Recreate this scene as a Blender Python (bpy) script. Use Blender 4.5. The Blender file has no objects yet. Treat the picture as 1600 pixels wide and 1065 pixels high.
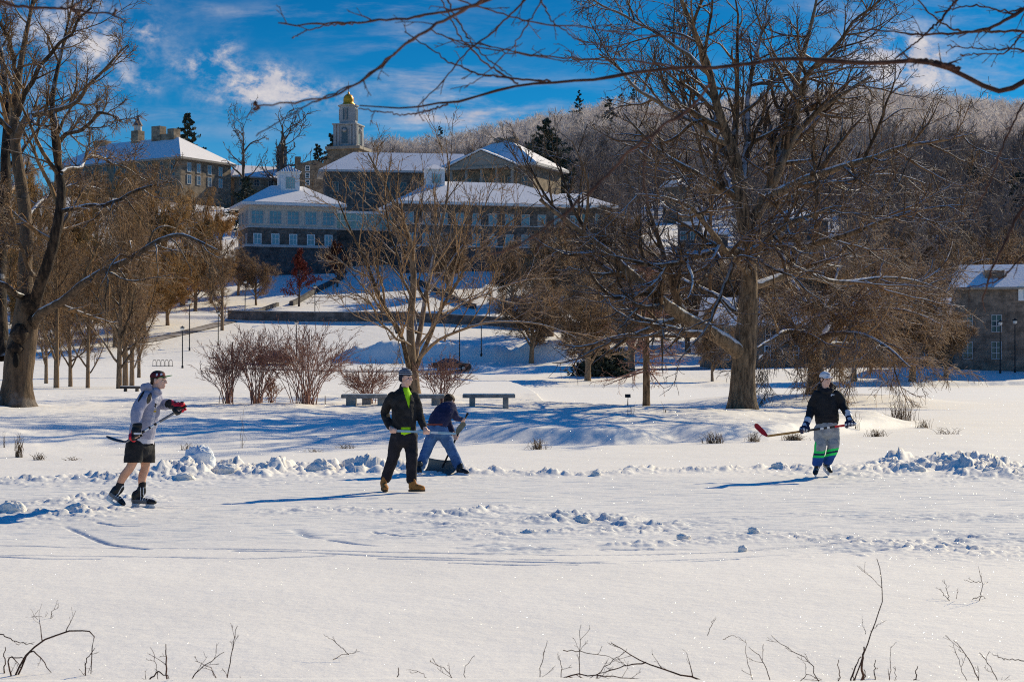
import bpy, math, random
import numpy as np
from mathutils import Vector, Matrix

sc = bpy.context.scene
COL = sc.collection
R = math.radians
F_PX, HORIZ, CAM_H = 2667.0, 575.0, 1.85     # focal length in photo pixels, horizon row, eye height


def W(px, py, d):
    """World point at depth d that the photo shows at (px, py)."""
    return np.array([(px - 800.0) / F_PX * d, d, CAM_H + (HORIZ - py) / F_PX * d])


# ------------------------------------------------------------------ noise
def _h(ix, iy, seed):
    n = (ix.astype(np.int64) * 374761393 + iy.astype(np.int64) * 668265263 + seed * 974634777) & 0x7fffffff
    n = ((n ^ (n >> 13)) * 1274126177) & 0x7fffffff
    return ((n ^ (n >> 16)) & 0xffff) / 65535.0


def vn(x, y, seed=0):
    x = np.asarray(x, float); y = np.asarray(y, float)
    ix = np.floor(x); iy = np.floor(y)
    fx = x - ix; fy = y - iy
    fx = fx * fx * (3 - 2 * fx); fy = fy * fy * (3 - 2 * fy)
    a = _h(ix, iy, seed); b = _h(ix + 1, iy, seed); c = _h(ix, iy + 1, seed); d = _h(ix + 1, iy + 1, seed)
    return a + (b - a) * fx + (c - a) * fy + (a - b - c + d) * fx * fy


def fbm(x, y, seed=0, o=4, lac=2.03, g=.5):
    s = 0; a = 1; t = 0
    for i in range(o):
        s = s + a * vn(x, y, seed + i * 17); t += a
        x = x * lac + 3.1; y = y * lac + 1.7; a *= g
    return s / t


def worley(x, y, seed=0, off=False):
    ix = np.floor(x); iy = np.floor(y)
    best = np.full(np.shape(x), 9.0); val = np.zeros(np.shape(x)); ox = np.zeros(np.shape(x)); oy = np.zeros(np.shape(x))
    for dx in (-1, 0, 1):
        for dy in (-1, 0, 1):
            jx = ix + dx; jy = iy + dy
            cx = jx + _h(jx, jy, seed); cy = jy + _h(jx, jy, seed + 5)
            d = np.hypot(x - cx, y - cy)
            m = d < best
            best = np.where(m, d, best); val = np.where(m, _h(jx, jy, seed + 9), val)
            ox = np.where(m, x - cx, ox); oy = np.where(m, y - cy, oy)
    return (best, val, ox, oy) if off else (best, val)


def noise3(p, s, seed=0):
    """cheap smooth 3-D noise in -1..1"""
    x, y, z = p[:, 0] * s, p[:, 1] * s, p[:, 2] * s
    return (vn(x + .37 * z, y + 11.3, seed) + vn(y - .31 * x, z + 5.7, seed + 3) + vn(z + .29 * y, x + 8.1, seed + 7)) / 1.5 - 1.0


def sstep(a, b, x):
    t = np.clip((x - a) / (b - a), 0, 1)
    return t * t * (3 - 2 * t)


# ------------------------------------------------------------------ mesh linking
def mesh_np(name, V, Q, mats, mi=None, smooth=True, attrs=None):
    """fast mesh from numpy verts and an (n,k) face array or a list of such arrays"""
    V = np.ascontiguousarray(V, dtype=np.float32).reshape(-1, 3)
    Qs = Q if isinstance(Q, list) else [Q]
    Qs = [np.asarray(q, dtype=np.int32) for q in Qs if len(q)]
    me = bpy.data.meshes.new(name)
    nl = sum(q.size for q in Qs); nf = sum(len(q) for q in Qs)
    me.vertices.add(len(V)); me.vertices.foreach_set('co', V.ravel())
    me.loops.add(nl); me.loops.foreach_set('vertex_index', np.concatenate([q.ravel() for q in Qs]))
    me.polygons.add(nf)
    tot = np.concatenate([np.full(len(q), q.shape[1], np.int32) for q in Qs])
    st = np.concatenate([[0], np.cumsum(tot)[:-1]]).astype(np.int32)
    me.polygons.foreach_set('loop_start', st)
    if mi is not None:
        me.polygons.foreach_set('material_index', np.asarray(mi, np.int32))
    me.polygons.foreach_set('use_smooth', np.full(nf, bool(smooth)))
    for m in (mats if isinstance(mats, (list, tuple)) else [mats]):
        me.materials.append(m)
    for k, a in (attrs or {}).items():
        at = me.attributes.new(k, 'FLOAT', 'POINT')
        at.data.foreach_set('value', np.asarray(a, np.float32))
    me.update(calc_edges=True)
    return me


def link(name, me, parent=None, loc=None):
    o = bpy.data.objects.new(name, me); COL.objects.link(o)
    if parent is not None: o.parent = parent
    if loc is not None: o.location = [float(c) for c in loc]
    return o


def thing(name, label, cat, loc=(0, 0, 0), rz=0.0, group=None, me=None):
    o = bpy.data.objects.new(name, me); COL.objects.link(o)
    o.location = [float(c) for c in loc]; o.rotation_euler = (0, 0, rz)
    o['label'] = label; o['category'] = cat
    if group: o['group'] = group
    return o


def setting(o, kind='structure'):
    o['kind'] = kind
    return o


def dup(root, label, loc, rz=0.0, s=1.0, group=None):
    r = root.copy(); COL.objects.link(r)
    r.location = [float(c) for c in loc]; r.rotation_euler = (0, 0, rz)
    r.scale = (s, s, s) if not isinstance(s, (tuple, list)) else s
    r['label'] = label
    if group: r['group'] = group
    for ch in list(root.children):
        c = ch.copy(); COL.objects.link(c); c.parent = r
        for g in list(ch.children):
            d = g.copy(); COL.objects.link(d); d.parent = c
    return r


class MB:
    """collects boxes, prisms, tubes ... and builds them as one mesh"""
    def __init__(s): s.v = []; s.f = []; s.m = []

    def add(s, vs, fs, mi=0):
        b = len(s.v); s.v += [tuple(float(c) for c in p) for p in vs]
        s.f += [tuple(i + b for i in f) for f in fs]; s.m += [mi] * len(fs)
        return s

    def box(s, x0, x1, y0, y1, z0, z1, mi=0):
        return s.add([(x0, y0, z0), (x1, y0, z0), (x1, y1, z0), (x0, y1, z0), (x0, y0, z1), (x1, y0, z1), (x1, y1, z1), (x0, y1, z1)],
                     [(0, 3, 2, 1), (4, 5, 6, 7), (0, 1, 5, 4), (1, 2, 6, 5), (2, 3, 7, 6), (3, 0, 4, 7)], mi)

    def cone(s, c, r0, r1, z0, z1, n=12, mi=0, cap=True, rot=0.0):
        vs = []
        for z, r in ((z0, r0), (z1, r1)):
            for k in range(n):
                a = rot + 2 * math.pi * k / n
                vs.append((c[0] + r * math.cos(a), c[1] + r * math.sin(a), z))
        fs = [(k, (k + 1) % n, n + (k + 1) % n, n + k) for k in range(n)]
        if cap: fs += [tuple(range(n - 1, -1, -1)), tuple(range(n, 2 * n))]
        return s.add(vs, fs, mi)

    def lathe(s, c, prof, n=16, mi=0):
        vs = []
        for r, z in prof:
            for k in range(n):
                a = 2 * math.pi * k / n
                vs.append((c[0] + r * math.cos(a), c[1] + r * math.sin(a), c[2] + z))
        fs = []
        for j in range(len(prof) - 1):
            fs += [(j * n + k, j * n + (k + 1) % n, (j + 1) * n + (k + 1) % n, (j + 1) * n + k) for k in range(n)]
        fs += [tuple(range(n - 1, -1, -1)), tuple(range((len(prof) - 1) * n, len(prof) * n))]
        return s.add(vs, fs, mi)

    def bar(s, p, q, r, n=6, mi=0, r2=None):
        p = Vector(p); q = Vector(q); d = (q - p).normalized()
        a = d.orthogonal().normalized(); b = d.cross(a)
        vs = [tuple(c + a * (rr * math.cos(2 * math.pi * k / n)) + b * (rr * math.sin(2 * math.pi * k / n))) for c, rr in ((p, r), (q, r if r2 is None else r2)) for k in range(n)]
        fs = [(k, (k + 1) % n, n + (k + 1) % n, n + k) for k in range(n)] + [tuple(range(n - 1, -1, -1)), tuple(range(n, 2 * n))]
        return s.add(vs, fs, mi)

    def mesh(s, name, mats, smooth=False):
        me = bpy.data.meshes.new(name); me.from_pydata(s.v, [], s.f)
        for m in (mats if isinstance(mats, (list, tuple)) else [mats]): me.materials.append(m)
        me.polygons.foreach_set('material_index', s.m)
        me.polygons.foreach_set('use_smooth', [smooth] * len(s.f))
        me.update(); return me

    def build(s, name, mats, parent=None, smooth=False, loc=None):
        return link(name, s.mesh(name, mats, smooth), parent, loc)


# ------------------------------------------------------------------ materials
def nodes_of(name):
    m = bpy.data.materials.new(name); m.use_nodes = True
    nt = m.node_tree
    return m, nt, nt.nodes['Principled BSDF']


def N(nt, t, **kw):
    n = nt.nodes.new(t)
    for k, v in kw.items():
        if k in ('operation', 'blend_type', 'data_type', 'feature', 'distance', 'noise_dimensions', 'attribute_name', 'interpolation_type', 'clamp', 'voronoi_dimensions', 'use_clamp', 'bands_direction', 'wave_type'):
            setattr(n, k, v)
        else:
            n.inputs[k].default_value = v
    return n


def mixc(nt, fac, a, b, bt='MIX'):
    n = nt.nodes.new('ShaderNodeMix'); n.data_type = 'RGBA'; n.blend_type = bt
    for s, v in ((0, fac), (6, a), (7, b)):
        if hasattr(v, 'links') or hasattr(v, 'is_linked'): nt.links.new(v, n.inputs[s])
        else: n.inputs[s].default_value = v if s == 0 else (*v, 1) if len(v) == 3 else v
    return n.outputs[2]


def math_(nt, op, a, b=None, c=None, clamp=False):
    n = nt.nodes.new('ShaderNodeMath'); n.operation = op; n.use_clamp = clamp
    for i, v in enumerate((a, b, c)):
        if v is None: continue
        if hasattr(v, 'is_linked'): nt.links.new(v, n.inputs[i])
        else: n.inputs[i].default_value = v
    return n.outputs[0]


def maprange(nt, v, a, b, c=0.0, d=1.0, smooth=True):
    n = nt.nodes.new('ShaderNodeMapRange'); n.interpolation_type = 'SMOOTHSTEP' if smooth else 'LINEAR'
    nt.links.new(v, n.inputs[0])
    for i, x in enumerate((a, b, c, d)): n.inputs[i + 1].default_value = x
    return n.outputs[0]


def pmat(name, col, rough=.7, var=.25, scale=6.0, bump=0.0, bscale=None, metal=0.0, col2=None, spec=.3, stretch=None):
    """painted / cloth / stone: base colour broken up by noise, optional bump"""
    m, nt, b = nodes_of(name)
    tc = N(nt, 'ShaderNodeTexCoord'); src = tc.outputs['Object']
    if stretch:
        mp = N(nt, 'ShaderNodeMapping'); mp.inputs['Scale'].default_value = stretch
        nt.links.new(src, mp.inputs[0]); src = mp.outputs[0]
    n = N(nt, 'ShaderNodeTexNoise', Scale=scale, Detail=5.0, Roughness=.6); nt.links.new(src, n.inputs['Vector'])
    c2 = col2 or tuple(c * (1 - var) for c in col)
    c1 = col if col2 else tuple(min(1, c * (1 + var * .6)) for c in col)
    f = maprange(nt, n.outputs[0], .35, .65)
    nt.links.new(mixc(nt, f, c2, c1), b.inputs['Base Color'])
    b.inputs['Roughness'].default_value = rough; b.inputs['Metallic'].default_value = metal
    b.inputs['Specular IOR Level'].default_value = spec
    if bump:
        n2 = N(nt, 'ShaderNodeTexNoise', Scale=bscale or scale * 4, Detail=4.0); nt.links.new(src, n2.inputs['Vector'])
        bp = N(nt, 'ShaderNodeBump', Strength=min(1, bump), Distance=.02); nt.links.new(n2.outputs[0], bp.inputs['Height'])
        nt.links.new(bp.outputs[0], b.inputs['Normal'])
    return m


def stone(name, c1, c2, mortar, scale=(1.0, 1.0), size=.5):
    """coursed rubble stone"""
    m, nt, b = nodes_of(name)
    tc = N(nt, 'ShaderNodeTexCoord')
    sep = N(nt, 'ShaderNodeSeparateXYZ'); nt.links.new(tc.outputs['Object'], sep.inputs[0])
    xy = math_(nt, 'ADD', sep.outputs[0], sep.outputs[1])
    cmb = N(nt, 'ShaderNodeCombineXYZ'); nt.links.new(xy, cmb.inputs[0]); nt.links.new(sep.outputs[2], cmb.inputs[1])
    bk = nt.nodes.new('ShaderNodeTexBrick'); nt.links.new(cmb.outputs[0], bk.inputs['Vector'])
    bk.inputs['Color1'].default_value = (*c1, 1); bk.inputs['Color2'].default_value = (*c2, 1); bk.inputs['Mortar'].default_value = (*mortar, 1)
    bk.inputs['Scale'].default_value = 1.0; bk.inputs['Brick Width'].default_value = size * 1.8; bk.inputs['Row Height'].default_value = size * .7
    bk.inputs['Mortar Size'].default_value = .02; bk.inputs['Bias'].default_value = 0.0
    n = N(nt, 'ShaderNodeTexNoise', Scale=.8, Detail=6.0, Roughness=.65); nt.links.new(tc.outputs['Object'], n.inputs['Vector'])
    f = maprange(nt, n.outputs[0], .3, .7, .55, 1.35)
    nt.links.new(mixc(nt, 1.0, bk.outputs[0], f, 'MULTIPLY'), b.inputs['Base Color'])
    b.inputs['Roughness'].default_value = .9
    bp = N(nt, 'ShaderNodeBump', Strength=.5, Distance=.05); nt.links.new(bk.outputs['Fac'], bp.inputs['Height']); bp.invert = True
    nt.links.new(bp.outputs[0], b.inputs['Normal'])
    return m


def bark(name, c_dark, c_light, snow=1.0, scale=9.0, lo=.35, bumpd=.03):
    """bark with snow lying on the upper side where the 'snow' attribute allows it"""
    m, nt, b = nodes_of(name)
    tc = N(nt, 'ShaderNodeTexCoord')
    mp = N(nt, 'ShaderNodeMapping'); mp.inputs['Scale'].default_value = (1, 1, .22); nt.links.new(tc.outputs['Object'], mp.inputs[0])
    n = N(nt, 'ShaderNodeTexNoise', Scale=scale, Detail=6.0, Roughness=.7); nt.links.new(mp.outputs[0], n.inputs['Vector'])
    tone = N(nt, 'ShaderNodeAttribute', attribute_name='tone')
    f = math_(nt, 'ADD', maprange(nt, n.outputs[0], .3, .7), math_(nt, 'MULTIPLY_ADD', tone.outputs['Fac'], .8, -.4), clamp=True)
    base = mixc(nt, f, c_dark, c_light)
    g = N(nt, 'ShaderNodeNewGeometry'); sep = N(nt, 'ShaderNodeSeparateXYZ'); nt.links.new(g.outputs['Normal'], sep.inputs[0])
    n2 = N(nt, 'ShaderNodeTexNoise', Scale=2.3, Detail=4.0); nt.links.new(tc.outputs['Object'], n2.inputs['Vector'])
    at = N(nt, 'ShaderNodeAttribute', attribute_name='snow')
    h = math_(nt, 'ADD', sep.outputs[2], math_(nt, 'MULTIPLY_ADD', n2.outputs[0], 1.3, -.65))
    s = math_(nt, 'MULTIPLY', maprange(nt, h, lo, lo + .22), math_(nt, 'MULTIPLY', at.outputs['Fac'], snow), clamp=True)
    nt.links.new(mixc(nt, s, base, (.84, .84, .86)), b.inputs['Base Color'])
    b.inputs['Roughness'].default_value = .85; b.inputs['Specular IOR Level'].default_value = .25
    bp = N(nt, 'ShaderNodeBump', Strength=.8, Distance=bumpd); nt.links.new(n.outputs[0], bp.inputs['Height'])
    nt.links.new(bp.outputs[0], b.inputs['Normal'])
    return m


def snowmat(name, sparkle=True, wear=False, col=(.95, .895, .815), bumpd=.02, bsc=6.0):
    m, nt, b = nodes_of(name)
    tc = N(nt, 'ShaderNodeTexCoord'); src = tc.outputs['Object']
    n = N(nt, 'ShaderNodeTexNoise', Scale=.35, Detail=5.0, Roughness=.6); nt.links.new(src, n.inputs['Vector'])
    c = mixc(nt, maprange(nt, n.outputs[0], .3, .7), tuple(x * .95 for x in col), col)
    if wear:
        at = N(nt, 'ShaderNodeAttribute', attribute_name='wear')
        n3 = N(nt, 'ShaderNodeTexNoise', Scale=5.0, Detail=6.0, Roughness=.75)
        mp = N(nt, 'ShaderNodeMapping'); mp.inputs['Scale'].default_value = (.30, 1.3, 1); nt.links.new(src, mp.inputs[0]); nt.links.new(mp.outputs[0], n3.inputs['Vector'])
        w = math_(nt, 'MULTIPLY', at.outputs['Fac'], maprange(nt, n3.outputs[0], .47, .68, .16, 1.0), clamp=True)
        c = mixc(nt, w, c, (.42, .47, .55))
    nt.links.new(c, b.inputs['Base Color'])
    b.inputs['Roughness'].default_value = .75; b.inputs['Specular IOR Level'].default_value = .25
    n2 = N(nt, 'ShaderNodeTexNoise', Scale=bsc, Detail=7.0, Roughness=.62); nt.links.new(src, n2.inputs['Vector'])
    bp = N(nt, 'ShaderNodeBump', Strength=.6, Distance=bumpd); nt.links.new(n2.outputs[0], bp.inputs['Height'])
    nt.links.new(bp.outputs[0], b.inputs['Normal'])
    if sparkle:   # loose crystals: a few cells tilt their flat facet to the sun
        v = N(nt, 'ShaderNodeTexVoronoi', Scale=170.0); nt.links.new(src, v.inputs['Vector'])
        sub = N(nt, 'ShaderNodeVectorMath', operation='SUBTRACT'); nt.links.new(v.outputs['Color'], sub.inputs[0]); sub.inputs[1].default_value = (.5, .5, .0)
        nrm = N(nt, 'ShaderNodeVectorMath', operation='NORMALIZE'); nt.links.new(sub.outputs[0], nrm.inputs[0])
        gl = N(nt, 'ShaderNodeBsdfGlossy', Roughness=.22); gl.inputs['Color'].default_value = (1, .98, .95, 1); nt.links.new(nrm.outputs[0], gl.inputs['Normal'])
        sepc = N(nt, 'ShaderNodeSeparateColor'); nt.links.new(v.outputs['Color'], sepc.inputs[0])
        n5 = N(nt, 'ShaderNodeTexWhiteNoise'); nt.links.new(v.outputs['Position'], n5.inputs['Vector'])
        pick = math_(nt, 'GREATER_THAN', n5.outputs['Value'], .955)
        core = math_(nt, 'LESS_THAN', v.outputs['Distance'], .42)
        fac = math_(nt, 'MULTIPLY', math_(nt, 'MULTIPLY', pick, core), .32)
        mx = N(nt, 'ShaderNodeMixShader'); nt.links.new(fac, mx.inputs[0]); nt.links.new(b.outputs[0], mx.inputs[1]); nt.links.new(gl.outputs[0], mx.inputs[2])
        nt.links.new(mx.outputs[0], nt.nodes['Material Output'].inputs['Surface'])
    return m


def glassmat(name, col=(.10, .22, .28), rough=.12):
    m, nt, b = nodes_of(name)
    tc = N(nt, 'ShaderNodeTexCoord')
    n = N(nt, 'ShaderNodeTexNoise', Scale=.5, Detail=2.0); nt.links.new(tc.outputs['Object'], n.inputs['Vector'])
    nt.links.new(mixc(nt, n.outputs[0], tuple(c * .5 for c in col), tuple(c * 1.5 for c in col)), b.inputs['Base Color'])
    b.inputs['Roughness'].default_value = rough; b.inputs['Specular IOR Level'].default_value = .7
    return m


M = {}
M['snow'] = snowmat('snow_lake', True, True)
M['snow_far'] = snowmat('snow_far', False, False, bumpd=.15, bsc=.8)
M['snow_clump'] = snowmat('snow_clump', False, False, bumpd=.03, bsc=14.0)
M['roof'] = snowmat('roof_snow', False, False, col=(.90, .85, .83), bumpd=.05, bsc=3.0)
# ------------------------------------------------------------------ the lie of the land
TAB_Y = [-400, 120, 150, 205, 222, 245, 270, 271.2, 285, 300, 330, 400, 450, 600, 800, 1000, 1300, 2500, 9000]
TAB = {100: [.6, .6, .7, 2.0, 3.0, 6.0, 10.0, 10.3, 11.6, 14.5, 21.5, 42, 46, 50, 55, 58, 40, 0, -60],
       600: [.6, .6, .7, 1.3, 2.0, 5.0, 8.9, 10.1, 10.9, 12.8, 19.6, 37, 41, 60, 93, 113, 90, 0, -60],
       1000: [.6, .6, .75, 1.7, 2.2, 4.2, 7.4, 7.6, 9.4, 12.0, 18.5, 34, 42, 72, 108, 137, 110, 0, -60],
       1300: [.6, .6, .8, 2.0, 2.3, 3.5, 6.0, 6.2, 8.4, 11.0, 17.0, 32, 42, 76, 116, 149, 118, 0, -60],
       1700: [.6, .6, .8, 2.0, 2.3, 3.0, 4.0, 4.2, 5.8, 8.0, 14.0, 28, 40, 73, 108, 134, 105, 0, -60]}


def table_z(px, y):
    ks = sorted(TAB); prof = [np.interp(y, TAB_Y, TAB[k]) for k in ks]
    out = prof[0].copy()
    for i in range(len(ks) - 1):
        t = np.clip((px - ks[i]) / (ks[i + 1] - ks[i]), 0, 1)
        t = t * t * (3 - 2 * t)
        out = np.where(px > ks[i], prof[i] * (1 - t) + prof[i + 1] * t, out)
    return out


def row_d(q): return F_PX * CAM_H / (q - HORIZ)      # depth of a row on the ice


FRONT = [(-900, 720), (0, 722), (120, 716), (250, 708), (400, 699), (520, 693), (650, 688), (760, 690), (860, 691), (960, 694), (1060, 691), (1110, 693), (1200, 691), (1300, 683), (1380, 673), (1430, 667), (1455, 662)]
FX = [a for a, b in FRONT]; FY = [row_d(b) for a, b in FRONT]
BACK_X = [-2000, 700, 780, 850, 1000, 1250, 1400, 1455]; BACK_Y = [4000, 4000, 200, 74, 66, 65, 62, 59]


def land(x, y):
    """height of everything that is not ice (0 on the ice)"""
    yy = np.maximum(y, 6.0)
    px = 800 + F_PX * x / yy
    wob = (fbm(x * .16, y * .05, 5) - .5) * 6.0 + (fbm(x * .7, y * .3, 6) - .5) * 1.2
    sd = np.minimum(y - np.interp(px, FX, FY) + wob * .55, np.interp(px, BACK_X, BACK_Y) - y + wob * .5)
    sd = np.minimum(sd, (1462 - px) / F_PX * yy * 1.3 + wob * .4)
    wfr = np.interp(px, [100, 520, 700, 1100, 1400], [9.0, 5.0, 2.2, 2.0, 3.5]) * (.45 + 1.1 * fbm(x * .35, y * .1, 9))
    isl = .34 * sstep(0, 1, sd / wfr) + .30 * sstep(1.0, 15, sd)
    lob = .45 * sstep(9, 3, np.hypot(x - 16.4, y - 92))                      # the knoll under the second willow
    isl = np.maximum(isl, lob)
    far = 158 + np.interp(px, [820, 1000, 1300, 1700], [0, 6, 14, 22]) + wob * .5
    sf = y - far
    tz = table_z(px, y)
    back = tz * (.30 * sstep(0, 1.6, sf) + .70 * sstep(0, 26, sf))
    leftland = sstep(820, 700, px) * sstep(90, 150, y)
    z = np.maximum(isl, back)
    z = np.where(y > 100, np.maximum(z, tz * leftland), z)
    # ploughed banks beside the road
    ridge = 2.7 * np.exp(-((y - 229) / 2.2) ** 2) * sstep(515, 560, px) * sstep(915, 880, px) * (.35 + .9 * fbm(x * .35, y * .35, 31) + .3 * np.abs(fbm(x * 1.2, y * 1.2, 32) - .5))
    ridge += 1.0 * np.exp(-((y - 196) / 2.0) ** 2) * sstep(640, 760, px) * sstep(960, 900, px) * (.3 + .9 * fbm(x * .3, y * .3, 33))
    z = z + ridge + (fbm(x * .11, y * .11, 3) - .5) * .22 * sstep(60, 220, y)
    z = z + (fbm(x * .02, y * .02, 8) - .5) * 12 * sstep(480, 800, y)
    return z


# shovelled ridges: (points as (column, row) on the ice, half width, height, chunk size)
RIDGES = [
    ([(60, 752), (130, 750), (200, 752), (262, 748)], .55, .17, .25),
    ([(285, 744), (340, 738), (400, 742), (470, 738), (540, 735), (585, 738), (612, 738)], .85, .31, .36),
    ([(730, 739), (800, 740), (870, 742), (930, 742), (1000, 738), (1100, 737), (1200, 733), (1250, 735)], .32, .13, .25),
    ([(1372, 738), (1430, 735), (1500, 734), (1560, 741), (1640, 741)], .95, .36, .42),
    ([(1400, 724), (1470, 722), (1540, 726)], .4, .28, .4),
    ([(-60, 806), (20, 801), (70, 806), (130, 805), (165, 800)], .45, .11, .25),
    ([(90, 786), (150, 778), (210, 781)], .45, .09, .2),
    ([(440, 799), (520, 795), (600, 799)], .35, .06, .16),
    ([(700, 806), (740, 800), (790, 795)], .35, .08, .2),
    ([(850, 816), (900, 808), (965, 812)], .38, .11, .22),
    ([(975, 820), (1010, 822), (1040, 818)], .3, .07, .2),
    ([(770, 838), (830, 834), (930, 832), (1000, 829)], .45, .05, .16),
    ([(955, 853), (1040, 850), (1110, 846), (1190, 841)], .2, .075, .3),
    ([(1195, 836), (1300, 840), (1400, 850), (1480, 860), (1620, 862)], .55, .045, .13),
    ([(640, 815), (720, 822), (800, 820)], .3, .035, .12),
]
TRACKS = [
    ([(-40, 866), (60, 872), (150, 872)], .05), ([(-40, 866), (200, 868), (380, 872), (520, 868)], .035),
    ([(365, 860), (450, 862), (540, 866), (640, 870), (760, 874), (860, 876)], .05),
    ([(100, 820), (122, 829), (140, 838), (172, 849), (230, 856)], .06), ([(150, 815), (190, 822), (215, 822)], .04),
    ([(512, 844), (560, 850), (628, 858)], .05), ([(583, 830), (615, 836), (645, 839)], .04),
    ([(-40, 852), (300, 856), (460, 860), (900, 868), (1100, 862), (1300, 850), (1500, 845)], .03),
    ([(590, 872), (900, 881), (1200, 867), (1420, 857), (1640, 852)], .04), ([(760, 878), (960, 882), (1150, 872)], .035),
    ([(940, 858), (1100, 856), (1240, 846), (1340, 842)], .05), ([(1010, 866), (1200, 858), (1360, 848)], .03),
    ([(462, 826), (475, 834), (492, 840)], .12), ([(700, 880), (820, 884), (900, 884)], .03),
]


def seg_dist(x, y, pts):
    best = np.full(x.shape, 1e9)
    P = [((c - 800) / F_PX * row_d(q), row_d(q)) for c, q in pts]
    for (ax, ay), (bx, by) in zip(P[:-1], P[1:]):
        dx, dy = bx - ax, by - ay
        t = np.clip(((x - ax) * dx + (y - ay) * dy) / (dx * dx + dy * dy), 0, 1)
        best = np.minimum(best, np.hypot(x - ax - t * dx, y - ay - t * dy))
    ys = [p[1] for p in P]
    return best


def ice_detail(x, y):
    """small relief on the lake near the camera, and how much scraped ice shows"""
    z = np.zeros(x.shape); wear = np.zeros(x.shape)
    px = 800 + F_PX * x / np.maximum(y, 6)
    q = HORIZ + F_PX * CAM_H / np.maximum(y, 6)
    sel = (y > 8) & (y < 60)
    xs, ys, pxs, qs = x[sel], y[sel], px[sel], q[sel]
    dz = (fbm(xs * .5, ys * .5, 40) - .5) * .05
    clear = sstep(738, 752, qs) * sstep(868, 835, qs + 14 * (fbm(xs * .8, ys * .8, 44) - .5))
    wr = clear * .95
    dz += clear * (fbm(xs * 2.2, ys * 5, 41, 5) - .5) * .022
    warp = (fbm(xs * 1.7, ys * 1.7, 50) - .5) * .55
    for i, (pts, w, a, ck) in enumerate(RIDGES):
        cs = [p[0] for p in pts]; ps = [row_d(p[1]) for p in pts]
        m = (ys > min(ps) - 4 * w) & (ys < max(ps) + 4 * w) & (pxs > min(cs) - 200) & (pxs < max(cs) + 200)
        if not m.any(): continue
        xm, ym = xs[m], ys[m]
        d = np.maximum(seg_dist(xm, ym, pts) + warp[m] * w * 1.3, 0)
        env = np.exp(-(d / w) ** 2)
        bx_ = (fbm(xm * 3, ym * 3, 76) - .5) * ck; w1, v1, ox1, oy1 = worley((xm + bx_) / ck, (ym - bx_) / ck, 60 + i, True); w2, v2, ox2, oy2 = worley((xm - bx_) / ck * 2.4, (ym + bx_) / ck * 2.4, 80 + i, True)
        ch = np.clip(v1 * 1.1 - .25 + (np.sin(v1 * 91) * ox1 + np.cos(v1 * 57) * oy1) * .7, 0, 1) * sstep(.68, .28, w1)
        ch += .45 * np.clip(v2 - .2 + (np.sin(v2 * 91) * ox2 + np.cos(v2 * 57) * oy2) * .7, 0, 1) * sstep(.64, .25, w2)
        ch += .35 * np.abs(fbm(xm * 5, ym * 5, 75 + i, 5) - .5) * 2
        dz[m] += a * env * (.30 + .62 * ch * (.4 + 1.1 * fbm(xm * 1.1, ym * 1.1, 70 + i)))
        # crumbs thrown out to the sides
        e2 = np.exp(-(d / (w * 2.6)) ** 2)
        w3, v3 = worley(xm / .17, ym / .17, 90 + i)
        dz[m] += np.minimum(a, .2) * .18 * e2 * np.sqrt(np.clip(1 - (w3 / (.15 + .3 * v3)) ** 2, 0, 1)) * (v3 > .78)
    for i, (pts, w) in enumerate(TRACKS):
        cs = [p[0] for p in pts]; ps = [row_d(p[1]) for p in pts]
        m = (ys > min(ps) - 1) & (ys < max(ps) + 1) & (pxs > min(cs) - 60) & (pxs < max(cs) + 60)
        xm, ym = xs[m], ys[m]
        d = seg_dist(xm, ym, pts) + (fbm(xm * 3, ym * 3, 101 + i) - .5) * .03
        g = np.exp(-(np.maximum(d, 0) / (w * .62)) ** 2) * sstep(.22, .45, fbm(xm * .9, ym * .4, 130 + i))
        dz[m] -= .026 * g
        wr[m] = np.maximum(wr[m], 3.2 * g)
    trample = sstep(828, 842, qs) * sstep(874, 862, qs) * sstep(1150, 1300, pxs) * sstep(.42, .62, fbm(xs * .9, ys * .9, 122))
    w4, v4 = worley(xs / .15 + 1.6 * fbm(xs * 2.2, ys * 2.2, 123), ys / .19 + 1.6 * fbm(xs * 2.2, ys * 2.2, 124), 120)
    dz += trample * .035 * np.sqrt(np.clip(1 - (w4 / .45) ** 2, 0, 1)) * np.clip(v4 * 1.8 - .7, 0, 1)
    rough = sstep(796, 806, qs) * sstep(872, 858, qs) * sstep(.44, .6, fbm(xs * .55, ys * .8, 125)) * sstep(420, 700, pxs)
    dz += rough * (fbm(xs * 7, ys * 9, 126, 4) - .5) * .05
    wr = np.maximum(wr, rough * 1.5)
    z[sel] = dz; wear[sel] = wr
    return z, wear


def ground_z(x, y):
    x = np.atleast_1d(np.asarray(x, float)); y = np.atleast_1d(np.asarray(y, float))
    return float(land(x, y)[0])


_D = np.concatenate([np.arange(8, 120, .05), np.arange(120, 520, .2)])


def ground_at(px, q):
    """ground point that the photo shows at (px, q)"""
    x = (px - 800) / F_PX * _D; zr = CAM_H + (HORIZ - q) / F_PX * _D
    hit = np.nonzero(zr <= land(x, _D))[0]
    i = hit[0] if len(hit) else len(_D) - 1
    return np.array([x[i], _D[i], land(x[i:i + 1], _D[i:i + 1])[0]])


def on_ground(px, d):
    x = (px - 800) / F_PX * d
    return np.array([x, d, ground_z(x, d)])


def sheet(us, ys, fn):
    Y, U = np.meshgrid(ys, us, indexing='ij')
    X = U * np.sqrt(Y * Y + 36.0)
    z, at = fn(X, Y)
    n, k = Y.shape
    V = np.stack([X, Y, z], -1).reshape(-1, 3)
    i = np.arange(n * k).reshape(n, k)
    Q = np.stack([i[:-1, :-1], i[:-1, 1:], i[1:, 1:], i[1:, :-1]], -1).reshape(-1, 4)
    return V, Q, at.ravel()


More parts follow.
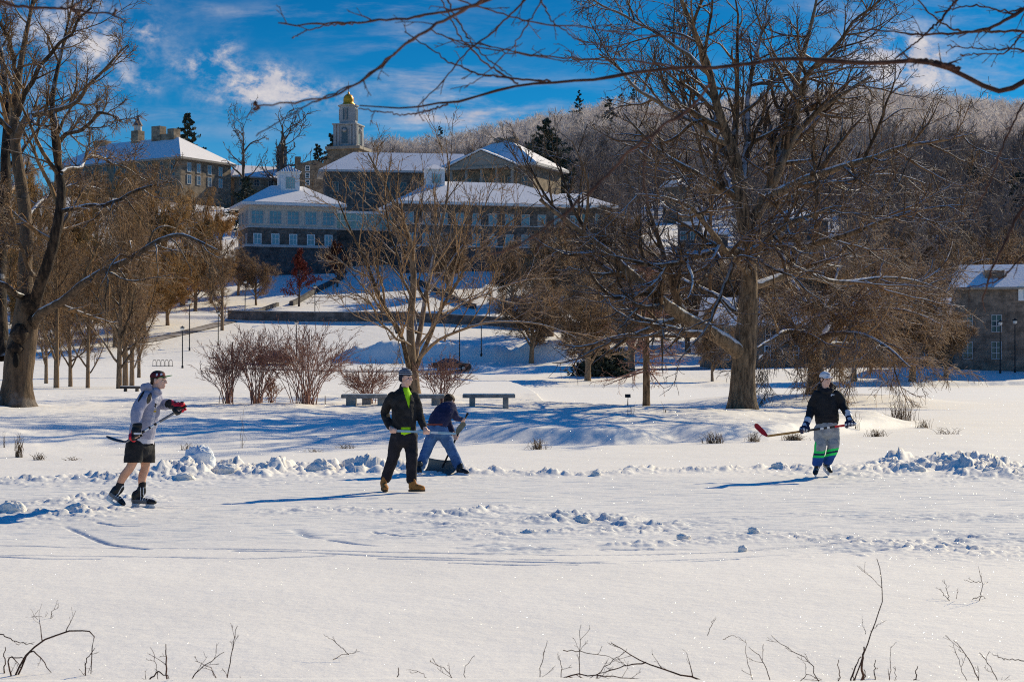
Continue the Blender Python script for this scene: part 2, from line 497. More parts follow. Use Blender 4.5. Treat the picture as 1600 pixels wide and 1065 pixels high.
def near_fn(X, Y):
    z = land(X, Y); dz, w = ice_detail(X, Y)
    onice = sstep(.12, .0, z)
    dr = (fbm(X * .8, Y * .35, 21) - .5) * .16 + (fbm(X * 2.6, Y * 1.4, 22) - .5) * .05
    z = z + dr * sstep(.02, .3, z) * sstep(110, 60, Y)
    # the shore the camera stands on
    shore = sstep(10.15, 9.6, Y + .25 * (fbm(X * .8, Y * 0, 23) - .5)) * .10
    return z + dz + shore, w * onice


us = np.concatenate([np.linspace(-1.7, -.34, 50)[:-1], np.linspace(-.34, .34, 1000), np.linspace(.34, 1.7, 50)[1:]])
qrows = np.concatenate([np.arange(1100, 890, -1.0), np.arange(890, 760, -.5), np.arange(760, 628, -.45), np.arange(628, 612, -.25)])
ys = np.concatenate([np.linspace(-30, 8.9, 24), F_PX * CAM_H / (qrows - HORIZ)])
V, Q, at = sheet(us, ys, near_fn)
setting(link('snow_covered_lake', mesh_np('snow_covered_lake', V, Q, M['snow'], attrs={'wear': at})))
YN = ys[-1]


def far_fn(X, Y):
    z = land(X, Y)
    return z - .10 * sstep(YN + .5, YN - 2, Y), np.zeros(X.shape)


us2 = np.concatenate([np.linspace(-1.7, -.36, 40)[:-1], np.linspace(-.36, .36, 620), np.linspace(.36, 1.7, 40)[1:]])
ys2 = np.concatenate([np.linspace(YN - 6, 195, 160)[:-1], np.linspace(195, 300, 200)[:-1], np.linspace(300, 460, 70)[:-1], np.geomspace(460, 1500, 60)[:-1], np.geomspace(1500, 9000, 16)])
V, Q, at = sheet(us2, ys2, far_fn)
setting(link('snowy_hillside', mesh_np('snowy_hillside', V, Q, M['snow_far'])))

# ------------------------------------------------------------------ camera, sun and sky
cam = bpy.data.cameras.new('camera'); co = bpy.data.objects.new('camera', cam); COL.objects.link(co)
co.location = (0, 0, CAM_H); co.rotation_euler = (R(90), 0, 0)
cam.sensor_width = 36.0; cam.lens = 60.0; cam.shift_y = (HORIZ - 532.5) / 1600.0
cam.clip_start = .1; cam.clip_end = 20000
cam.dof.use_dof = True; cam.dof.focus_distance = 27.0; cam.dof.aperture_fstop = 9.0
sc.camera = co

SUN_EL, SUN_AZ = 29.0, 44.0           # azimuth to the right of the view direction
sv = Vector((math.sin(R(SUN_AZ)) * math.cos(R(SUN_EL)), math.cos(R(SUN_AZ)) * math.cos(R(SUN_EL)), math.sin(R(SUN_EL))))
sl = bpy.data.lights.new('sun', 'SUN'); so = bpy.data.objects.new('sun', sl); COL.objects.link(so)
sl.energy = 5.0; sl.angle = R(.5); sl.color = (1.0, .865, .585)
so.rotation_euler = sv.to_track_quat('Z', 'Y').to_euler(); so.location = sv * 60

world = bpy.data.worlds.new('World'); sc.world = world; world.use_nodes = True
nt = world.node_tree; bg = nt.nodes['Background']
sky = nt.nodes.new('ShaderNodeTexSky'); sky.sky_type = 'NISHITA'; sky.sun_disc = False
sky.sun_elevation = R(SUN_EL); sky.sun_rotation = R(SUN_AZ); sky.air_density = 1.0; sky.dust_density = .3; sky.ozone_density = 4.0
geo = nt.nodes.new('ShaderNodeTexCoord'); sp = nt.nodes.new('ShaderNodeSeparateXYZ'); nt.links.new(geo.outputs['Generated'], sp.inputs[0])
el = sp.outputs[2]
# a clear, deep winter blue: the scattering sky is tinted with elevation
rmp = nt.nodes.new('ShaderNodeValToRGB'); nt.links.new(el, rmp.inputs[0])
cr = rmp.color_ramp
cr.elements[0].position = 0.0; cr.elements[0].color = (.36, .68, .90, 1)
cr.elements[1].position = 1.0; cr.elements[1].color = (.10, .64, 1.18, 1)
for p, c in ((.10, (.22, .62, .86)), (.15, (.03, .42, .68)), (.22, (.008, .33, .57)), (.45, (.06, .60, 1.08))):
    e = cr.elements.new(p); e.color = (*c, 1)
skyc = mixc(nt, 1.0, sky.outputs[0], rmp.outputs[0], 'MULTIPLY')
ymax = math_(nt, 'MAXIMUM', sp.outputs[1], .05)
U = math_(nt, 'DIVIDE', sp.outputs[0], ymax); Vv = math_(nt, 'DIVIDE', el, ymax)
uv = N(nt, 'ShaderNodeCombineXYZ'); nt.links.new(U, uv.inputs[0]); nt.links.new(Vv, uv.inputs[1])


def cnoise(scale, stretch=(1, 1, 1), rot=0.0, detail=8.0, rough=.62, dist=.0):
    mp = N(nt, 'ShaderNodeMapping'); mp.inputs['Scale'].default_value = stretch; mp.inputs['Rotation'].default_value = (0, 0, rot); nt.links.new(uv.outputs[0], mp.inputs[0])
    n = N(nt, 'ShaderNodeTexNoise', Scale=scale, Detail=detail, Roughness=rough, Distortion=dist); nt.links.new(mp.outputs[0], n.inputs['Vector'])
    return n.outputs[0]


n_puff = cnoise(42, (1, 1.35, 1), .35, dist=.12, rough=.66); n_wisp = cnoise(12, (1, 4.5, 1), .30, dist=.25); n_fine = cnoise(75, (1, 1.3, 1), .4)
CLOUDS = [   # centre column, row, half sizes in pixels, tilt, strength, kind
    (310, 104, 40, 20, .0, .95, 0), (352, 86, 24, 30, .3, .8, 0), (385, 135, 60, 26, .15, 1.1, 0), (420, 122, 32, 24, 0, .7, 0), (480, 142, 60, 22, -.1, .9, 0), (440, 150, 90, 16, 0, .6, 0),
    (232, 52, 18, 13, 0, .75, 0), (234, 138, 14, 12, .4, .5, 0),
    (150, 72, 85, 45, .1, .75, 0), (60, 30, 120, 50, 0, .6, 0), (195, 120, 45, 30, 0, .45, 0), (60, 150, 110, 40, 0, .35, 0),
    (540, 12, 190, 24, .12, .55, 1), (250, 6, 150, 10, -.1, .35, 1), (660, 50, 210, 30, .1, .2, 1), (680, 125, 120, 60, -.25, .42, 1), (720, 165, 130, 55, -.4, .5, 1), (640, 195, 190, 24, .3, .35, 1),
    (330, 178, 150, 10, 0, .45, 1), (480, 205, 300, 18, .0, .3, 1), (800, 190, 160, 50, 0, .5, 1),
    (1398, 82, 62, 40, -.3, 1.7, 0), (1380, 105, 48, 26, 0, 1.2, 0), (1425, 100, 50, 30, 0, 1.0, 0), (1480, 40, 160, 60, .1, .3, 1), (1250, 150, 260, 40, 0, .35, 1), (1540, 130, 120, 50, 0, .5, 1), (1330, 15, 120, 22, 0, .5, 1)]
dens = None
for cx, cy, sx, sy, tilt, st, kind in CLOUDS:
    du = math_(nt, 'SUBTRACT', U, (cx - 800) / F_PX); dv = math_(nt, 'SUBTRACT', Vv, (HORIZ - cy) / F_PX)
    c, s = math.cos(tilt), math.sin(tilt)
    a = math_(nt, 'MULTIPLY', math_(nt, 'ADD', math_(nt, 'MULTIPLY', du, c), math_(nt, 'MULTIPLY', dv, s)), F_PX / sx)
    b = math_(nt, 'MULTIPLY', math_(nt, 'SUBTRACT', math_(nt, 'MULTIPLY', dv, c), math_(nt, 'MULTIPLY', du, s)), F_PX / sy)
    r2 = math_(nt, 'ADD', math_(nt, 'MULTIPLY', a, a), math_(nt, 'MULTIPLY', b, b))
    env = math_(nt, 'POWER', 2.718, math_(nt, 'MULTIPLY', r2, -1.0))
    nz = n_puff if kind == 0 else n_wisp
    d = math_(nt, 'MULTIPLY', math_(nt, 'MULTIPLY', env, maprange(nt, nz, .38, .66) if kind == 0 else maprange(nt, nz, .40, .72)), st)
    dens = d if dens is None else math_(nt, 'ADD', dens, d)
dens = math_(nt, 'MULTIPLY', dens, maprange(nt, n_fine, .2, .6, .6, 1.15))
fwd = maprange(nt, sp.outputs[1], 0.0, .2)
dens = math_(nt, 'MULTIPLY', math_(nt, 'MINIMUM', dens, .92), fwd, clamp=True)
ccol = mixc(nt, maprange(nt, n_puff, .45, .75), (4.4, 4.5, 5.3), (7.3, 6.7, 6.4))
final = mixc(nt, dens, skyc, ccol)
nt.links.new(final, bg.inputs['Color']); bg.inputs['Strength'].default_value = .11
sc.view_settings.view_transform = 'Standard'; sc.view_settings.look = 'None'; sc.view_settings.exposure = 0
sc.render.engine = 'CYCLES'; sc.cycles.max_bounces = 6; sc.cycles.use_denoising = False; sc.cycles.pixel_filter_type = 'BLACKMAN_HARRIS'; sc.cycles.filter_width = 1.05
# ------------------------------------------------------------------ trees
def nrm(v): return v / np.maximum(np.linalg.norm(v, axis=-1, keepdims=True), 1e-9)


def tubes(pts, rad, K):
    """(N,P,3) polylines and (N,P) radii -> verts, quads"""
    Nn, P, _ = pts.shape
    T = nrm(np.gradient(pts, axis=1))
    mean = nrm(pts[:, -1] - pts[:, 0])
    ref = np.where(np.abs(mean[:, 2:3]) < .8, np.array([[0, 0, 1.0]]), np.array([[1.0, 0, 0]]))
    A = nrm(np.cross(T, np.repeat(ref[:, None, :], P, 1))); B = np.cross(T, A)
    a = np.arange(K) * 2 * np.pi / K
    V = pts[:, :, None, :] + rad[:, :, None, None] * (np.cos(a)[None, None, :, None] * A[:, :, None, :] + np.sin(a)[None, None, :, None] * B[:, :, None, :])
    i = np.arange(Nn * P * K).reshape(Nn, P, K)
    n = np.roll(i, -1, axis=2)
    Q = np.stack([i[:, :-1], n[:, :-1], n[:, 1:], i[:, 1:]], -1).reshape(-1, 4)
    return V.reshape(-1, 3), Q


def resample(path, rad, P):
    """smooth a hand-set polyline to P points"""
    path = np.asarray(path, float); rad = np.asarray(rad, float)
    s = np.concatenate([[0], np.cumsum(np.linalg.norm(np.diff(path, axis=0), axis=1))])
    t = np.linspace(0, s[-1], P)
    out = np.stack([np.interp(t, s, path[:, k]) for k in range(3)], -1)
    for _ in range(2):
        out[1:-1] = out[1:-1] * .5 + (out[:-2] + out[2:]) * .25
    return out, np.interp(t, s, rad)


def grow(pts, rad, n, t0, t1, ang, lr, P, rr, rmin, trop, wig, rng, snowp, Lmin=0.0, Lmax=99., taper=.8, shrink=.5, spread=1.0):
    """children of every branch: returns points, radii, snow"""
    Np, Pp, _ = pts.shape
    L = np.linalg.norm(np.diff(pts, axis=1), axis=2).sum(1)
    pi = np.repeat(np.arange(Np), n); k = np.tile(np.arange(n), Np); m = len(pi)
    t = t0 + (t1 - t0) * (k + rng.random(m)) / n
    f = t * (Pp - 1); i0 = np.minimum(f.astype(int), Pp - 2); w = (f - i0)[:, None]
    o = pts[pi, i0] * (1 - w) + pts[pi, i0 + 1] * w
    T = nrm(pts[pi, i0 + 1] - pts[pi, i0])
    pr = rad[pi, i0] * (1 - w[:, 0]) + rad[pi, i0 + 1] * w[:, 0]
    rv = nrm(rng.normal(size=(m, 3)) * np.array([1, 1, spread]))
    side = nrm(rv - (rv * T).sum(1, keepdims=True) * T)
    an = np.radians(ang * (.6 + .8 * rng.random(m)))[:, None]
    d = np.cos(an) * T + np.sin(an) * side
    ln = np.clip(L[pi] * lr * (1 - shrink * t) * (.55 + .8 * rng.random(m)), Lmin, Lmax)
    r0 = np.clip(np.minimum(pr * .8, pr * rr * (.7 + .5 * rng.random(m))), rmin, None)
    out = np.empty((m, P, 3)); out[:, 0] = o
    st = (ln / (P - 1))[:, None]
    for j in range(1, P):
        d = nrm(d + np.array([0, 0, trop / P]) + rng.normal(size=(m, 3)) * wig)
        out[:, j] = out[:, j - 1] + d * st
    s = np.linspace(0, 1, P)
    rr_ = np.clip(r0[:, None] * (1 - taper * s[None]), rmin * .7, None)
    return out, rr_


def pack(levels, rng, snow):
    """levels: list of (pts, rad, K). -> V, Q, attrs"""
    Vs, Qs, sn, tn, b = [], [], [], [], 0
    for (p, r, K), sv_ in zip(levels, snow):
        V, Q = tubes(p, r, K); Vs.append(V); Qs.append(Q + b); b += len(V)
        per = p.shape[1] * K
        hor = 1 - .75 * np.abs(nrm(p[:, -1] - p[:, 0])[:, 2])
        sn.append(np.repeat(np.clip(sv_ * hor * (.5 + rng.random(len(p))), 0, 1), per))
        tn.append(np.repeat(rng.random(len(p)), per))
    return np.concatenate(Vs), np.concatenate(Qs), {'snow': np.concatenate(sn), 'tone': np.concatenate(tn)}


M['bark_brown'] = bark('bark_brown', (.032, .022, .015), (.30, .20, .12), bumpd=.07)
M['bark_willow'] = bark('bark_willow', (.022, .015, .011), (.16, .105, .065), scale=7, bumpd=.12)
M['twig_brown'] = bark('twig_brown', (.055, .034, .020), (.44, .265, .13), snow=.8)
M['twig_dark'] = bark('twig_dark', (.024, .016, .011), (.215, .125, .066), snow=1.0)
M['twig_gold'] = bark('twig_gold', (.16, .082, .026), (.54, .30, .095), snow=.35)
M['twig_pale'] = bark('twig_pale', (.045, .028, .016), (.34, .195, .09), snow=.8)
M['stem_red'] = bark('stem_red', (.15, .07, .055), (.48, .27, .20), snow=.15)
M['stem_far'] = bark('stem_far', (.045, .032, .025), (.15, .105, .075), snow=.5)
M['branch_near'] = bark('branch_near', (.05, .022, .015), (.15, .07, .045), snow=.0, scale=30, bumpd=.003)


def put_tree(name, label, cat, base, trunk, crown, mt, mc, rng, group=None, s_trunk=None, s_crown=None, extra=None):
    """trunk / crown: lists of (pts, rad, K) in world or local coordinates (base is subtracted)"""
    t = thing(name, label, cat, base, 0, group)
    b = np.asarray(base, float)
    V, Q, a = pack([(p - b, r, k) for p, r, k in trunk], rng, s_trunk or [.8] * len(trunk))
    link('trunk', mesh_np('trunk', V, Q, mt, attrs=a), t)
    V, Q, a = pack([(p - b, r, k) for p, r, k in crown], rng, s_crown or [.7] * len(crown))
    link('crown', mesh_np('crown', V, Q, mc, attrs=a), t)
    return t


def limb_group(specs, d0, P):
    """hand-set limbs: each (list of (px, py, depth offset, width in px)) -> arrays"""
    pts, rad = [], []
    for sp_ in specs:
        path = [W(px, py, d0 + off) for px, py, off, w in sp_]
        r = [w / 2 / F_PX * (d0 + off) for px, py, off, w in sp_]
        p, q = resample(path, r, P); pts.append(p); rad.append(q)
    return np.array(pts), np.array(rad)


def wiggle(pts, amp, rng, sc_=1.0):
    n = rng.normal(size=pts.shape); n[:, 0] = 0
    for _ in range(2): n[:, 1:-1] = (n[:, :-2] + n[:, 1:-1] * 2 + n[:, 2:]) / 4
    return pts + n * amp


def flare(p, r, h, k):
    """roots: widen the foot of the trunk"""
    z = p[:, :, 2] - p[:, :1, 2]
    return r * (1 + k * np.exp(-z / h))


# ---- the big spreading tree on the island
rng = np.random.default_rng(11)
D = 58.0
gb = on_ground(1160, D)
base_q = HORIZ - (gb[2] - CAM_H) * F_PX / D
tr = [[(1160, base_q + 6, 0, 54), (1160, base_q - 20, 0, 46), (1161, 580, 0, 42), (1164, 545, 0, 41), (1168, 500, .2, 36), (1171, 440, .4, 29), (1171, 390, .5, 25), (1174, 345, .6, 21), (1195, 312, 0.8, 22), (1215, 270, 1.0, 17), (1240, 210, 1.4, 13), (1288, 165, 1.8, 9), (1360, 120, 2, 5)]]
limbs = [
    [(1171, 380, .5, 24), (1160, 335, .4, 23), (1156, 285, .2, 20), (1148, 230, 0, 17), (1130, 175, -.3, 14), (1108, 110, -.6, 11), (1090, 60, -1, 9), (1058, -10, -1.5, 6), (1040, -70, -2, 3)],
    [(1163, 560, 0, 27), (1138, 530, -.3, 24), (1090, 508, -.8, 21), (1045, 488, -1.3, 19), (1010, 455, -1.8, 18), (975, 425, -2.2, 16), (945, 395, -2.6, 14), (915, 368, -3, 11), (885, 345, -3.4, 8), (850, 318, -3.8, 5)],
    [(1190, 318, .8, 19), (1212, 262, 1.6, 16), (1230, 200, 2.2, 13), (1240, 140, 3, 10), (1258, 80, 3.6, 7), (1280, 0, 4, 4)],
    [(1195, 312, .8, 18), (1235, 290, 0, 15), (1290, 265, -1, 12), (1350, 248, -2, 9), (1430, 230, -3, 6), (1520, 212, -4, 3.5)],
    [(1158, 300, .2, 12), (1168, 240, 1.5, 11), (1165, 170, 2.4, 9), (1172, 100, 3, 7), (1198, 20, 4, 4)],
    [(1172, 400, .5, 16), (1135, 388, -.8, 14), (1090, 398, -1.6, 12), (1050, 413, -2.4, 10), (1000, 412, -3, 7), (950, 400, -3.5, 4)],
    [(1172, 395, .5, 18), (1215, 385, -1, 15), (1265, 388, -2, 12), (1330, 362, -3, 9), (1420, 330, -4, 6), (1510, 318, -5, 3)],
    [(1157, 300, .2, 13), (1100, 298, 1.8, 10), (1040, 262, 3, 7), (980, 228, 4, 4)],
    [(1148, 228, 0, 12), (1085, 190, 1, 9), (1005, 150, 2, 6), (945, 80, 3, 3)],
    [(1112, 118, -.5, 8), (1045, 62, .5, 6), (965, 20, 1.5, 4), (905, -15, 2, 2.5)],
    [(1238, 215, 1.4, 10), (1256, 125, .5, 8), (1320, 52, -1, 5), (1392, -10, -2, 3)],
    [(1170, 450, .4, 15), (1235, 432, 2, 12), (1320, 440, 3.4, 9), (1405, 432, 4.6, 6), (1490, 455, 5.5, 3)],
    [(1168, 500, .2, 13), (1130, 470, 2, 10), (1075, 440, 3.4, 8), (1010, 420, 4.8, 5), (950, 430, 6, 3)],
    [(1174, 350, .6, 13), (1150, 310, 3, 10), (1120, 250, 5, 8), (1080, 200, 6.5, 5), (1060, 130, 8, 3)],
    [(1174, 345, .6, 13), (1215, 310, 3, 10), (1290, 285, 5.2, 7), (1370, 270, 6.8, 4), (1450, 285, 7.5, 3)],
    [(1172, 420, .5, 12), (1190, 385, -2.5, 10), (1230, 345, -4.5, 8), (1290, 320, -6, 5), (1350, 330, -7, 3)],
    [(1171, 430, .5, 12), (1140, 400, -2.6, 10), (1100, 350, -4.4, 8), (1060, 310, -6, 5), (1000, 300, -7, 3)]]
tp, trd = limb_group(tr, D, 40); trd = flare(tp, trd * .9, .35, .16)
lp, lrd = limb_group(limbs, D, 18); lp = wiggle(lp, .10, rng)
allp = np.concatenate([lp, resample(tp[0][18:], trd[0][18:], 18)[0][None]]); allr = np.concatenate([lrd, resample(tp[0][18:], trd[0][18:], 18)[1][None]])
a1, r1 = grow(allp, allr, 13, .15, 1.0, 46, .48, 10, .72, .022, .55, .11, rng, 0)
a2, r2 = grow(a1, r1, 8, .12, 1.0, 44, .52, 8, .72, .015, .3, .14, rng, 0)
a3, r3 = grow(a2, r2, 6, .1, 1.0, 44, .55, 6, .70, .0105, .15, .18, rng, 0, Lmin=.35)
a4, r4 = grow(a3[::4], r3[::4], 2, .2, 1.0, 40, .6, 4, .7, .0075, .0, .18, rng, 0, Lmin=.18)
big_tree = put_tree('spreading_tree', 'big bare spreading tree with a thick leaning snow-topped low limb, on the island bank', 'tree', gb, [(tp, trd, 16), (lp, lrd, 10)], [(a1, r1, 6), (a2, r2, 4), (a3, r3, 3), (a4, r4, 3)], M['bark_brown'], M['twig_dark'], rng, s_trunk=[.35, 1.3], s_crown=[1.2, .8, .45, .3])

# ---- the second, lower tree with a drooping crown
D = 90.0; gb = on_ground(1276, D); bq = HORIZ - (gb[2] - CAM_H) * F_PX / D
tr = [[(1276, bq + 4, 0, 32), (1275, bq - 20, 0, 26), (1274, 575, 0, 24), (1273, 545, 0, 22), (1276, 510, 0, 18), (1282, 470, 0, 13), (1290, 430, 0, 8), (1300, 400, 0, 4)]]
limbs = [[(1273, 558, 0, 15), (1255, 540, -1, 13), (1228, 505, -2, 10), (1205, 480, -3, 8), (1185, 450, -4, 5)],
         [(1274, 550, 0, 14), (1295, 520, -1, 12), (1325, 495, -2, 10), (1365, 480, -3.5, 8), (1420, 485, -5, 6), (1470, 510, -6, 3)],
         [(1275, 540, 0, 13), (1300, 505, 2, 10), (1340, 470, 4, 8), (1385, 450, 6, 6), (1430, 455, 8, 3)],
         [(1276, 520, 0, 12), (1262, 480, 2, 10), (1240, 440, 4, 7), (1215, 415, 6, 4)],
         [(1276, 530, 0, 12), (1310, 520, -3, 9), (1350, 525, -6, 7), (1395, 545, -9, 5), (1420, 575, -11, 2)],
         [(1276, 510, 0, 11), (1300, 470, -3, 8), (1335, 430, -5, 6), (1370, 405, -7, 3)],
         [(1276, 525, 0, 10), (1245, 515, -3, 8), (1210, 525, -6, 6), (1180, 545, -8, 3)],
         [(1275, 545, 0, 10), (1300, 535, 3, 8), (1335, 535, 6, 6), (1370, 560, 8, 3)]]
tp, trd = limb_group(tr, D, 22); trd = flare(tp, trd, .5, .3)
lp, lrd = limb_group(limbs, D, 14); lp = wiggle(lp, .12, rng)
allp = np.concatenate([lp, resample(tp[0][9:], trd[0][9:], 14)[0][None]]); allr = np.concatenate([lrd, resample(tp[0][9:], trd[0][9:], 14)[1][None]])
a1, r1 = grow(allp, allr, 14, .15, 1.0, 50, .48, 8, .55, .018, -.1, .14, rng, 0)
a2, r2 = grow(a1, r1, 9, .1, 1.0, 48, .5, 6, .6, .014, -.5, .17, rng, 0)
a3, r3 = grow(a2, r2, 13, .1, 1.0, 48, .6, 5, .65, .012, -.9, .18, rng, 0, Lmin=.5)
put_tree('drooping_tree', 'lower bare tree with a round drooping crown, its trunk right behind the white-capped player', 'tree', gb, [(tp, trd, 12), (lp, lrd, 8)], [(a1, r1, 5), (a2, r2, 4), (a3, r3, 3)], M['bark_brown'], M['twig_brown'], rng, s_trunk=[.3, 1.2], s_crown=[1.0, .6, .35])

# ---- the old gnarled willow at the left edge
D = 54.0; gb = on_ground(22, D); bq = HORIZ - (gb[2] - CAM_H) * F_PX / D
tr = [[(25, bq + 8, 0, 64), (26, bq - 12, 0, 50), (27, 595, 0, 44), (30, 560, 0, 47), (38, 520, 0, 42), (42, 490, 0, 38), (40, 460, 0, 27), (38, 420, .2, 22), (42, 370, .5, 21), (38, 320, .7, 20), (30, 270, .9, 18), (22, 215, 1, 15), (25, 150, 1.2, 12), (35, 80, 1.5, 8), (52, 0, 2, 5), (60, -60, 2.4, 3)]]
limbs = [[(50, 500, 0, 21.1), (62, 450, -0.5, 19.2), (75, 410, -0.8, 18.0), (90, 360, -1, 16.1), (97, 310, -1, 14.9), (97, 265, -0.9, 12.4), (88, 215, -0.6, 10.5), (80, 160, -0.2, 8.1), (90, 90, 0.2, 5.6), (112, 20, 0.8, 3.1), (125, -40, 1, 1.9)], [(50, 512, 0, 16.1), (72, 488, -0.8, 14.9), (108, 460, -1.6, 13.0), (150, 432, -2.4, 11.2), (195, 404, -3.2, 9.9), (245, 385, -4, 8.1), (285, 368, -4.6, 6.2), (318, 372, -5, 4.3), (345, 392, -5.2, 2.5)], [(5, 560, 1.5, 24.8), (3, 480, 2, 23.6), (5, 400, 2.4, 22.3), (8, 320, 2.8, 18.6), (4, 240, 3, 14.9), (14, 160, 3.4, 11.2), (0, 80, 4, 7.4), (-20, -10, 4.4, 3.7)], [(24, 225, 1, 12.4), (45, 185, 0, 10.5), (90, 168, -0.8, 8.1), (130, 150, -1.5, 6.2), (165, 110, -2, 4.3), (200, 70, -2.4, 2.5)], [(90, 225, -0.7, 7.4), (120, 205, -1.6, 6.2), (155, 178, -2.2, 5.0), (190, 180, -3, 2.5)], [(40, 465, 0, 11.2), (22, 455, -1.2, 9.3), (-5, 440, -2.4, 7.4), (-60, 420, -4, 5.0)], [(97, 330, -1, 7.4), (125, 325, -2, 6.2), (165, 318, -3, 5.6), (210, 300, -3.8, 5.0), (250, 285, -4.4, 3.1), (270, 292, -4.8, 1.9)], [(45, 345, 0.6, 8.7), (70, 310, 1.8, 6.8), (110, 290, 3, 5.0), (150, 290, 4, 3.1)], [(28, 180, 1.1, 8.7), (60, 110, 0, 6.8), (95, 60, -1, 5.0), (140, 10, -2, 3.1)], [(30, 120, 1.3, 7.4), (8, 60, 0, 5.6), (-15, -10, -1, 3.7)], [(96, 270, -1, 6.8), (140, 250, 1, 5.6), (185, 255, 2.4, 3.7), (225, 285, 3.4, 1.9)], [(52, 430, 0, 7.4), (30, 380, -2, 6.2), (12, 330, -3, 5.0), (-20, 290, -4, 3.1)]]
tp, trd = limb_group(tr, D, 46); trd = flare(tp, trd, .5, .25)
lp, lrd = limb_group(limbs, D, 20); lp = wiggle(lp, .12, rng)
allp = np.concatenate([lp, resample(tp[0][22:], trd[0][22:], 20)[0][None]]); allr = np.concatenate([lrd, resample(tp[0][22:], trd[0][22:], 20)[1][None]])
a1, r1 = grow(allp, allr, 13, .15, 1.0, 46, .28, 9, .62, .016, .7, .11, rng, 0)
a2, r2 = grow(a1, r1, 8, .12, 1.0, 42, .5, 7, .6, .010, .2, .13, rng, 0)
a3, r3 = grow(a2, r2, 5, .1, 1.0, 40, .6, 6, .62, .008, -.3, .13, rng, 0, Lmin=.3)
lowlimb = lp[[1, 6]]; lowr = lrd[[1, 6]]
b1, br1 = grow(lowlimb, lowr, 16, .45, 1.0, 60, .26, 9, .5, .016, -2.6, .14, rng, 0)
b2, br2 = grow(b1, br1, 8, .1, 1.0, 45, .55, 7, .6, .010, -1.8, .15, rng, 0)
big_willow = put_tree('old_willow', 'massive old gnarled willow with a hollow burled trunk and low snowy limb', 'tree', gb, [(tp, trd, 22), (lp, lrd, 11)], [(a1, r1, 6), (a2, r2, 4), (a3, r3, 3), (b1, br1, 5), (b2, br2, 3)], M['bark_willow'], M['twig_pale'], rng, s_trunk=[.5, 1.3], s_crown=[1.0, .6, .3, .8, .3])
tk = big_willow.children[0].data                      # burls and furrows on the trunk
vs = np.empty(len(tk.vertices) * 3, np.float32); tk.vertices.foreach_get('co', vs); vs = vs.reshape(-1, 3)
n_t = 46 * 22
ax = (tp[0] - gb)[np.arange(n_t) // 22]
low = sstep(6.5, 3.5, vs[:n_t, 2])[:, None]
out = nrm(vs[:n_t] - ax)
amp = noise3(vs[:n_t].astype(float), 1.8, 4) * .16 + noise3(vs[:n_t].astype(float), 4.5, 6) * .09
vs[:n_t] += out * amp[:, None] * low
tk.vertices.foreach_set('co', vs.ravel()); tk.update()
mb = MB()                                             # big burl and the hollow
for (px, py, r, off) in ((46, 474, .27, -.35), (30, 522, .28, -.4), (24, 545, .24, -.4), (52, 500, .18, -.25)):
    c = W(px, py, D + off) - gb
    mb = MB().lathe(c, [(r * math.sin(a) * (1 + .15 * math.sin(5 * a)), -r * 1.2 * math.cos(a)) for a in np.linspace(.05, 3.09, 9)], 12); mb.build('burl', M['bark_willow'], big_willow, True)

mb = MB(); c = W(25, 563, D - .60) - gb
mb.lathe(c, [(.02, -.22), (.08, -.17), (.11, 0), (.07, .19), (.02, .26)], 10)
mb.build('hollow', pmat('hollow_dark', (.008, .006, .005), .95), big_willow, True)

# ---- the vase-shaped tree in the middle
D = 74.0; gb = on_ground(646, D); bq = HORIZ - (gb[2] - CAM_H) * F_PX / D
tr = [[(646, bq + 3, 0, 30), (646, 600, 0, 26), (645, 585, 0, 26), (643, 560, .1, 20), (640, 500, .2, 16), (648, 440, .3, 14), (641, 370, .4, 11), (602, 290, .6, 6), (575, 240, .8, 3)]]
limbs = [[(644, 590, 0, 15), (634, 560, -.4, 14), (620, 520, -1, 13), (600, 470, -1.6, 11), (578, 420, -2.2, 9), (556, 370, -2.8, 6), (535, 320, -3.4, 4), (520, 290, -4, 2)],
         [(647, 580, 0, 17), (655, 530, .6, 15), (664, 470, 1.2, 13), (676, 410, 1.8, 11), (694, 340, 2.4, 8), (703, 280, 3, 5), (698, 235, 3.4, 3)],
         [(650, 575, 0, 14), (664, 535, -.8, 12), (685, 490, -1.5, 10), (716, 440, -2.4, 8), (752, 390, -3.2, 6), (800, 340, -4, 4), (840, 310, -4.6, 2)],
         [(655, 560, -.4, 10), (690, 525, -2, 9), (740, 507, -3.5, 7), (800, 500, -5, 5), (850, 505, -6, 4), (905, 525, -7, 2)],
         [(620, 520, -1, 8), (590, 470, .6, 7), (560, 440, 2, 5), (525, 400, 3, 3)],
         [(646, 470, .3, 9), (625, 420, -2, 7), (605, 350, -3, 5), (598, 280, -4, 3)],
         [(668, 460, 1.2, 8), (700, 420, 3, 6), (745, 350, 4, 4), (770, 290, 5, 2)],
         [(690, 490, -1.5, 8), (740, 465, 1, 6), (800, 440, 3, 4), (860, 430, 4.5, 2)],
         [(650, 520, .4, 8), (640, 460, 3, 7), (650, 380, 5, 5), (665, 300, 6.5, 3)],
         [(642, 540, 0, 8), (610, 520, -3, 6), (580, 480, -5, 5), (545, 455, -6.5, 3)],
         [(656, 540, 0, 8), (680, 500, -4, 6), (700, 440, -6, 5), (730, 380, -7.5, 3)]]
tp, trd = limb_group(tr, D, 24); trd = flare(tp, trd * .72, .4, .3)
lp, lrd = limb_group(limbs, D, 16); lrd = lrd * .56; lp = wiggle(lp, .09, rng)
allp = np.concatenate([lp, resample(tp[0][8:], trd[0][8:], 16)[0][None]]); allr = np.concatenate([lrd, resample(tp[0][8:], trd[0][8:], 16)[1][None]])
a1, r1 = grow(allp, allr, 11, .2, 1.0, 38, .42, 8, .62, .017, .7, .10, rng, 0)
a2, r2 = grow(a1, r1, 6, .15, 1.0, 38, .5, 6, .6, .012, .5, .12, rng, 0)
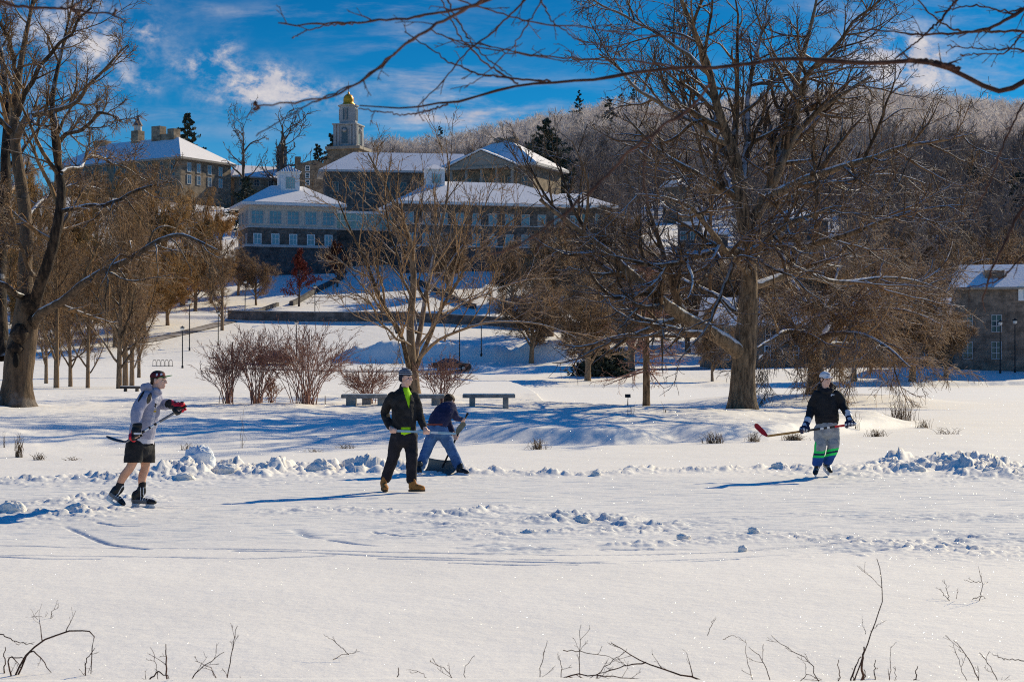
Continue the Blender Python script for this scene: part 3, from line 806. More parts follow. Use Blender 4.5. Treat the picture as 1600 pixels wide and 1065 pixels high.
a3, r3 = grow(a2, r2, 4, .15, 1.0, 38, .55, 4, .65, .010, .3, .15, rng, 0, Lmin=.4)
put_tree('vase_shaped_tree', 'bare vase-shaped tree of several rising stems behind the stone benches', 'tree', gb, [(tp, trd, 12), (lp, lrd, 8)], [(a1, r1, 5), (a2, r2, 4), (a3, r3, 3)], M['bark_brown'], M['twig_brown'], rng, s_trunk=[.3, .9], s_crown=[.9, .6, .35])

# ---- the small tiered conifer-like tree, bare
D = 62.0; gb = on_ground(1010, D); bq = HORIZ - (gb[2] - CAM_H) * F_PX / D
tr = [[(1010, bq + 3, 0, 15), (1010, bq - 10, 0, 12), (1010, 580, 0, 11), (1010, 520, 0, 9), (1009, 470, 0, 6), (1008, 430, 0, 3), (1008, 405, 0, 1.5)]]
tp, trd = limb_group(tr, D, 30)
a1, r1 = grow(tp, trd, 62, .26, .99, 84, .42, 8, .30, .010, -.15, .09, rng, 0, shrink=.85, spread=.35)
a2, r2 = grow(a1, r1, 9, .15, 1.0, 48, .42, 6, .6, .0085, -.1, .14, rng, 0, spread=.5)
a3, r3 = grow(a2, r2, 4, .15, 1.0, 46, .5, 4, .65, .007, -.2, .16, rng, 0, Lmin=.1)
put_tree('larch', 'small bare larch with tiers of level reddish branches, left of the big spreading tree', 'tree', gb, [(tp, trd, 10)], [(a1, r1, 5), (a2, r2, 3), (a3, r3, 3)], M['bark_brown'], M['stem_red'], rng, s_trunk=[.2], s_crown=[.5, .3, .2])


# ---- copies: middle-distance trees from a few templates
def template(name, seed, H, kind):
    """unit trees standing at the origin"""
    rg = np.random.default_rng(seed)
    g = np.zeros(3)
    if kind == 'willow':
        path = [(0, 0, -.3), (.1, 0, 1.2), (.0, .1, 2.5), (.2, 0, H * .35)]
        tp, trd = resample(path, [.42, .34, .30, .24], 10); tp = tp[None]; trd = trd[None]
        lp, lrd = grow(tp, trd, 11, .55, 1.0, 34, 1.75, 12, .62, .05, .9, .07, rg, 0, shrink=.3)
        a1, r1 = grow(lp, lrd, 9, .25, 1.0, 42, .42, 9, .5, .028, .2, .12, rg, 0)
        a2, r2 = grow(a1, r1, 7, .15, 1.0, 46, .75, 9, .5, .020, -2.4, .10, rg, 0)
        a3, r3 = grow(a2, r2, 9, .1, 1.0, 36, .75, 7, .7, .016, -2.6, .08, rg, 0, Lmin=.8)
        return tp, trd, lp, lrd, [(a1, r1, 4), (a2, r2, 3), (a3, r3, 3)]
    if kind == 'brush':
        path = [(0, 0, -.3), (.05, 0, 1.0), (.1, .05, H * .25), (.0, .1, H * .5)]
        tp, trd = resample(path, [.28, .22, .2, .12], 10); tp = tp[None]; trd = trd[None]
        lp, lrd = grow(tp, trd, 17, .25, 1.0, 48, 1.1, 10, .5, .04, .75, .10, rg, 0, shrink=.35)
        a1, r1 = grow(lp, lrd, 10, .15, 1.0, 46, .48, 8, .5, .026, .3, .14, rg, 0)
        a2, r2 = grow(a1, r1, 8, .1, 1.0, 46, .52, 6, .6, .020, .1, .17, rg, 0)
        a3, r3 = grow(a2, r2, 7, .1, 1.0, 44, .6, 4, .7, .018, .0, .18, rg, 0, Lmin=.5)
        return tp, trd, lp, lrd, [(a1, r1, 4), (a2, r2, 3), (a3, r3, 3)]
    if kind == 'tall':
        path = [(0, 0, -.3), (.02, 0, H * .2), (.15, .05, H * .45), (.1, .1, H * .7), (.25, .1, H)]
        tp, trd = resample(path, [.30, .23, .18, .11, .03], 16); tp = tp[None]; trd = trd[None]
        lp, lrd = grow(tp, trd, 24, .12, .98, 44, .46, 10, .55, .03, .8, .10, rg, 0, shrink=.55)
        a1, r1 = grow(lp, lrd, 8, .15, 1.0, 40, .45, 7, .5, .020, .6, .11, rg, 0)
        a2, r2 = grow(a1, r1, 7, .1, 1.0, 42, .5, 5, .6, .015, .3, .15, rg, 0)
        a3, r3 = grow(a2, r2, 5, .2, 1.0, 40, .6, 4, .7, .013, .2, .16, rg, 0, Lmin=.4)
        return tp, trd, lp, lrd, [(a1, r1, 4), (a2, r2, 3), (a3, r3, 3)]
    if kind == 'oak':      # skyline trees: heavy crooked limbs
        path = [(0, 0, -.5), (.1, 0, H * .25), (-.1, 0, H * .5), (.1, 0, H * .85)]
        tp, trd = resample(path, [.45, .35, .28, .08], 12); tp = tp[None]; trd = trd[None]
        lp, lrd = grow(tp, trd, 13, .3, 1.0, 50, .5, 10, .6, .06, .8, .16, rg, 0, shrink=.4)
        a1, r1 = grow(lp, lrd, 7, .25, 1.0, 48, .45, 7, .55, .045, .3, .18, rg, 0)
        a2, r2 = grow(a1, r1, 5, .2, 1.0, 44, .5, 5, .6, .04, .1, .2, rg, 0)
        return tp, trd, lp, lrd, [(a1, r1, 4), (a2, r2, 3)]


TPL = {}


def place(kind, px, d, Hm, label, name='bare_tree', cat='tree', group=None, rz=None, q=None, mt=None, mc=None, sx=1.0, seed=0, lean=0):
    key = (kind, seed, mc)
    if q is not None:
        g = ground_at(px, q); d = g[1]
    else:
        g = on_ground(px, d)
    H0 = {'willow': 13.0, 'brush': 10.0, 'tall': 14.0, 'oak': 15.0}[kind]
    s = Hm / H0 * (.86 if kind == 'willow' else 1)
    rz = rz if rz is not None else (px * 37 % 628) / 100
    if key not in TPL:
        rg = np.random.default_rng(seed + 900)
        tp, trd, lp, lrd, cr_ = template(kind, 100 + seed, H0, kind)
        mats = {'willow': ('bark_brown', 'twig_gold'), 'brush': ('bark_brown', 'twig_brown'), 'tall': ('bark_brown', 'twig_brown'), 'oak': ('stem_far', 'twig_dark')}[kind]
        t = put_tree(name, label, cat, (0, 0, 0), [(tp, trd, 10), (lp, lrd, 6)], cr_, M[mt or mats[0]], M[mc or mats[1]], rg, group, s_trunk=[.2, .7], s_crown=[.6, .4, .25][:len(cr_)])
        t.location = [float(c) for c in g]; t.rotation_euler = (0, 0, rz); t.scale = (s * sx, s * sx, s)
        TPL[key] = t
        return t
    t = dup(TPL[key], label, g, rz, (s * sx, s * sx, s), group)
    t.name = name
    return t


G = 'bare trees of the grove on the left lawn'
for px, q, h, sd, lab in ((72, 599, 9, 1, 'slim bare tree standing closest to the old gnarled willow trunk'),
                          (88, 606, 10, 2, 'bare tree with a straight stout trunk, second from the gnarled willow'),
                          (110, 604, 8, 1, 'short bare tree with a curved trunk, middle of the left grove'),
                          (137, 606, 7.5, 2, 'small crooked bare tree in the left grove, short forked trunk'),
                          (186, 607, 10, 3, 'tall slim bare tree, left stem of the trio behind the small plank bench'),
                          (196, 606, 11, 1, 'tall bare tree, middle stem of the trio behind the small plank bench'),
                          (206, 604, 10, 2, 'tall bare tree, right leaning stem of the trio behind the plank bench'),
                          (217, 590, 10, 3, 'bare tree standing further back, just right of the tall trio')):
    place('tall', px, None, h, lab, group=G, q=q, seed=sd, sx=.85)
place('tall', 347, None, 10.5, 'bare tree alone on the snowy slope left of the long retaining wall', q=516, seed=2, sx=1.25, rz=1.0)
GW = 'golden willows below the hipped-roof hall'
for px, d, h, sd, lab in ((30, 300, 24, 1, 'golden willow at the left frame edge, behind the old willow trunk'),
                          (115, 310, 23, 2, 'golden weeping willow under the left end of the hipped-roof hall'),
                          (190, 330, 22, 1, 'golden weeping willow below the stone cupola of the hall'),
                          (255, 318, 24, 2, 'tallest golden weeping willow, below the twin stone chimneys'),
                          (312, 335, 19, 1, 'golden willow under the sunlit hip of the hall roof'),
                          (150, 262, 19, 2, 'golden willow lower on the slope, behind the left grove'),
                          (232, 270, 18, 1, 'golden willow lower on the slope, above the bike rack'),
                          (75, 255, 19, 1, 'golden willow lower on the slope, beside the old willow trunk'),
                          (345, 350, 12, 2, 'rusty brown willow crown just left of the white pavilion'),
                          (285, 292, 19, 2, 'golden willow between the hall slope and the lone slope tree'),
                          (20, 262, 19, 2, 'golden willow low behind the hollow of the old willow trunk'),
                          (190, 288, 20, 1, 'golden willow in the thick of the slope, above the plank bench'),
                          (150, 348, 21, 2, 'golden willow close under the left part of the hall wall'),
                          (228, 352, 21, 1, 'golden willow close under the hall wall, between cupola and chimneys'),
                          (62, 342, 24, 1, 'golden willow at the far left end of the hall'),
                          (335, 312, 15, 1, 'golden willow at the left edge of the blue building shadow')):
    place('willow', px, d, h, lab, 'weeping_willow', group=GW, seed=sd, sx=.95)
GG = 'low golden-brown trees on the left slope'
for px, d, h, sd, lab in ((95, 238, 11, 1, 'low golden-brown tree behind the slim trunks of the left grove'), (140, 246, 12, 2, 'low golden-brown tree behind the middle of the left grove'),
                          (180, 236, 11, 3, 'low golden-brown tree behind the tall trio'), (225, 250, 12, 1, 'low golden-brown tree right of the trio, above the bike hoops'),
                          (262, 262, 11, 2, 'low golden-brown tree above the bare path'), (305, 285, 11, 3, 'low golden-brown tree right of the path, higher on the slope'),
                          (120, 275, 13, 3, 'golden-brown tree halfway up the slope on the left'), (215, 292, 13, 2, 'golden-brown tree halfway up the slope under the hall'), (50, 240, 12, 2, 'low golden-brown tree beside the old willow trunk'),
                          (330, 296, 10, 1, 'golden-brown tree at the upper left of the blue shade')):
    place('brush', px, d, h, lab, group=GG, seed=sd, sx=1.15, mc='twig_gold')
GB = 'brown bare trees across the lake'
for px, d, h, sd, sx, lab in ((918, 172, 11.5, 1, 1.2, 'brown bare tree with a straight trunk beside the dark evergreen bush'),
                              (1113, 175, 8, 2, .8, 'small bare tree on the far shore, left of the big trunk'),
                              (1335, 176, 9.5, 1, 1.2, 'bare tree on the far shore behind the right half of the drooping crown'),
                              (1425, 178, 12, 2, 1.3, 'bare tree on the far shore under the right end of the drooping crown'),
                              (860, 262, 19, 3, 1.1, 'bare brown tree at the right end of the long retaining wall'),
                              (930, 240, 17, 2, 1.1, 'tall brown tree behind the dark evergreen bush'),
                              (1000, 250, 15, 1, 1.2, 'brown tree behind the little bare larch'),
                              (1075, 245, 14, 3, 1.2, 'brown tree behind the low snow-topped limb'),
                              (1150, 262, 17, 2, 1.1, 'brown tree directly behind the big spreading trunk'),
                              (1250, 255, 16, 1, 1.2, 'brown tree rising behind the drooping crown'),
                              (1350, 250, 16, 3, 1.2, 'brown tree behind the long stone hall, left of its chimney'),
                              (1430, 262, 16, 2, 1.1, 'brown tree just left of the stone hall roof'),
                              (800, 300, 13, 1, 1.1, 'bare tree in front of the right stone wing, near its far windows'),
                              (885, 310, 15, 2, 1.1, 'bare tree at the right end of the stone wing'),
                              (960, 325, 17, 3, 1.1, 'bare tree past the end of the stone wing roof'),
                              (1020, 330, 8, 1, 1.1, 'bare tree below the sunlit gable on the hillside'),
                              (1478, 186, 9, 1, 1.2, 'bare tree in front of the stone hall gable'),
                              (1580, 230, 19, 3, 1.2, 'brown tree behind the stone hall at the right frame edge'),
                              (985, 205, 15, 1, 1.3, 'brown tree on the far lawn directly behind the bare larch'),
                              (1190, 240, 17, 3, 1.2, 'brown tree on the far lawn right of the big spreading trunk'),
                              (1300, 222, 17, 2, 1.3, 'brown tree on the far lawn above the white-capped player'),
                              (1390, 225, 17, 1, 1.2, 'brown tree on the far lawn right of the drooping crown'),
                              (1085, 300, 12, 2, 1.2, 'low brown tree on the slope below the flat-roofed house'),
                              (1200, 310, 15, 1, 1.2, 'brown tree on the slope right of the big tree fork'),
                              (1310, 300, 16, 3, 1.2, 'brown tree high on the slope above the long stone hall'),
                              (1420, 310, 17, 2, 1.2, 'tall brown tree on the slope behind the stone chimney'),
                              (1520, 300, 18, 1, 1.2, 'tall brown tree on the slope above the gabled stone hall'),
                              (1595, 305, 18, 2, 1.2, 'tall brown tree on the slope at the right frame edge'),
                              (830, 225, 12, 1, 1.2, 'small brown tree by the right end of the ploughed snowbank'),
                              (700, 312, 13, 2, 1.1, 'thin bare tree in front of the stone wing, near its cupola')):
    place('brush', px, d, h, lab, group=GB, seed=sd, sx=sx)
place('brush', 400, 296, 9, 'thin brown tree on the blue shaded slope left of the red oak', seed=3, sx=.9)
place('brush', 372, 306, 9, 'brown bush-like tree at the left corner of the pavilion base', seed=1, sx=1.2)
place('oak', 380, 400, 24, 'tall dark skyline tree with a narrow crown, left of the stone tower', 'skyline_tree', seed=1, sx=.62)
place('oak', 441, 430, 26, 'dark skyline tree with a spreading crown behind the stone tower', 'skyline_tree', seed=2, sx=1.0)

# ---- evergreens
def conifer(label, px, d, H, wid, seed, name='conifer', dark=(.012, .026, .014), group=None, frosty=0.0, dens=1.0):
    rg = np.random.default_rng(seed)
    g = on_ground(px, d)
    path = np.array([[0, 0, -.4], [0, 0, H * .5], [0, 0, H]]); tp, trd = resample(path, [H * .02, H * .012, .02], 10)
    tp = tp[None]; trd = trd[None]
    nb = int(95 * dens)
    a1, r1 = grow(tp, trd, nb, .10, .985, 88, wid / H, 6, .3, .03, -.25, .06, rg, 0, shrink=.93, spread=.15)
    V = []; 
    a2, r2 = grow(a1, r1, 26, .12, 1.0, 52, .33, 3, .5, .02, -.3, .12, rg, 0, Lmin=.5, spread=.5)
    # needle sprays: flat narrow blades along each shoot
    p0, p1 = a2[:, 0], a2[:, -1]; dd = nrm(p1 - p0); sd = nrm(np.cross(dd, rg.normal(size=dd.shape))) * (.16 + .14 * rg.random((len(dd), 1))) * (H / 14)
    dn = np.array([0, 0, -.12]) * (H / 14)
    V = np.stack([p0 - sd * .5, p0 + sd * .5 + dn, p1 + sd * .35 + dn, p1 - sd * .35], 1).reshape(-1, 3)
    Q = np.arange(len(V)).reshape(-1, 4)
    t = thing(name, label, 'tree', g, rg.random() * 6, group)
    Vt, Qt, at_ = pack([(tp, trd, 7), (a1, r1, 4)], rg, [.1, .3]); link('trunk', mesh_np('trunk', Vt, Qt, M['bark_brown'], attrs=at_), t)
    tone = np.repeat(rg.random(len(p0)), 4)
    link('crown', mesh_np('crown', V, Q, M['needles'], smooth=False, attrs={'snow': np.full(len(V), .2 + frosty), 'tone': tone}), t)
    return t


M['needles'] = bark('needles', (.018, .028, .022), (.075, .095, .066), snow=.7, lo=.5)
conifer('dark broad evergreen on the skyline right of the hipped-roof hall', 293, 470, 27, 9.5, 3, dens=1.0)
conifer('tall dark spruce beside the gabled end of the upper hall', 851, 430, 26, 13, 4, dens=1.5)
conifer('evergreen on the shaded slope left of the pavilion roof', 384, 372, 12, 8, 5)
conifer('evergreen right behind the foot of the white tower, left side', 519, 480, 23, 9, 6)
conifer('small evergreen top showing beside the stone gable chimney', 497, 480, 20, 6, 7, dens=.8)
GC = 'evergreens scattered in the frosted hillside wood'
for k, (px, d, h, w, lab) in enumerate(((688, 820, 22, 7, 'evergreen on the low frosted ridge, left of the roof peak chimney'),
                                        (905, 760, 24, 8, 'evergreen in the hillside wood above the stone wing roof'),
                                        (952, 700, 26, 11, 'broad round-topped evergreen in the mid hillside wood'),
                                        (970, 930, 24, 8, 'evergreen on the ridge left of the big tree limbs'),
                                        (990, 960, 28, 9, 'larger evergreen of the ridge pair left of the big tree limbs'),
                                        (1520, 450, 15, 9, 'dark evergreen on the shaded hillside near the right edge'),
                                        (1590, 430, 16, 10, 'dark evergreen on the shaded hillside at the right edge'))):
    conifer(lab, px, d, h, w, 20 + k, group=GC, dens=.6)
# broad dark evergreen bush by the lake
rg = np.random.default_rng(77); g = on_ground(942, 180)
n = 5200
u = nrm(rg.normal(size=(n, 3))); u[:, 2] = np.abs(u[:, 2])
rr_ = (.45 + .6 * rg.random((n, 1))) * (1 + .42 * np.sin(u[:, :1] * 6 + 1) * np.cos(u[:, 1:2] * 4 + u[:, 2:] * 5))
P0 = u * rr_ * np.array([2.6, 2.0, 2.5]) ; dv = nrm(u * .6 + rg.normal(size=(n, 3)) * .6) * .42; sdv = nrm(np.cross(dv, rg.normal(size=(n, 3)))) * .12
V = np.stack([P0 - sdv, P0 + sdv, P0 + dv + sdv * .3, P0 + dv - sdv * .3], 1).reshape(-1, 3)
t = thing('evergreen_bush', 'dark rounded evergreen bush on the far lake shore', 'shrub', g)
link('foliage', mesh_np('foliage', V, np.arange(4 * n).reshape(-1, 4), M['needles'], smooth=False, attrs={'snow': np.full(4 * n, .12), 'tone': np.repeat(rg.random(n), 4)}), t)
mb = MB()
for k in range(7):
    a = k * .9; mb.bar((.2 * math.cos(a), .2 * math.sin(a), -.2), (1.3 * math.cos(a), .9 * math.sin(a), 1.8), .09, 6, r2=.03)
mb.build('stem', M['stem_far'], t, True)

# ---- russet oaks that kept their leaves
M['leaf_red'] = bark('leaf_red', (.07, .012, .010), (.25, .045, .026), snow=0)
M['leaf_rust'] = bark('leaf_rust', (.06, .018, .011), (.17, .05, .026), snow=0)
for px, d, h, w, mat, lab, sd in ((467, 296, 9.4, 3.6, 'leaf_red', 'dark red-leaved young oak on the blue shaded slope below the pavilion', 1),
                                  (527, 318, 7.6, 3.6, 'leaf_rust', 'rust-brown leafy oak under the glass link, right of the red one', 2)):
    rg = np.random.default_rng(300 + sd); g = on_ground(px, d)
    tp, trd = resample([(0, 0, -.3), (.1, 0, h * .3), (0, .1, h * .7), (.1, 0, h)], [.2, .15, .09, .02], 12); tp = tp[None]; trd = trd[None]
    lp, lrd = grow(tp, trd, 22, .18, .98, 58, w / h * 1.15, 8, .5, .03, .55, .09, rg, 0, shrink=.75)
    a1, r1 = grow(lp, lrd, 8, .2, 1.0, 44, .45, 5, .6, .022, .2, .14, rg, 0)
    t = put_tree('leafy_oak', lab, 'tree', (0, 0, 0), [(tp, trd, 8), (lp, lrd, 5)], [(a1, r1, 3)], M['stem_far'], M['stem_far'], rg, s_trunk=[.2, .2], s_crown=[.1])
    t.location = [float(c) for c in g]
    tips = a1[:, 1:].reshape(-1, 3); tips = np.repeat(tips, 5, 0); n = len(tips)
    c = tips + rg.normal(size=(n, 3)) * .18; e1 = nrm(rg.normal(size=(n, 3))) * .15; e2 = nrm(np.cross(e1, rg.normal(size=(n, 3)))) * .09
    V = np.stack([c - e1, c - e2, c + e1, c + e2], 1).reshape(-1, 3)
    link('leaves', mesh_np('leaves', V, np.arange(4 * n).reshape(-1, 4), M[mat], smooth=False, attrs={'snow': np.zeros(4 * n), 'tone': np.repeat(rg.random(n), 4)}), t)

# ---- the frosted wood on the hill: one mass
M['wood'] = None
m_, nt_, b_ = nodes_of('wood_stems')
fa = N(nt_, 'ShaderNodeAttribute', attribute_name='frost'); ta = N(nt_, 'ShaderNodeAttribute', attribute_name='tone')
cd = mixc(nt_, ta.outputs['Fac'], (.07, .056, .052), (.27, .21, .18))
cf = mixc(nt_, ta.outputs['Fac'], (.46, .40, .385), (.86, .79, .75))
nt_.links.new(mixc(nt_, fa.outputs['Fac'], cd, cf), b_.inputs['Base Color']); b_.inputs['Roughness'].default_value = .9
tr_ = N(nt_, 'ShaderNodeBsdfTranslucent'); nt_.links.new(b_.inputs['Base Color'].links[0].from_socket, tr_.inputs['Color'])
ms_ = N(nt_, 'ShaderNodeMixShader'); nt_.links.new(maprange(nt_, fa.outputs['Fac'], 0, 1, .1, .42), ms_.inputs[0]); nt_.links.new(b_.outputs[0], ms_.inputs[1]); nt_.links.new(tr_.outputs[0], ms_.inputs[2])
nt_.links.new(ms_.outputs[0], nt_.nodes['Material Output'].inputs['Surface'])
M['wood'] = m_


def wood(name, label, n, xr, yr, seed, hr, cat='wood', frost_z=(58, 98)):
    rg = np.random.default_rng(seed)
    px = rg.uniform(*xr, n); d = np.sqrt(rg.uniform(yr[0] ** 2, yr[1] ** 2, n))
    x = (px - 800) / F_PX * d; z = land(x, d)
    keep = (z > 9) & ~((px > 1000) & (px < 1150) & (d < 432)) & ~((px > 1200) & (px < 1320) & (d < 384)) & ~((px < 1015) & (d < 360)) & ~((px < 700) & (d < 620)) & ~((px < 905) & (d < 470))
    x, d, z, px = x[keep], d[keep], z[keep], px[keep]; n = len(x)
    H = rg.uniform(*hr, n)
    B = 30
    base = np.stack([x, d, z - .5], -1)
    # trunk blades + branch blades + twig blades, each a thin tapered triangle
    t0 = np.concatenate([np.zeros((n, 1)), rg.uniform(.22, .9, (n, B - 1))], 1)
    az = rg.uniform(0, 2 * np.pi, (n, B)); elv = np.radians(rg.uniform(28, 68, (n, B)))
    ln = H[:, None] * (.14 + .34 * (1 - t0)) * rg.uniform(.5, 1.0, (n, B)); ln[:, 0] = H
    elv[:, 0] = np.pi / 2
    o = base[:, None, :] + np.stack([np.zeros((n, B)), np.zeros((n, B)), t0 * H[:, None]], -1)
    dv = np.stack([np.cos(elv) * np.cos(az), np.cos(elv) * np.sin(az), np.sin(elv)], -1) * ln[..., None]
    rad = np.where(np.arange(B)[None] == 0, .24, .12) * (H[:, None] / 14)
    sd_ = nrm(np.cross(dv, rg.normal(size=dv.shape))) * rad[..., None]
    # twigs
    Tn = 3
    tt = rg.uniform(.3, 1.0, (n, B, Tn)); o2 = o[:, :, None] + dv[:, :, None] * tt[..., None]
    dv2 = nrm(dv[:, :, None] / np.maximum(ln[:, :, None, None], .1) + rg.normal(size=(n, B, Tn, 3)) * .75) * (H[:, None, None, None] * rg.uniform(.08, .2, (n, B, Tn, 1)))
    sd2 = nrm(np.cross(dv2, rg.normal(size=dv2.shape))) * (.085 * H[:, None, None, None] / 14)
    o_ = np.concatenate([o.reshape(-1, 3), o2.reshape(-1, 3)]); d_ = np.concatenate([dv.reshape(-1, 3), dv2.reshape(-1, 3)]); s_ = np.concatenate([sd_.reshape(-1, 3), sd2.reshape(-1, 3)])
    V = np.stack([o_ - s_, o_ + s_, o_ + d_ + s_ * .15], 1).reshape(-1, 3)
    tree_tone = rg.random(n)
    tone = np.concatenate([np.repeat(tree_tone, B), np.repeat(tree_tone, B * Tn)]); tone = np.clip(tone * .6 + rg.random(len(tone)) * .4, 0, 1)
    zz = V[:, 2]; hf = (V[:, 2] - np.repeat(np.concatenate([np.repeat(z, B), np.repeat(z, B * Tn)]), 3)) / 14
    noise = fbm(V[:, 0] * .02, V[:, 1] * .02, 7)
    frost = sstep(frost_z[0], frost_z[1], zz + (noise - .5) * 75) * np.repeat(np.concatenate([np.repeat(.62 + .38 * tree_tone[::-1], B), np.repeat(.62 + .38 * tree_tone[::-1], B * Tn)]), 3) * np.clip(.5 + hf, 0, 1)
    o = link(name, mesh_np(name, V, np.arange(len(V)).reshape(-1, 3), M['wood'], smooth=False, attrs={'frost': frost, 'tone': np.repeat(tone, 3)}))
    o['kind'] = 'stuff'; o['label'] = label; o['category'] = cat
    return o


wood('hillside_wood', 'bare winter wood covering the hill, dark below and white with frost along the ridge', 9500, (560, 1900), (290, 1040), 5, (10, 18))
# ------------------------------------------------------------------ buildings
M['stone_dark'] = stone('stone_dark', (.19, .15, .125), (.10, .085, .075), (.20, .17, .15), size=.55)
M['stone_tan'] = stone('stone_tan', (.30, .225, .15), (.20, .15, .105), (.26, .21, .16), size=.6)
M['stone_base'] = stone('stone_base', (.11, .10, .095), (.07, .064, .062), (.13, .12, .115), size=.6)
M['stone_hall'] = stone('stone_hall', (.26, .19, .14), (.16, .12, .09), (.26, .20, .16), size=.5)
M['stucco'] = pmat('stucco', (.62, .55, .48), .85, .12, 1.5)
M['white_paint'] = pmat('white_paint', (.80, .80, .80), .5, .05, 2.0)
M['trim'] = pmat('trim', (.50, .48, .47), .6, .08, 2.0)
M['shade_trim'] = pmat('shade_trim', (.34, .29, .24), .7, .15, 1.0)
M['glass'] = glassmat('glass', (.16, .33, .40))
M['glass_pale'] = glassmat('glass_pale', (.26, .44, .44), .2)
M['glass_dark'] = glassmat('glass_dark', (.03, .05, .07))
M['tower_white'] = pmat('tower_white', (.38, .38, .385), .6, .12, .8)
M['louvre'] = pmat('louvre', (.10, .16, .19), .6, .3, 4.0)
M['gold'] = pmat('gold', (.80, .36, .03), .36, .15, 3.0, metal=.45)
M['iron'] = pmat('iron', (.03, .03, .032), .5, .3, 8.0)
M['copper_green'] = pmat('copper_green', (.10, .17, .15), .6, .3, 3.0)
M['slate'] = pmat('slate', (.10, .10, .12), .7, .3, 2.0)


def window(parent, x, z, w, h, nx=2, nz=2, y=0.0, side=False, fr='trim', gl='glass', t=.16):
    """a frame with mullions and its pane, standing proud of the wall at local y (or x when side)"""
    f = MB(); p = MB()
    def bx(mb, a0, a1, d0, d1, z0, z1):
        if side: mb.box(y + d0, y + d1, a0, a1, z0, z1)
        else: mb.box(a0, a1, y + d0, y + d1, z0, z1)
    s = 1 if side else -1                                  # outward direction
    def out(a, b): return (a, b) if s > 0 else (-b, -a)
    d0, d1 = out(-.02, .12)
    bx(f, x - w / 2 - t, x - w / 2, d0, d1, z - t, z + h + t); bx(f, x + w / 2, x + w / 2 + t, d0, d1, z - t, z + h + t)
    bx(f, x - w / 2, x + w / 2, d0, d1, z - t, z); bx(f, x - w / 2, x + w / 2, d0, d1, z + h, z + h + t)
    e0, e1 = out(.03, .09)
    for i in range(1, nx):
        xx = x - w / 2 + w * i / nx; bx(f, xx - .045, xx + .045, e0, e1, z, z + h)
    for i in range(1, nz):
        zz = z + h * i / nz; bx(f, x - w / 2, x + w / 2, out(.03, .085)[0], out(.03, .085)[1], zz - .04, zz + .04)
    fo = f.build('window', M[fr], parent)
    g0, g1 = out(.0, .028); bx(p, x - w / 2, x + w / 2, g0, g1, z, z + h)
    p.build('pane', M[gl], fo)
    return fo


def walls(parent, w, d, z0, z1, mat, name='wall', x0=None, y0=0.0):
    x0 = -w / 2 if x0 is None else x0
    return MB().box(x0, x0 + w, y0, y0 + d, z0, z1).build(name, M[mat], parent)


def hip(parent, x0, x1, y0, y1, z, h, oh=.9, inl=None, inr=None, name='roof', mat='roof', eave=.45, under='trim', gable=False):
    """hipped roof with a fascia; inl / inr = how far the ridge stops short of the eaves"""
    X0, X1, Y0, Y1 = x0 - oh, x1 + oh, y0 - oh, y1 + oh
    dd = (Y1 - Y0) / 2; inl = dd if inl is None else inl; inr = dd if inr is None else inr
    ym = (Y0 + Y1) / 2
    r = MB().add([(X0, Y0, z + eave), (X1, Y0, z + eave), (X1, Y1, z + eave), (X0, Y1, z + eave), (X0 + inl, ym, z + eave + h), (X1 - inr, ym, z + eave + h)],
                 [(0, 1, 5, 4), (2, 3, 4, 5), (1, 2, 5), (3, 0, 4), (0, 3, 2, 1)])
    ro = r.build(name, M[mat], parent)
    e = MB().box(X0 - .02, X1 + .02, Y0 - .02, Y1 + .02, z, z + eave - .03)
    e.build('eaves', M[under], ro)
    return ro


def building(name, label, px, d, t, z=None, cat='building', group=None, q=None):
    x = (px - 800) / F_PX * d
    z = ground_z(x, d) if z is None else z
    return thing(name, label, cat, (x, d, z), R(t), group)


def zq(q, d): return CAM_H + (HORIZ - q) / F_PX * d


# ---- pavilion with the lantern
D = 330.0
b = building('pavilion', 'square pavilion with cream upper storey, dark stone below and a white roof lantern', 458, D, 19, z=zq(430, D))
H = lambda q: zq(q, D) - zq(430, D)
w, dp = 17.4, 11.0
MB().box(-w / 2 - .5, w / 2 + .5, -.5, dp + .5, -6, H(387)).build('base', M['stone_base'], b)
MB().box(-w / 2 - .75, w / 2 + .75, -.75, dp + .75, H(387) + .003, H(383)).build('ledge', M['trim'], b)
MB().box(-w / 2, w / 2, 0, dp, H(383) + .003, H(357)).build('lower_wall', M['stone_dark'], b)
MB().box(-w / 2 - .2, w / 2 + .2, -.2, dp + .2, H(357) + .003, H(354.5)).build('band', M['trim'], b)
MB().box(-w / 2 + .05, w / 2 - .05, .05, dp - .05, H(354.5) + .003, H(322)).build('upper_wall', M['stucco'], b)
for i in range(5):
    x = -w / 2 + w * (i + .5) / 5
    window(b, x, H(350), 2.1, H(331) - H(350), 3, 3, y=.05, fr='trim')
    window(b, x, H(381.5), 1.25, H(367) - H(381.5), 2, 2, y=0, fr='white_paint')
for i in range(3):
    y = dp * (i + .5) / 3
    fo = window(b, y, H(350), 1.9, H(331) - H(350), 2, 3, y=w / 2 - .05, side=True)
    window(b, y, H(381.5), 1.2, H(367) - H(381.5), 2, 2, y=w / 2, side=True, fr='white_paint')
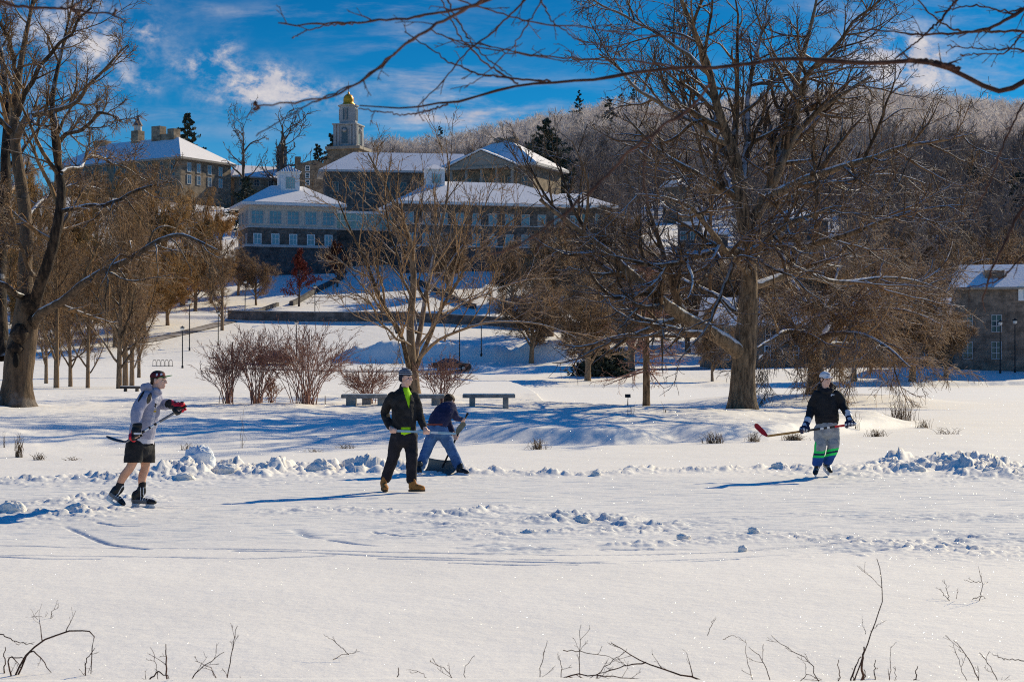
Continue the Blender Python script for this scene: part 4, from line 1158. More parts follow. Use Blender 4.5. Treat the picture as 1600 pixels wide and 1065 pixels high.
# west side windows (mirrored: stand proud of the left wall)
for i in range(3):
    y = dp * (i + .5) / 3
    for z0, z1, xx, ww in ((H(350), H(331), -w / 2 + .05, 1.9), (H(381.5), H(367), -w / 2, 1.2)):
        f = MB()
        f.box(xx - .12, xx + .02, y - ww / 2 - .15, y - ww / 2, z0 - .15, z1 + .15); f.box(xx - .12, xx + .02, y + ww / 2, y + ww / 2 + .15, z0 - .15, z1 + .15)
        f.box(xx - .12, xx + .02, y - ww / 2, y + ww / 2, z0 - .15, z0); f.box(xx - .12, xx + .02, y - ww / 2, y + ww / 2, z1, z1 + .15)
        f.box(xx - .09, xx - .03, y - .05, y + .05, z0, z1)
        fo = f.build('window', M['trim'], b)
        MB().box(xx - .028, xx, y - ww / 2, y + ww / 2, z0, z1).build('pane', M['glass'], fo)
ro = hip(b, -w / 2, w / 2, 0, dp, H(322), 3.9, oh=1.5, eave=.55, under='white_paint')
zc = H(322) + 3.3; xc, yc, r = .2, dp / 2, 1.85
lt = MB().box(xc - r, xc + r, yc - r, yc + r, zc, zc + 3.5).build('lantern', M['white_paint'], b)
MB().box(xc - r - .25, xc + r + .25, yc - r - .25, yc + r + .25, zc + 3.503, zc + 3.75).build('cornice', M['white_paint'], lt)
fo = MB(); g = MB().box(xc - .85, xc + .85, yc - r - .04, yc - r - .003, zc + .55, zc + 2.6)
for i in range(5): fo.box(xc - .9 + i * .43, xc - .82 + i * .43, yc - r - .1, yc - r - .003, zc + .45, zc + 2.7)
for i in range(5): fo.box(xc - .82, xc + .82, yc - r - .09, yc - r - .043, zc + .47 + i * .53, zc + .55 + i * .53)
f_ = fo.build('window', M['trim'], b); g.build('pane', M['glass_pale'], f_)
lr = MB().add([(xc - r - .4, yc - r - .4, zc + 3.753), (xc + r + .4, yc - r - .4, zc + 3.753), (xc + r + .4, yc + r + .4, zc + 3.753), (xc - r - .4, yc + r + .4, zc + 3.753), (xc, yc, zc + 5.2)],
              [(0, 1, 4), (1, 2, 4), (2, 3, 4), (3, 0, 4), (0, 3, 2, 1)])
lo_ = lr.build('lantern_roof', M['roof'], b)
sm = MB()
for k in range(-4, 5):
    x = k / 4.5 * (r + .4); f = 1 - abs(k) / 4.5
    sm.bar((xc + x, yc - r - .4, zc + 3.80), (xc + x, yc - r - .4 + (r + .4) * f, zc + 3.80 + 1.45 * f), .05, 4)
sm.build('seam', M['slate'], lo_)

# ---- glass link and the long stone wing
b2 = building('glass_link', 'glazed link with slim white mullions joining the pavilion and the stone wing', 565, 340, 17, z=zq(392, 340))
H2 = lambda q: zq(q, 340) - zq(392, 340)
MB().box(-6.5, 6.5, .3, 5, -4, H2(360)).build('wall', M['stone_base'], b2)
MB().box(-6.7, 6.7, 0, 5, H2(334), H2(330)).build('roof_edge', M['white_paint'], b2)
MB().box(-6.5, 6.5, .12, 4.8, H2(360) + .003, H2(357)).build('sill', M['trim'], b2)
MB().box(-6.5, 6.5, .25, .3, H2(357) + .003, H2(334) - .003).build('glazing', M['glass_pale'], b2)
m = MB()
for i in range(13): m.box(-6.45 + i * 1.07, -6.37 + i * 1.07, .1, .245, H2(357) + .003, H2(334) - .003)
m.box(-6.37, 6.37, .12, .24, H2(346), H2(345))
m.build('mullion', M['white_paint'], b2)

D = 338.0
b3 = building('stone_wing', 'long dark stone wing with two rows of windows, snowy hipped roof and white lantern', 770, D, 15, z=zq(425, D))
H3 = lambda q: zq(q, D) - zq(425, D)
w, dp = 37.0, 14.0
MB().box(-w / 2 - .3, w / 2 + .3, -.3, dp + .3, -7, H3(387)).build('base', M['stone_base'], b3)
MB().box(-w / 2 - .5, w / 2 + .5, -.5, dp + .5, H3(387) + .003, H3(384.5)).build('ledge', M['trim'], b3)
MB().box(-w / 2, w / 2, 0, dp, H3(384.5) + .003, H3(353.5)).build('lower_wall', M['stone_dark'], b3)
MB().box(-w / 2 - .18, w / 2 + .18, -.18, dp + .18, H3(353.5) + .003, H3(352)).build('band', M['trim'], b3)
MB().box(-w / 2, w / 2, 0, dp, H3(352) + .003, H3(322)).build('upper_wall', M['stone_dark'], b3)
for i in range(11):
    x = -w / 2 + w * (i + .5) / 11
    window(b3, x, H3(351), 1.45, H3(335) - H3(351), 2, 2, fr='trim')
    window(b3, x, H3(384), 1.45, H3(367) - H3(384), 2, 2, fr='trim')
ro = hip(b3, -w / 2, w / 2, 0, dp, H3(322), 4.9, oh=1.6, eave=.5, inl=9.5, inr=13.0, under='white_paint')
xc, yc, r, zc = -w / 2 + 8.2, dp / 2, 1.75, H3(322) + 4.0
lt = MB().box(xc - r, xc + r, yc - r, yc + r, zc, zc + 3.4).build('lantern', M['white_paint'], b3)
MB().box(xc - r - .25, xc + r + .25, yc - r - .25, yc + r + .25, zc + 3.403, zc + 3.6).build('cornice', M['white_paint'], lt)
f = MB()
for i in range(3): f.box(xc - .9 + i * .87, xc - .82 + i * .87, yc - r - .1, yc - r - .003, zc + .8, zc + 2.7)
for i in range(3): f.box(xc - .82, xc - .03, yc - r - .09, yc - r - .043, zc + .8 + i * .9, zc + .88 + i * .9)
fo = f.build('window', M['trim'], b3); MB().box(xc - .85, xc + .85, yc - r - .04, yc - r - .003, zc + .85, zc + 2.6).build('pane', M['glass_pale'], fo)
MB().add([(xc - r - .4, yc - r - .4, zc + 3.603), (xc + r + .4, yc - r - .4, zc + 3.603), (xc + r + .4, yc + r + .4, zc + 3.603), (xc - r - .4, yc + r + .4, zc + 3.603), (xc, yc, zc + 4.8)],
         [(0, 1, 4), (1, 2, 4), (2, 3, 4), (3, 0, 4), (0, 3, 2, 1)]).build('lantern_roof', M['roof'], b3)
b3b = building('stone_wing_annex', 'lower snowy-roofed annex at the right end of the stone wing', 912, 346, 12, z=zq(420, 346))
H3b = lambda q: zq(q, 346) - zq(420, 346)
MB().box(-9, 6, 0, 11, -7, H3b(324)).build('wall', M['stone_dark'], b3b)
for i in range(4): window(b3b, -7 + i * 3.4, H3b(351), 1.4, H3b(335) - H3b(351), 2, 2)
hip(b3b, -9, 6, 0, 11, H3b(324), 2.9, oh=1.0, eave=.4, under='white_paint')

# ---- upper hall: long roof, and the gabled block at its right
D = 405.0
b4 = building('long_hall', 'long stone hall on the hilltop with a continuous snowy roof in front of the tower', 610, D, 8, z=zq(335, D))
H4 = lambda q: zq(q, D) - zq(335, D)
MB().box(-15.5, 17, 0, 14, -10, H4(270)).build('wall', M['stone_dark'], b4)
for i in range(8): window(b4, -13 + i * 4, H4(300), 1.3, 2.2, 2, 2, fr='shade_trim', gl='glass_dark')
hip(b4, -15.5, 17, 0, 14, H4(270), 5.2, oh=1.4, eave=.45, inl=8.5, inr=.0, under='trim')
D = 398.0
b5 = building('gabled_hall', 'stone hall with a broad pediment, twin rooftop vents and one sunlit roof slope', 765, D, -24, z=zq(330, D))
H5 = lambda q: zq(q, D) - zq(330, D)
MB().box(-11, 11, 0, 17, -10, H5(262)).build('wall', M['stone_tan'], b5)
for i in range(6): window(b5, -9 + i * 3.6, H5(300), 1.3, 3.2, 2, 3, fr='shade_trim', gl='glass_dark')
z0 = H5(262)
hip(b5, -11, 11, 0, 17, z0, 6.8, oh=1.5, eave=.6, inl=11.0, inr=11.0, under='trim')
pe = MB().add([(-9.5, -2.6, z0 + .1), (7.5, -2.6, z0 + .1), (-1.0, -2.6, z0 + 3.7), (-9.5, 4.0, z0 + .1), (7.5, 4.0, z0 + .1), (-1.0, 4.0, z0 + 3.7)],
              [(0, 1, 2), (3, 5, 4), (0, 3, 4, 1)], 0)
po = pe.build('pediment', M['shade_trim'], b5)
sl_ = MB()
for a, c in (((-10.3, z0 + .05), (-1.0, z0 + 3.9)), ((8.3, z0 + .05), (-1.0, z0 + 3.9))):
    dx, dz = c[0] - a[0], c[1] - a[1]
    sl_.add([(a[0], -3.1, a[1]), (c[0], -3.1, c[1]), (c[0], 4.2, c[1]), (a[0], 4.2, a[1]), (a[0], -3.1, a[1] + .28), (c[0], -3.1, c[1] + .28), (c[0], 4.2, c[1] + .28), (a[0], 4.2, a[1] + .28)],
            [(0, 1, 5, 4), (4, 5, 6, 7), (3, 2, 1, 0), (1, 2, 6, 5), (0, 4, 7, 3)])
sl_.build('pediment_roof', M['roof'], po)
MB().box(-10.3, 8.3, -3.05, -2.62, z0 - .5, z0 + .08).build('cornice', M['shade_trim'], po)
for k in range(5): MB().cone((-8.8 + k * 3.9, -2.3, 0), .42, .36, z0 - 9.5, z0 - .52, 12).build('column', M['shade_trim'], b5)
for x in (-1.3, 2.2): MB().lathe((x, 8.5, z0 + 6.6), [(1.0, 0), (1.0, .8), (1.5, .85), (1.45, 1.2), (.2, 1.6)], 12).build('roof_vent', M['stone_tan'], b5, True)

# ---- the white tower with the gold dome
D = 450.0
b6 = building('chapel_tower', 'tall white tiered tower with arched openings, gold dome and finial', 544.5, D, -14, z=zq(300, D), cat='tower')
H6 = lambda q: zq(q, D) - zq(300, D)
MB().box(-4.3, 4.3, -4.3, 4.3, -20, H6(236)).build('base', M['stone_tan'], b6)
MB().box(-4.8, 4.8, -4.8, 4.8, H6(236) + .003, H6(231.5)).build('base_cornice', M['shade_trim'], b6)
r = 2.95
MB().box(-r, r, -r, r, H6(231.5) + .003, H6(197)).build('lower_stage', M['tower_white'], b6)
MB().box(-r - .25, r + .25, -r - .25, r + .25, H6(231.5) + .006, H6(229)).build('plinth', M['tower_white'], b6)
MB().box(-r - .45, r + .45, -r - .45, r + .45, H6(197) + .003, H6(195)).build('cornice', M['tower_white'], b6)
pl = MB()
for sx in (-1, 1):
    for sy in (-1, 1):
        for k in (.86, .58): pl.box(sx * r * k - .22, sx * r * k + .22, sy * (r + .16) - .15, sy * (r + .16) + .15, H6(229) + .003, H6(197))
        for k in (.86, .58): pl.box(sx * (r + .16) - .15, sx * (r + .16) + .15, sy * r * k - .22, sy * r * k + .22, H6(229) + .003, H6(197))
pl.build('pilaster', M['tower_white'], b6)


def arch(parent, face, u0, w_, z_, h_, rr, mat='louvre', nm='arched_opening', th=.08):
    pts = [(-w_ / 2, 0), (w_ / 2, 0)] + [(w_ / 2 * math.cos(a), h_ - w_ / 2 + w_ / 2 * math.sin(a)) for a in np.linspace(0, math.pi, 9)]
    n_ = len(pts)
    def to(u, z, o):
        u += u0
        return {'f': (u, -rr - o, z_ + z), 'b': (-u, rr + o, z_ + z), 'r': (rr + o, u, z_ + z), 'l': (-rr - o, -u, z_ + z)}[face]
    m = MB().add([to(u, z, 0) for u, z in pts] + [to(u, z, th) for u, z in pts], [tuple(range(n_, 2 * n_))] + [(i, (i + 1) % n_, n_ + (i + 1) % n_, n_ + i) for i in range(n_)])
    o = m.build(nm, M[mat], parent)
    f = MB()
    for i in range(2, n_ - 1): f.bar(to(*pts[i], th), to(*pts[i + 1], th), .1, 5)
    f.bar(to(*pts[0], th), to(pts[-1][0], pts[-1][1], th), .1, 5); f.bar(to(*pts[1], th), to(pts[2][0], pts[2][1], th), .1, 5)
    f.build('surround', M['tower_white'], o)
    return o


for fc in 'frlb': arch(b6, fc, 0, 1.9, H6(226), 4.3, r)
for fc in 'fr':
    MB().lathe({'f': (0, -r - .25, H6(206)), 'r': (r + .25, 0, H6(206))}[fc], [(.1, -.5), (.55, -.3), (.6, .1), (.3, .5), (.05, .6)], 10).build('medallion', M['tower_white'], b6, True)
r = 2.05
MB().cone((0, 0), r * 1.16, r * 1.16, H6(195) + .003, H6(167), 8, rot=math.pi / 8).build('upper_stage', M['tower_white'], b6)
for fc in 'frlb':
    for u in (-.5, .5): arch(b6, fc, u, .66, H6(188.5), 3.0, r * 1.075)
MB().cone((0, 0), r * 1.35, r * 1.38, H6(167) + .003, H6(165), 8, rot=math.pi / 8).build('upper_cornice', M['tower_white'], b6)
z = H6(165)
MB().lathe((0, 0, z), [(1.75, 0), (1.75, .35), (1.5, .4), (1.34, .9), (1.38, 1.4), (1.28, 2.1), (.95, 2.65), (.5, 2.95), (.26, 3.05), (.24, 3.4), (.1, 3.6)], 20).build('dome', M['gold'], b6, True)
MB().lathe((0, 0, z + 3.55), [(.06, 0), (.07, .8), (.25, .95), (.25, 1.15), (.06, 1.3), (.05, 2.3), (.02, 2.9)], 8).build('finial', M['iron'], b6, True)

# ---- the hipped-roof hall at the left
D = 420.0
b7 = building('hipped_hall', 'large tan stone hall with a blue-shaded hipped roof, twin chimneys and small cupola', 282, D, -32, z=zq(330, D))
H7 = lambda q: zq(q, D) - zq(330, D)
w, dp = 44.0, 18.5                                            # corner nearest the camera is local (0, 0)
MB().box(-w, 0, 0, dp, -14, H7(248)).build('wall', M['stone_tan'], b7)
for i in range(11):
    for z in (H7(263), H7(282)): window(b7, -2.5 - i * 3.9, z, 1.3, 2.1, 2, 2, fr='shade_trim', gl='glass_dark')
for y in (3.0, 6.5, 10.5, 14.5):
    for z in (H7(266), H7(285)): window(b7, y, z, 1.2, 2.1, 2, 2, y=0, side=True, fr='trim', gl='glass')
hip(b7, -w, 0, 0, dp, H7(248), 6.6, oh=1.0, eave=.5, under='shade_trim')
zr = H7(248) + 7.0
ch = MB().box(-17.5, -14.6, dp / 2 - 1.2, dp / 2 + 1.2, zr - 2.0, zr + 3.2).box(-14.597, -12.0, dp / 2 - 1.0, dp / 2 + 1.0, zr - 2, zr + 1.0).box(-12.0, -9.8, dp / 2 - 1.2, dp / 2 + 1.2, zr - 2.003, zr + 2.2)
ch.build('chimney', M['stone_tan'], b7)
MB().box(-38, -34, dp / 2 - 1.2, dp / 2 + 1.2, zr - 2, zr + .9).build('chimney', M['stone_tan'], b7)
cu = MB().box(-24.6, -22.2, dp / 2 - 1.2, dp / 2 + 1.2, zr - 1.5, zr + 2.6).build('cupola', M['stone_tan'], b7)
MB().cone((-23.4, dp / 2), 1.0, .95, zr + 2.603, zr + 4.0, 8).build('cupola_lantern', M['stucco'], cu)
MB().lathe((-23.4, dp / 2, zr + 4.0), [(1.35, 0), (1.2, .25), (.6, 1.3), (.12, 2.8), (.03, 4.2)], 8).build('spire', M['slate'], cu)

# ---- small roofs, tower and gable behind the pavilion
D = 440.0
b8 = building('low_hall', 'low stone building with blue-shaded roof behind the pavilion lantern', 402, D, 24, z=zq(300, D))
H8 = lambda q: zq(q, D) - zq(300, D)
MB().box(-6, 9, 0, 12, -12, H8(279)).build('wall', M['stone_tan'], b8)
for i in range(3): window(b8, -4 + i * 3.8, H8(290), 1.2, 1.5, 2, 2, fr='shade_trim', gl='glass_dark')
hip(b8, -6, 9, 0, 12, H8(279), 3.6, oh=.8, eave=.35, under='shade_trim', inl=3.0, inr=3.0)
b9 = building('stone_turret', 'square dark stone turret with a small green pointed cap', 440, 446, 12, z=zq(300, 446), cat='tower')
H9 = lambda q: zq(q, 446) - zq(300, 446)
MB().box(-1.25, 1.25, -1.25, 1.25, -10, H9(231)).build('shaft', M['stone_dark'], b9)
MB().box(-1.45, 1.45, -1.45, 1.45, H9(231) + .003, H9(229.5)).build('cornice', M['stone_dark'], b9)
MB().box(-.45, .45, -1.3, -1.253, H9(245), H9(234)).build('opening', M['louvre'], b9)
MB().lathe((0, 0, H9(229.5) + .003), [(1.3, 0), (.9, .3), (.35, 1.4), (.12, 2.6), (.05, 3.3), (.3, 3.6), (.3, 3.9), (.03, 4.2)], 8).build('cap', M['copper_green'], b9)
b10 = building('stepped_gable_house', 'tan stone house with a stepped chimney gable left of the long hall roof', 488, 428, 10, z=zq(300, 428))
H10 = lambda q: zq(q, 428) - zq(300, 428)
MB().box(-4.2, 4.8, 0, 9, -12, H10(258)).build('wall', M['stone_tan'], b10)
MB().add([(-4.2, 0, H10(258)), (4.8, 0, H10(258)), (.3, 0, H10(250)), (-4.2, .5, H10(258)), (4.8, .5, H10(258)), (.3, .5, H10(250))], [(0, 1, 2), (3, 5, 4), (0, 2, 5, 3), (1, 4, 5, 2)]).build('gable', M['stone_tan'], b10)
MB().box(-4.3, -2.9, .1, 1.6, H10(262), H10(245)).build('chimney', M['stone_tan'], b10)
MB().box(2.9, 4.6, .1, 1.6, H10(262), H10(249)).build('chimney', M['stone_tan'], b10)
for q_ in (262, 273, 284): window(b10, -1.2, H10(q_ + 5), .8, 1.1, 1, 2, fr='white_paint', gl='glass_dark')

# ---- houses on the right-hand slope
b11 = building('hillside_house', 'small house high on the wooded slope with one sunlit gable roof', 1074, 425, 55, z=zq(312, 425))
MB().box(-2.7, 2.7, 0, 5.5, -6, 3.0).build('wall', M['stone_tan'], b11)
hip(b11, -2.7, 2.7, 0, 5.5, 3.0, 2.8, oh=.6, eave=.2, inl=.0, inr=.0)
MB().box(-1.7, -.9, 2.2, 3.0, 4.0, 6.9).build('chimney', M['stone_dark'], b11)
b12 = building('flat_roofed_house', 'low house on the slope with two snow-covered roof slabs', 1092, 372, -8, z=zq(385, 372))
MB().box(-4.6, .6, 0, 6, -5, 4.6).build('wall', M['stone_dark'], b12)
MB().box(-4.9, .9, -.4, 6.4, 4.603, 5.4).build('roof', M['roof'], b12)
MB().box(.603, 6.2, 1.0, 7, -5, 2.6).build('wing_wall', M['stone_dark'], b12)
MB().add([(.95, .4, 2.603), (6.6, .4, 2.603), (6.6, 7.4, 4.0), (.95, 7.4, 4.0), (.95, .4, 3.0), (6.6, .4, 3.0), (6.6, 7.4, 4.5), (.95, 7.4, 4.5)], [(0, 1, 5, 4), (4, 5, 6, 7), (1, 2, 6, 5), (2, 3, 7, 6), (3, 0, 4, 7), (0, 3, 2, 1)]).build('wing_roof', M['roof'], b12)
for x in (-3.4, -1.2): window(b12, x, 1.6, 1.1, 1.6, 2, 2, fr='trim', gl='glass_dark')
b13 = building('slope_cottage', 'dark cottage on the shaded slope with a blue snowy roof', 1262, 380, 25, z=zq(362, 380))
MB().box(-5.5, 5.5, 0, 7, -6, 2.6).build('wall', M['stone_dark'], b13)
for x in (-3, 1.5): window(b13, x, .8, 1.0, 1.3, 2, 2, fr='trim', gl='glass')
hip(b13, -5.5, 5.5, 0, 7, 2.6, 2.6, oh=.7, eave=.25)
b14 = building('slope_cottage', 'cottage with a pale side wall showing through the drooping crown', 1030, 352, 18, z=zq(420, 352))
MB().box(-7, 7, 0, 8, -6, 1.5).build('wall', M['stone_dark'], b14)
hip(b14, -7, 7, 0, 8, 1.5, 2.9, oh=.7, eave=.3)
for x in (-4, 0, 4): window(b14, x, -1.2, 1.0, 1.5, 2, 2, fr='trim', gl='glass_dark')

# ---- long stone hall on the far shore, right
D = 206.0
b15 = building('lakeside_hall', 'long dark stone hall on the far shore with tall white-framed ground-floor windows', 1275, D, 0, z=zq(570, D))
H15 = lambda q: zq(q, D) - zq(570, D)
MB().box(-12.5, 17.5, 0, 11, -3, H15(512)).build('wall', M['stone_hall'], b15)
MB().box(-12.8, 17.497, -.3, 11, -3, H15(563)).build('plinth', M['stone_hall'], b15)
for i in range(11):
    x = -11.0 + i * 2.75
    window(b15, x, H15(561), 1.25, H15(541) - H15(561), 2, 3, fr='white_paint', gl='glass_dark', t=.1)
    window(b15, x, H15(533), 1.15, 1.5, 2, 2, fr='trim', gl='glass_dark', t=.08)
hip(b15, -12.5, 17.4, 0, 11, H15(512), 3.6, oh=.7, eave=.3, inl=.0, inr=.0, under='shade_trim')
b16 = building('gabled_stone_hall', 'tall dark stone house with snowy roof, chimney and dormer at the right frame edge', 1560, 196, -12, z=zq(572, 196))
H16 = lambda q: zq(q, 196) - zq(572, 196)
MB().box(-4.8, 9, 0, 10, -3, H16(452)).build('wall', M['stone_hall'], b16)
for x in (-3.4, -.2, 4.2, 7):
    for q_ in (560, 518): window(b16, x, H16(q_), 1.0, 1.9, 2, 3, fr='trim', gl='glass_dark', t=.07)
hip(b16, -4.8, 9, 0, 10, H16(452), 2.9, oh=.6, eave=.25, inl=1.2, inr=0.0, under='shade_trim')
MB().box(-1.4, .8, 1.6, 3.2, H16(455), H16(421)).build('chimney', M['stone_hall'], b16)
MB().box(-1.5, .9, 1.5, 3.3, H16(421) + .003, H16(418.5)).build('chimney_cap', M['roof'], b16)
do = MB().box(2.2, 4.4, -.2, 3, H16(470), H16(449)).build('dormer', M['white_paint'], b16)
MB().add([(1.9, -.5, H16(449)), (4.7, -.5, H16(449)), (3.3, -.5, H16(436)), (1.9, 4, H16(449)), (4.7, 4, H16(449)), (3.3, 4, H16(436))], [(0, 1, 2), (3, 5, 4), (0, 2, 5, 3), (1, 4, 5, 2), (0, 3, 4, 1)]).build('dormer_roof', M['roof'], do)
MB().box(2.8, 3.8, -.26, -.203, H16(467), H16(453)).build('pane', M['glass'], do)

# ---- walls on the slope
def slope_wall(name, label, pts, h, th, mat, cat='wall', cap=None):
    """wall standing along ground points; pts = (px, depth, extra height)"""
    P = []
    for (a, da), (b_, db) in zip(pts[:-1], pts[1:]):
        for k in range(8): P.append((a + (b_ - a) * k / 8, da + (db - da) * k / 8))
    P.append(pts[-1]); P = [on_ground(p, d_) for p, d_ in P]
    o0 = P[0]; t = thing(name, label, cat, o0)
    for nm, zb, zt, hw, mt in (('masonry', -.8, h, th / 2, mat),) + ((('coping', h + .003, h + .13, th / 2 + .06, cap),) if cap else ()):
        m = MB(); vs = []
        for i, p in enumerate(P):
            q = P[min(i + 1, len(P) - 1)]; r_ = P[max(i - 1, 0)]
            tx, ty = q[0] - r_[0], q[1] - r_[1]; L = math.hypot(tx, ty); nx, ny = -ty / L * hw, tx / L * hw
            for s_, z_ in ((-1, zb), (1, zb), (1, zt), (-1, zt)): vs.append((p[0] + s_ * nx - o0[0], p[1] + s_ * ny - o0[1], p[2] + z_ - o0[2]))
        fs = []
        for i in range(len(P) - 1):
            for k in range(4): fs.append((4 * i + k, 4 * i + (k + 1) % 4, 4 * i + 4 + (k + 1) % 4, 4 * i + 4 + k))
        fs += [(3, 2, 1, 0), tuple(4 * (len(P) - 1) + k for k in range(4))]
        m.add(vs, fs).build(nm, M[mt], t)
    return t


slope_wall('retaining_wall', 'long low grey stone retaining wall across the snowy slope', [(356, 270.4), (620, 270.6), (905, 270.4)], 1.25, .6, 'stone_dark', cap='trim')
slope_wall('stair_wall', 'short sloping stone wall climbing from the left end of the retaining wall', [(372, 272), (404, 284), (434, 296)], .6, .5, 'stone_base')
slope_wall('stair_wall', 'long dark stair wall rising diagonally through the blue shade under the red oak', [(455, 297), (492, 311), (534, 326)], .8, .7, 'stone_base')
slope_wall('stair_wall', 'dark sloping wall in the blue shade below the stone wing, right side', [(641, 325), (690, 311), (742, 297)], .9, .6, 'stone_base')


def strip(name, label_, pts, hw, mat, lift=.05):
    """a path or road draped on the ground"""
    P = []
    for a, b_ in zip(pts[:-1], pts[1:]):
        for k in range(10): P.append(tuple(a[i] + (b_[i] - a[i]) * k / 10 for i in range(2)))
    P.append(pts[-1]); P = [on_ground(*p) for p in P]
    vs = []
    for i, p in enumerate(P):
        q = P[min(i + 1, len(P) - 1)]; r_ = P[max(i - 1, 0)]
        tx, ty = q[0] - r_[0], q[1] - r_[1]; L = math.hypot(tx, ty); nx, ny = -ty / L, tx / L
        for s_ in (-1, -.33, .33, 1):
            x, y = p[0] + nx * hw * s_, p[1] + ny * hw * s_
            vs.append((x, y, ground_z(x, y) + lift))
    fs = [(4 * i + k, 4 * i + k + 1, 4 * i + 5 + k, 4 * i + 4 + k) for i in range(len(P) - 1) for k in range(3)]
    return setting(MB().add(vs, fs).build(name, M[mat], None))


M['bare_path'] = pmat('bare_path', (.16, .125, .10), .9, .4, .6, col2=(.42, .38, .36))
M['road'] = pmat('road', (.50, .46, .45), .85, .3, .5, col2=(.24, .22, .22))
strip('path', '', [(190, 238), (240, 245), (290, 254), (330, 262), (360, 269)], 1.3, 'bare_path', .12)
strip('road', '', [(330, 209), (520, 209), (760, 208), (980, 206), (1110, 203)], 2.2, 'road', .06)
# ------------------------------------------------------------------ people
UP = np.array([0, 0, 1.0])


def unit(v): v = np.asarray(v, float); return v / np.linalg.norm(v)


def blob_tube(pts, rad, lat=None, K=18, sub=4):
    """closed tapered tube with round ends; rad entries are r or (lateral, depth)"""
    P = np.array([np.asarray(p, float) for p in pts]); Rr = np.array([(r, r) if np.isscalar(r) else r for r in rad], float)
    n = len(P)
    if n == 2: ts = np.linspace(0, 1, sub + 1)
    # Catmull-Rom through the joints
    out, ro = [], []
    for i in range(n - 1):
        p0 = P[max(i - 1, 0)]; p1 = P[i]; p2 = P[i + 1]; p3 = P[min(i + 2, n - 1)]
        for k in range(sub):
            t = k / sub
            out.append(.5 * (2 * p1 + (p2 - p0) * t + (2 * p0 - 5 * p1 + 4 * p2 - p3) * t * t + (3 * p1 - p0 - 3 * p2 + p3) * t ** 3))
            ro.append(Rr[i] * (1 - t) + Rr[i + 1] * t)
    out.append(P[-1]); ro.append(Rr[-1])
    out = np.array(out); ro = np.array(ro)
    T = nrm(np.gradient(out, axis=0))
    # round caps
    rings, rr_, tt = [], [], []
    for a in (80, 55, 30): 
        rings.append(out[0] - T[0] * ro[0].min() * math.sin(R(a)) * .8); rr_.append(ro[0] * math.cos(R(a))); tt.append(T[0])
    for p, r, t in zip(out, ro, T): rings.append(p); rr_.append(r); tt.append(t)
    for a in (30, 55, 80):
        rings.append(out[-1] + T[-1] * ro[-1].min() * math.sin(R(a)) * .8); rr_.append(ro[-1] * math.cos(R(a))); tt.append(T[-1])
    ref = np.asarray(lat if lat is not None else (T[0] if False else np.cross(T[len(T) // 2], [.31, .9, .17])), float)
    vs = []
    for p, r, t in zip(rings, rr_, tt):
        A = ref - t * np.dot(ref, t); A = A / max(np.linalg.norm(A), 1e-6); B = np.cross(t, A)
        for k in range(K):
            a = 2 * math.pi * k / K; vs.append(p + A * r[0] * math.cos(a) + B * r[1] * math.sin(a))
    m = len(rings)
    fs = [(j * K + k, j * K + (k + 1) % K, (j + 1) * K + (k + 1) % K, (j + 1) * K + k) for j in range(m - 1) for k in range(K)]
    fs += [tuple(range(K - 1, -1, -1)), tuple(range((m - 1) * K, m * K))]
    return vs, fs


def ellipsoid(c, rad, frame=None, nu=16, nv=10):
    fr = np.eye(3) if frame is None else np.array(frame)
    vs = []
    for j in range(1, nv):
        b = math.pi * j / nv
        for k in range(nu):
            a = 2 * math.pi * k / nu
            l = np.array([rad[0] * math.sin(b) * math.cos(a), rad[1] * math.sin(b) * math.sin(a), rad[2] * math.cos(b)])
            vs.append(np.asarray(c) + l @ fr)
    vs += [np.asarray(c) + np.array([0, 0, rad[2]]) @ fr, np.asarray(c) - np.array([0, 0, rad[2]]) @ fr]
    fs = [((j) * nu + k, (j + 1) * nu + k, (j + 1) * nu + (k + 1) % nu, j * nu + (k + 1) % nu) for j in range(nv - 2) for k in range(nu)]
    t, b_ = len(vs) - 2, len(vs) - 1
    fs += [(t, k, (k + 1) % nu) for k in range(nu)] + [(b_, (nv - 2) * nu + (k + 1) % nu, (nv - 2) * nu + k) for k in range(nu)]
    return vs, fs


def union(pieces, voxel, smooth=2, wrinkle=0.0, wscale=9.0, wseed=0):
    """one continuous surface from overlapping closed pieces"""
    mb = MB()
    for vs, fs in pieces: mb.add(vs, fs)
    me = mb.mesh('tmp', [])
    ob = bpy.data.objects.new('tmp', me); COL.objects.link(ob)
    md = ob.modifiers.new('r', 'REMESH'); md.mode = 'VOXEL'; md.voxel_size = voxel; md.adaptivity = 0
    if smooth:
        s_ = ob.modifiers.new('s', 'SMOOTH'); s_.factor = .5; s_.iterations = smooth
    dg = bpy.context.evaluated_depsgraph_get()
    ev = ob.evaluated_get(dg); m2 = bpy.data.meshes.new_from_object(ev)
    n = len(m2.vertices); V = np.empty(n * 3, np.float32); m2.vertices.foreach_get('co', V); V = V.reshape(-1, 3).astype(float)
    nr = np.empty(n * 3, np.float32); m2.vertices.foreach_get('normal', nr); nr = nr.reshape(-1, 3)
    F = [tuple(p.vertices) for p in m2.polygons]
    bpy.data.objects.remove(ob); bpy.data.meshes.remove(me); bpy.data.meshes.remove(m2)
    if wrinkle:
        w = .7 * noise3(V * np.array([1, 1, .8]), wscale, wseed) + .8 * (.35 - np.abs(noise3(V * np.array([1, 1, 1.9]), wscale * 1.35, wseed + 9)) * 1.6) + .45 * noise3(V, wscale * 2.6, wseed + 5)
        V = V + nr * (w * wrinkle)[:, None]
    return V, F


def to_px(V): return 800 + F_PX * V[:, 0] / V[:, 1], HORIZ - F_PX * (V[:, 2] - CAM_H) / V[:, 1]


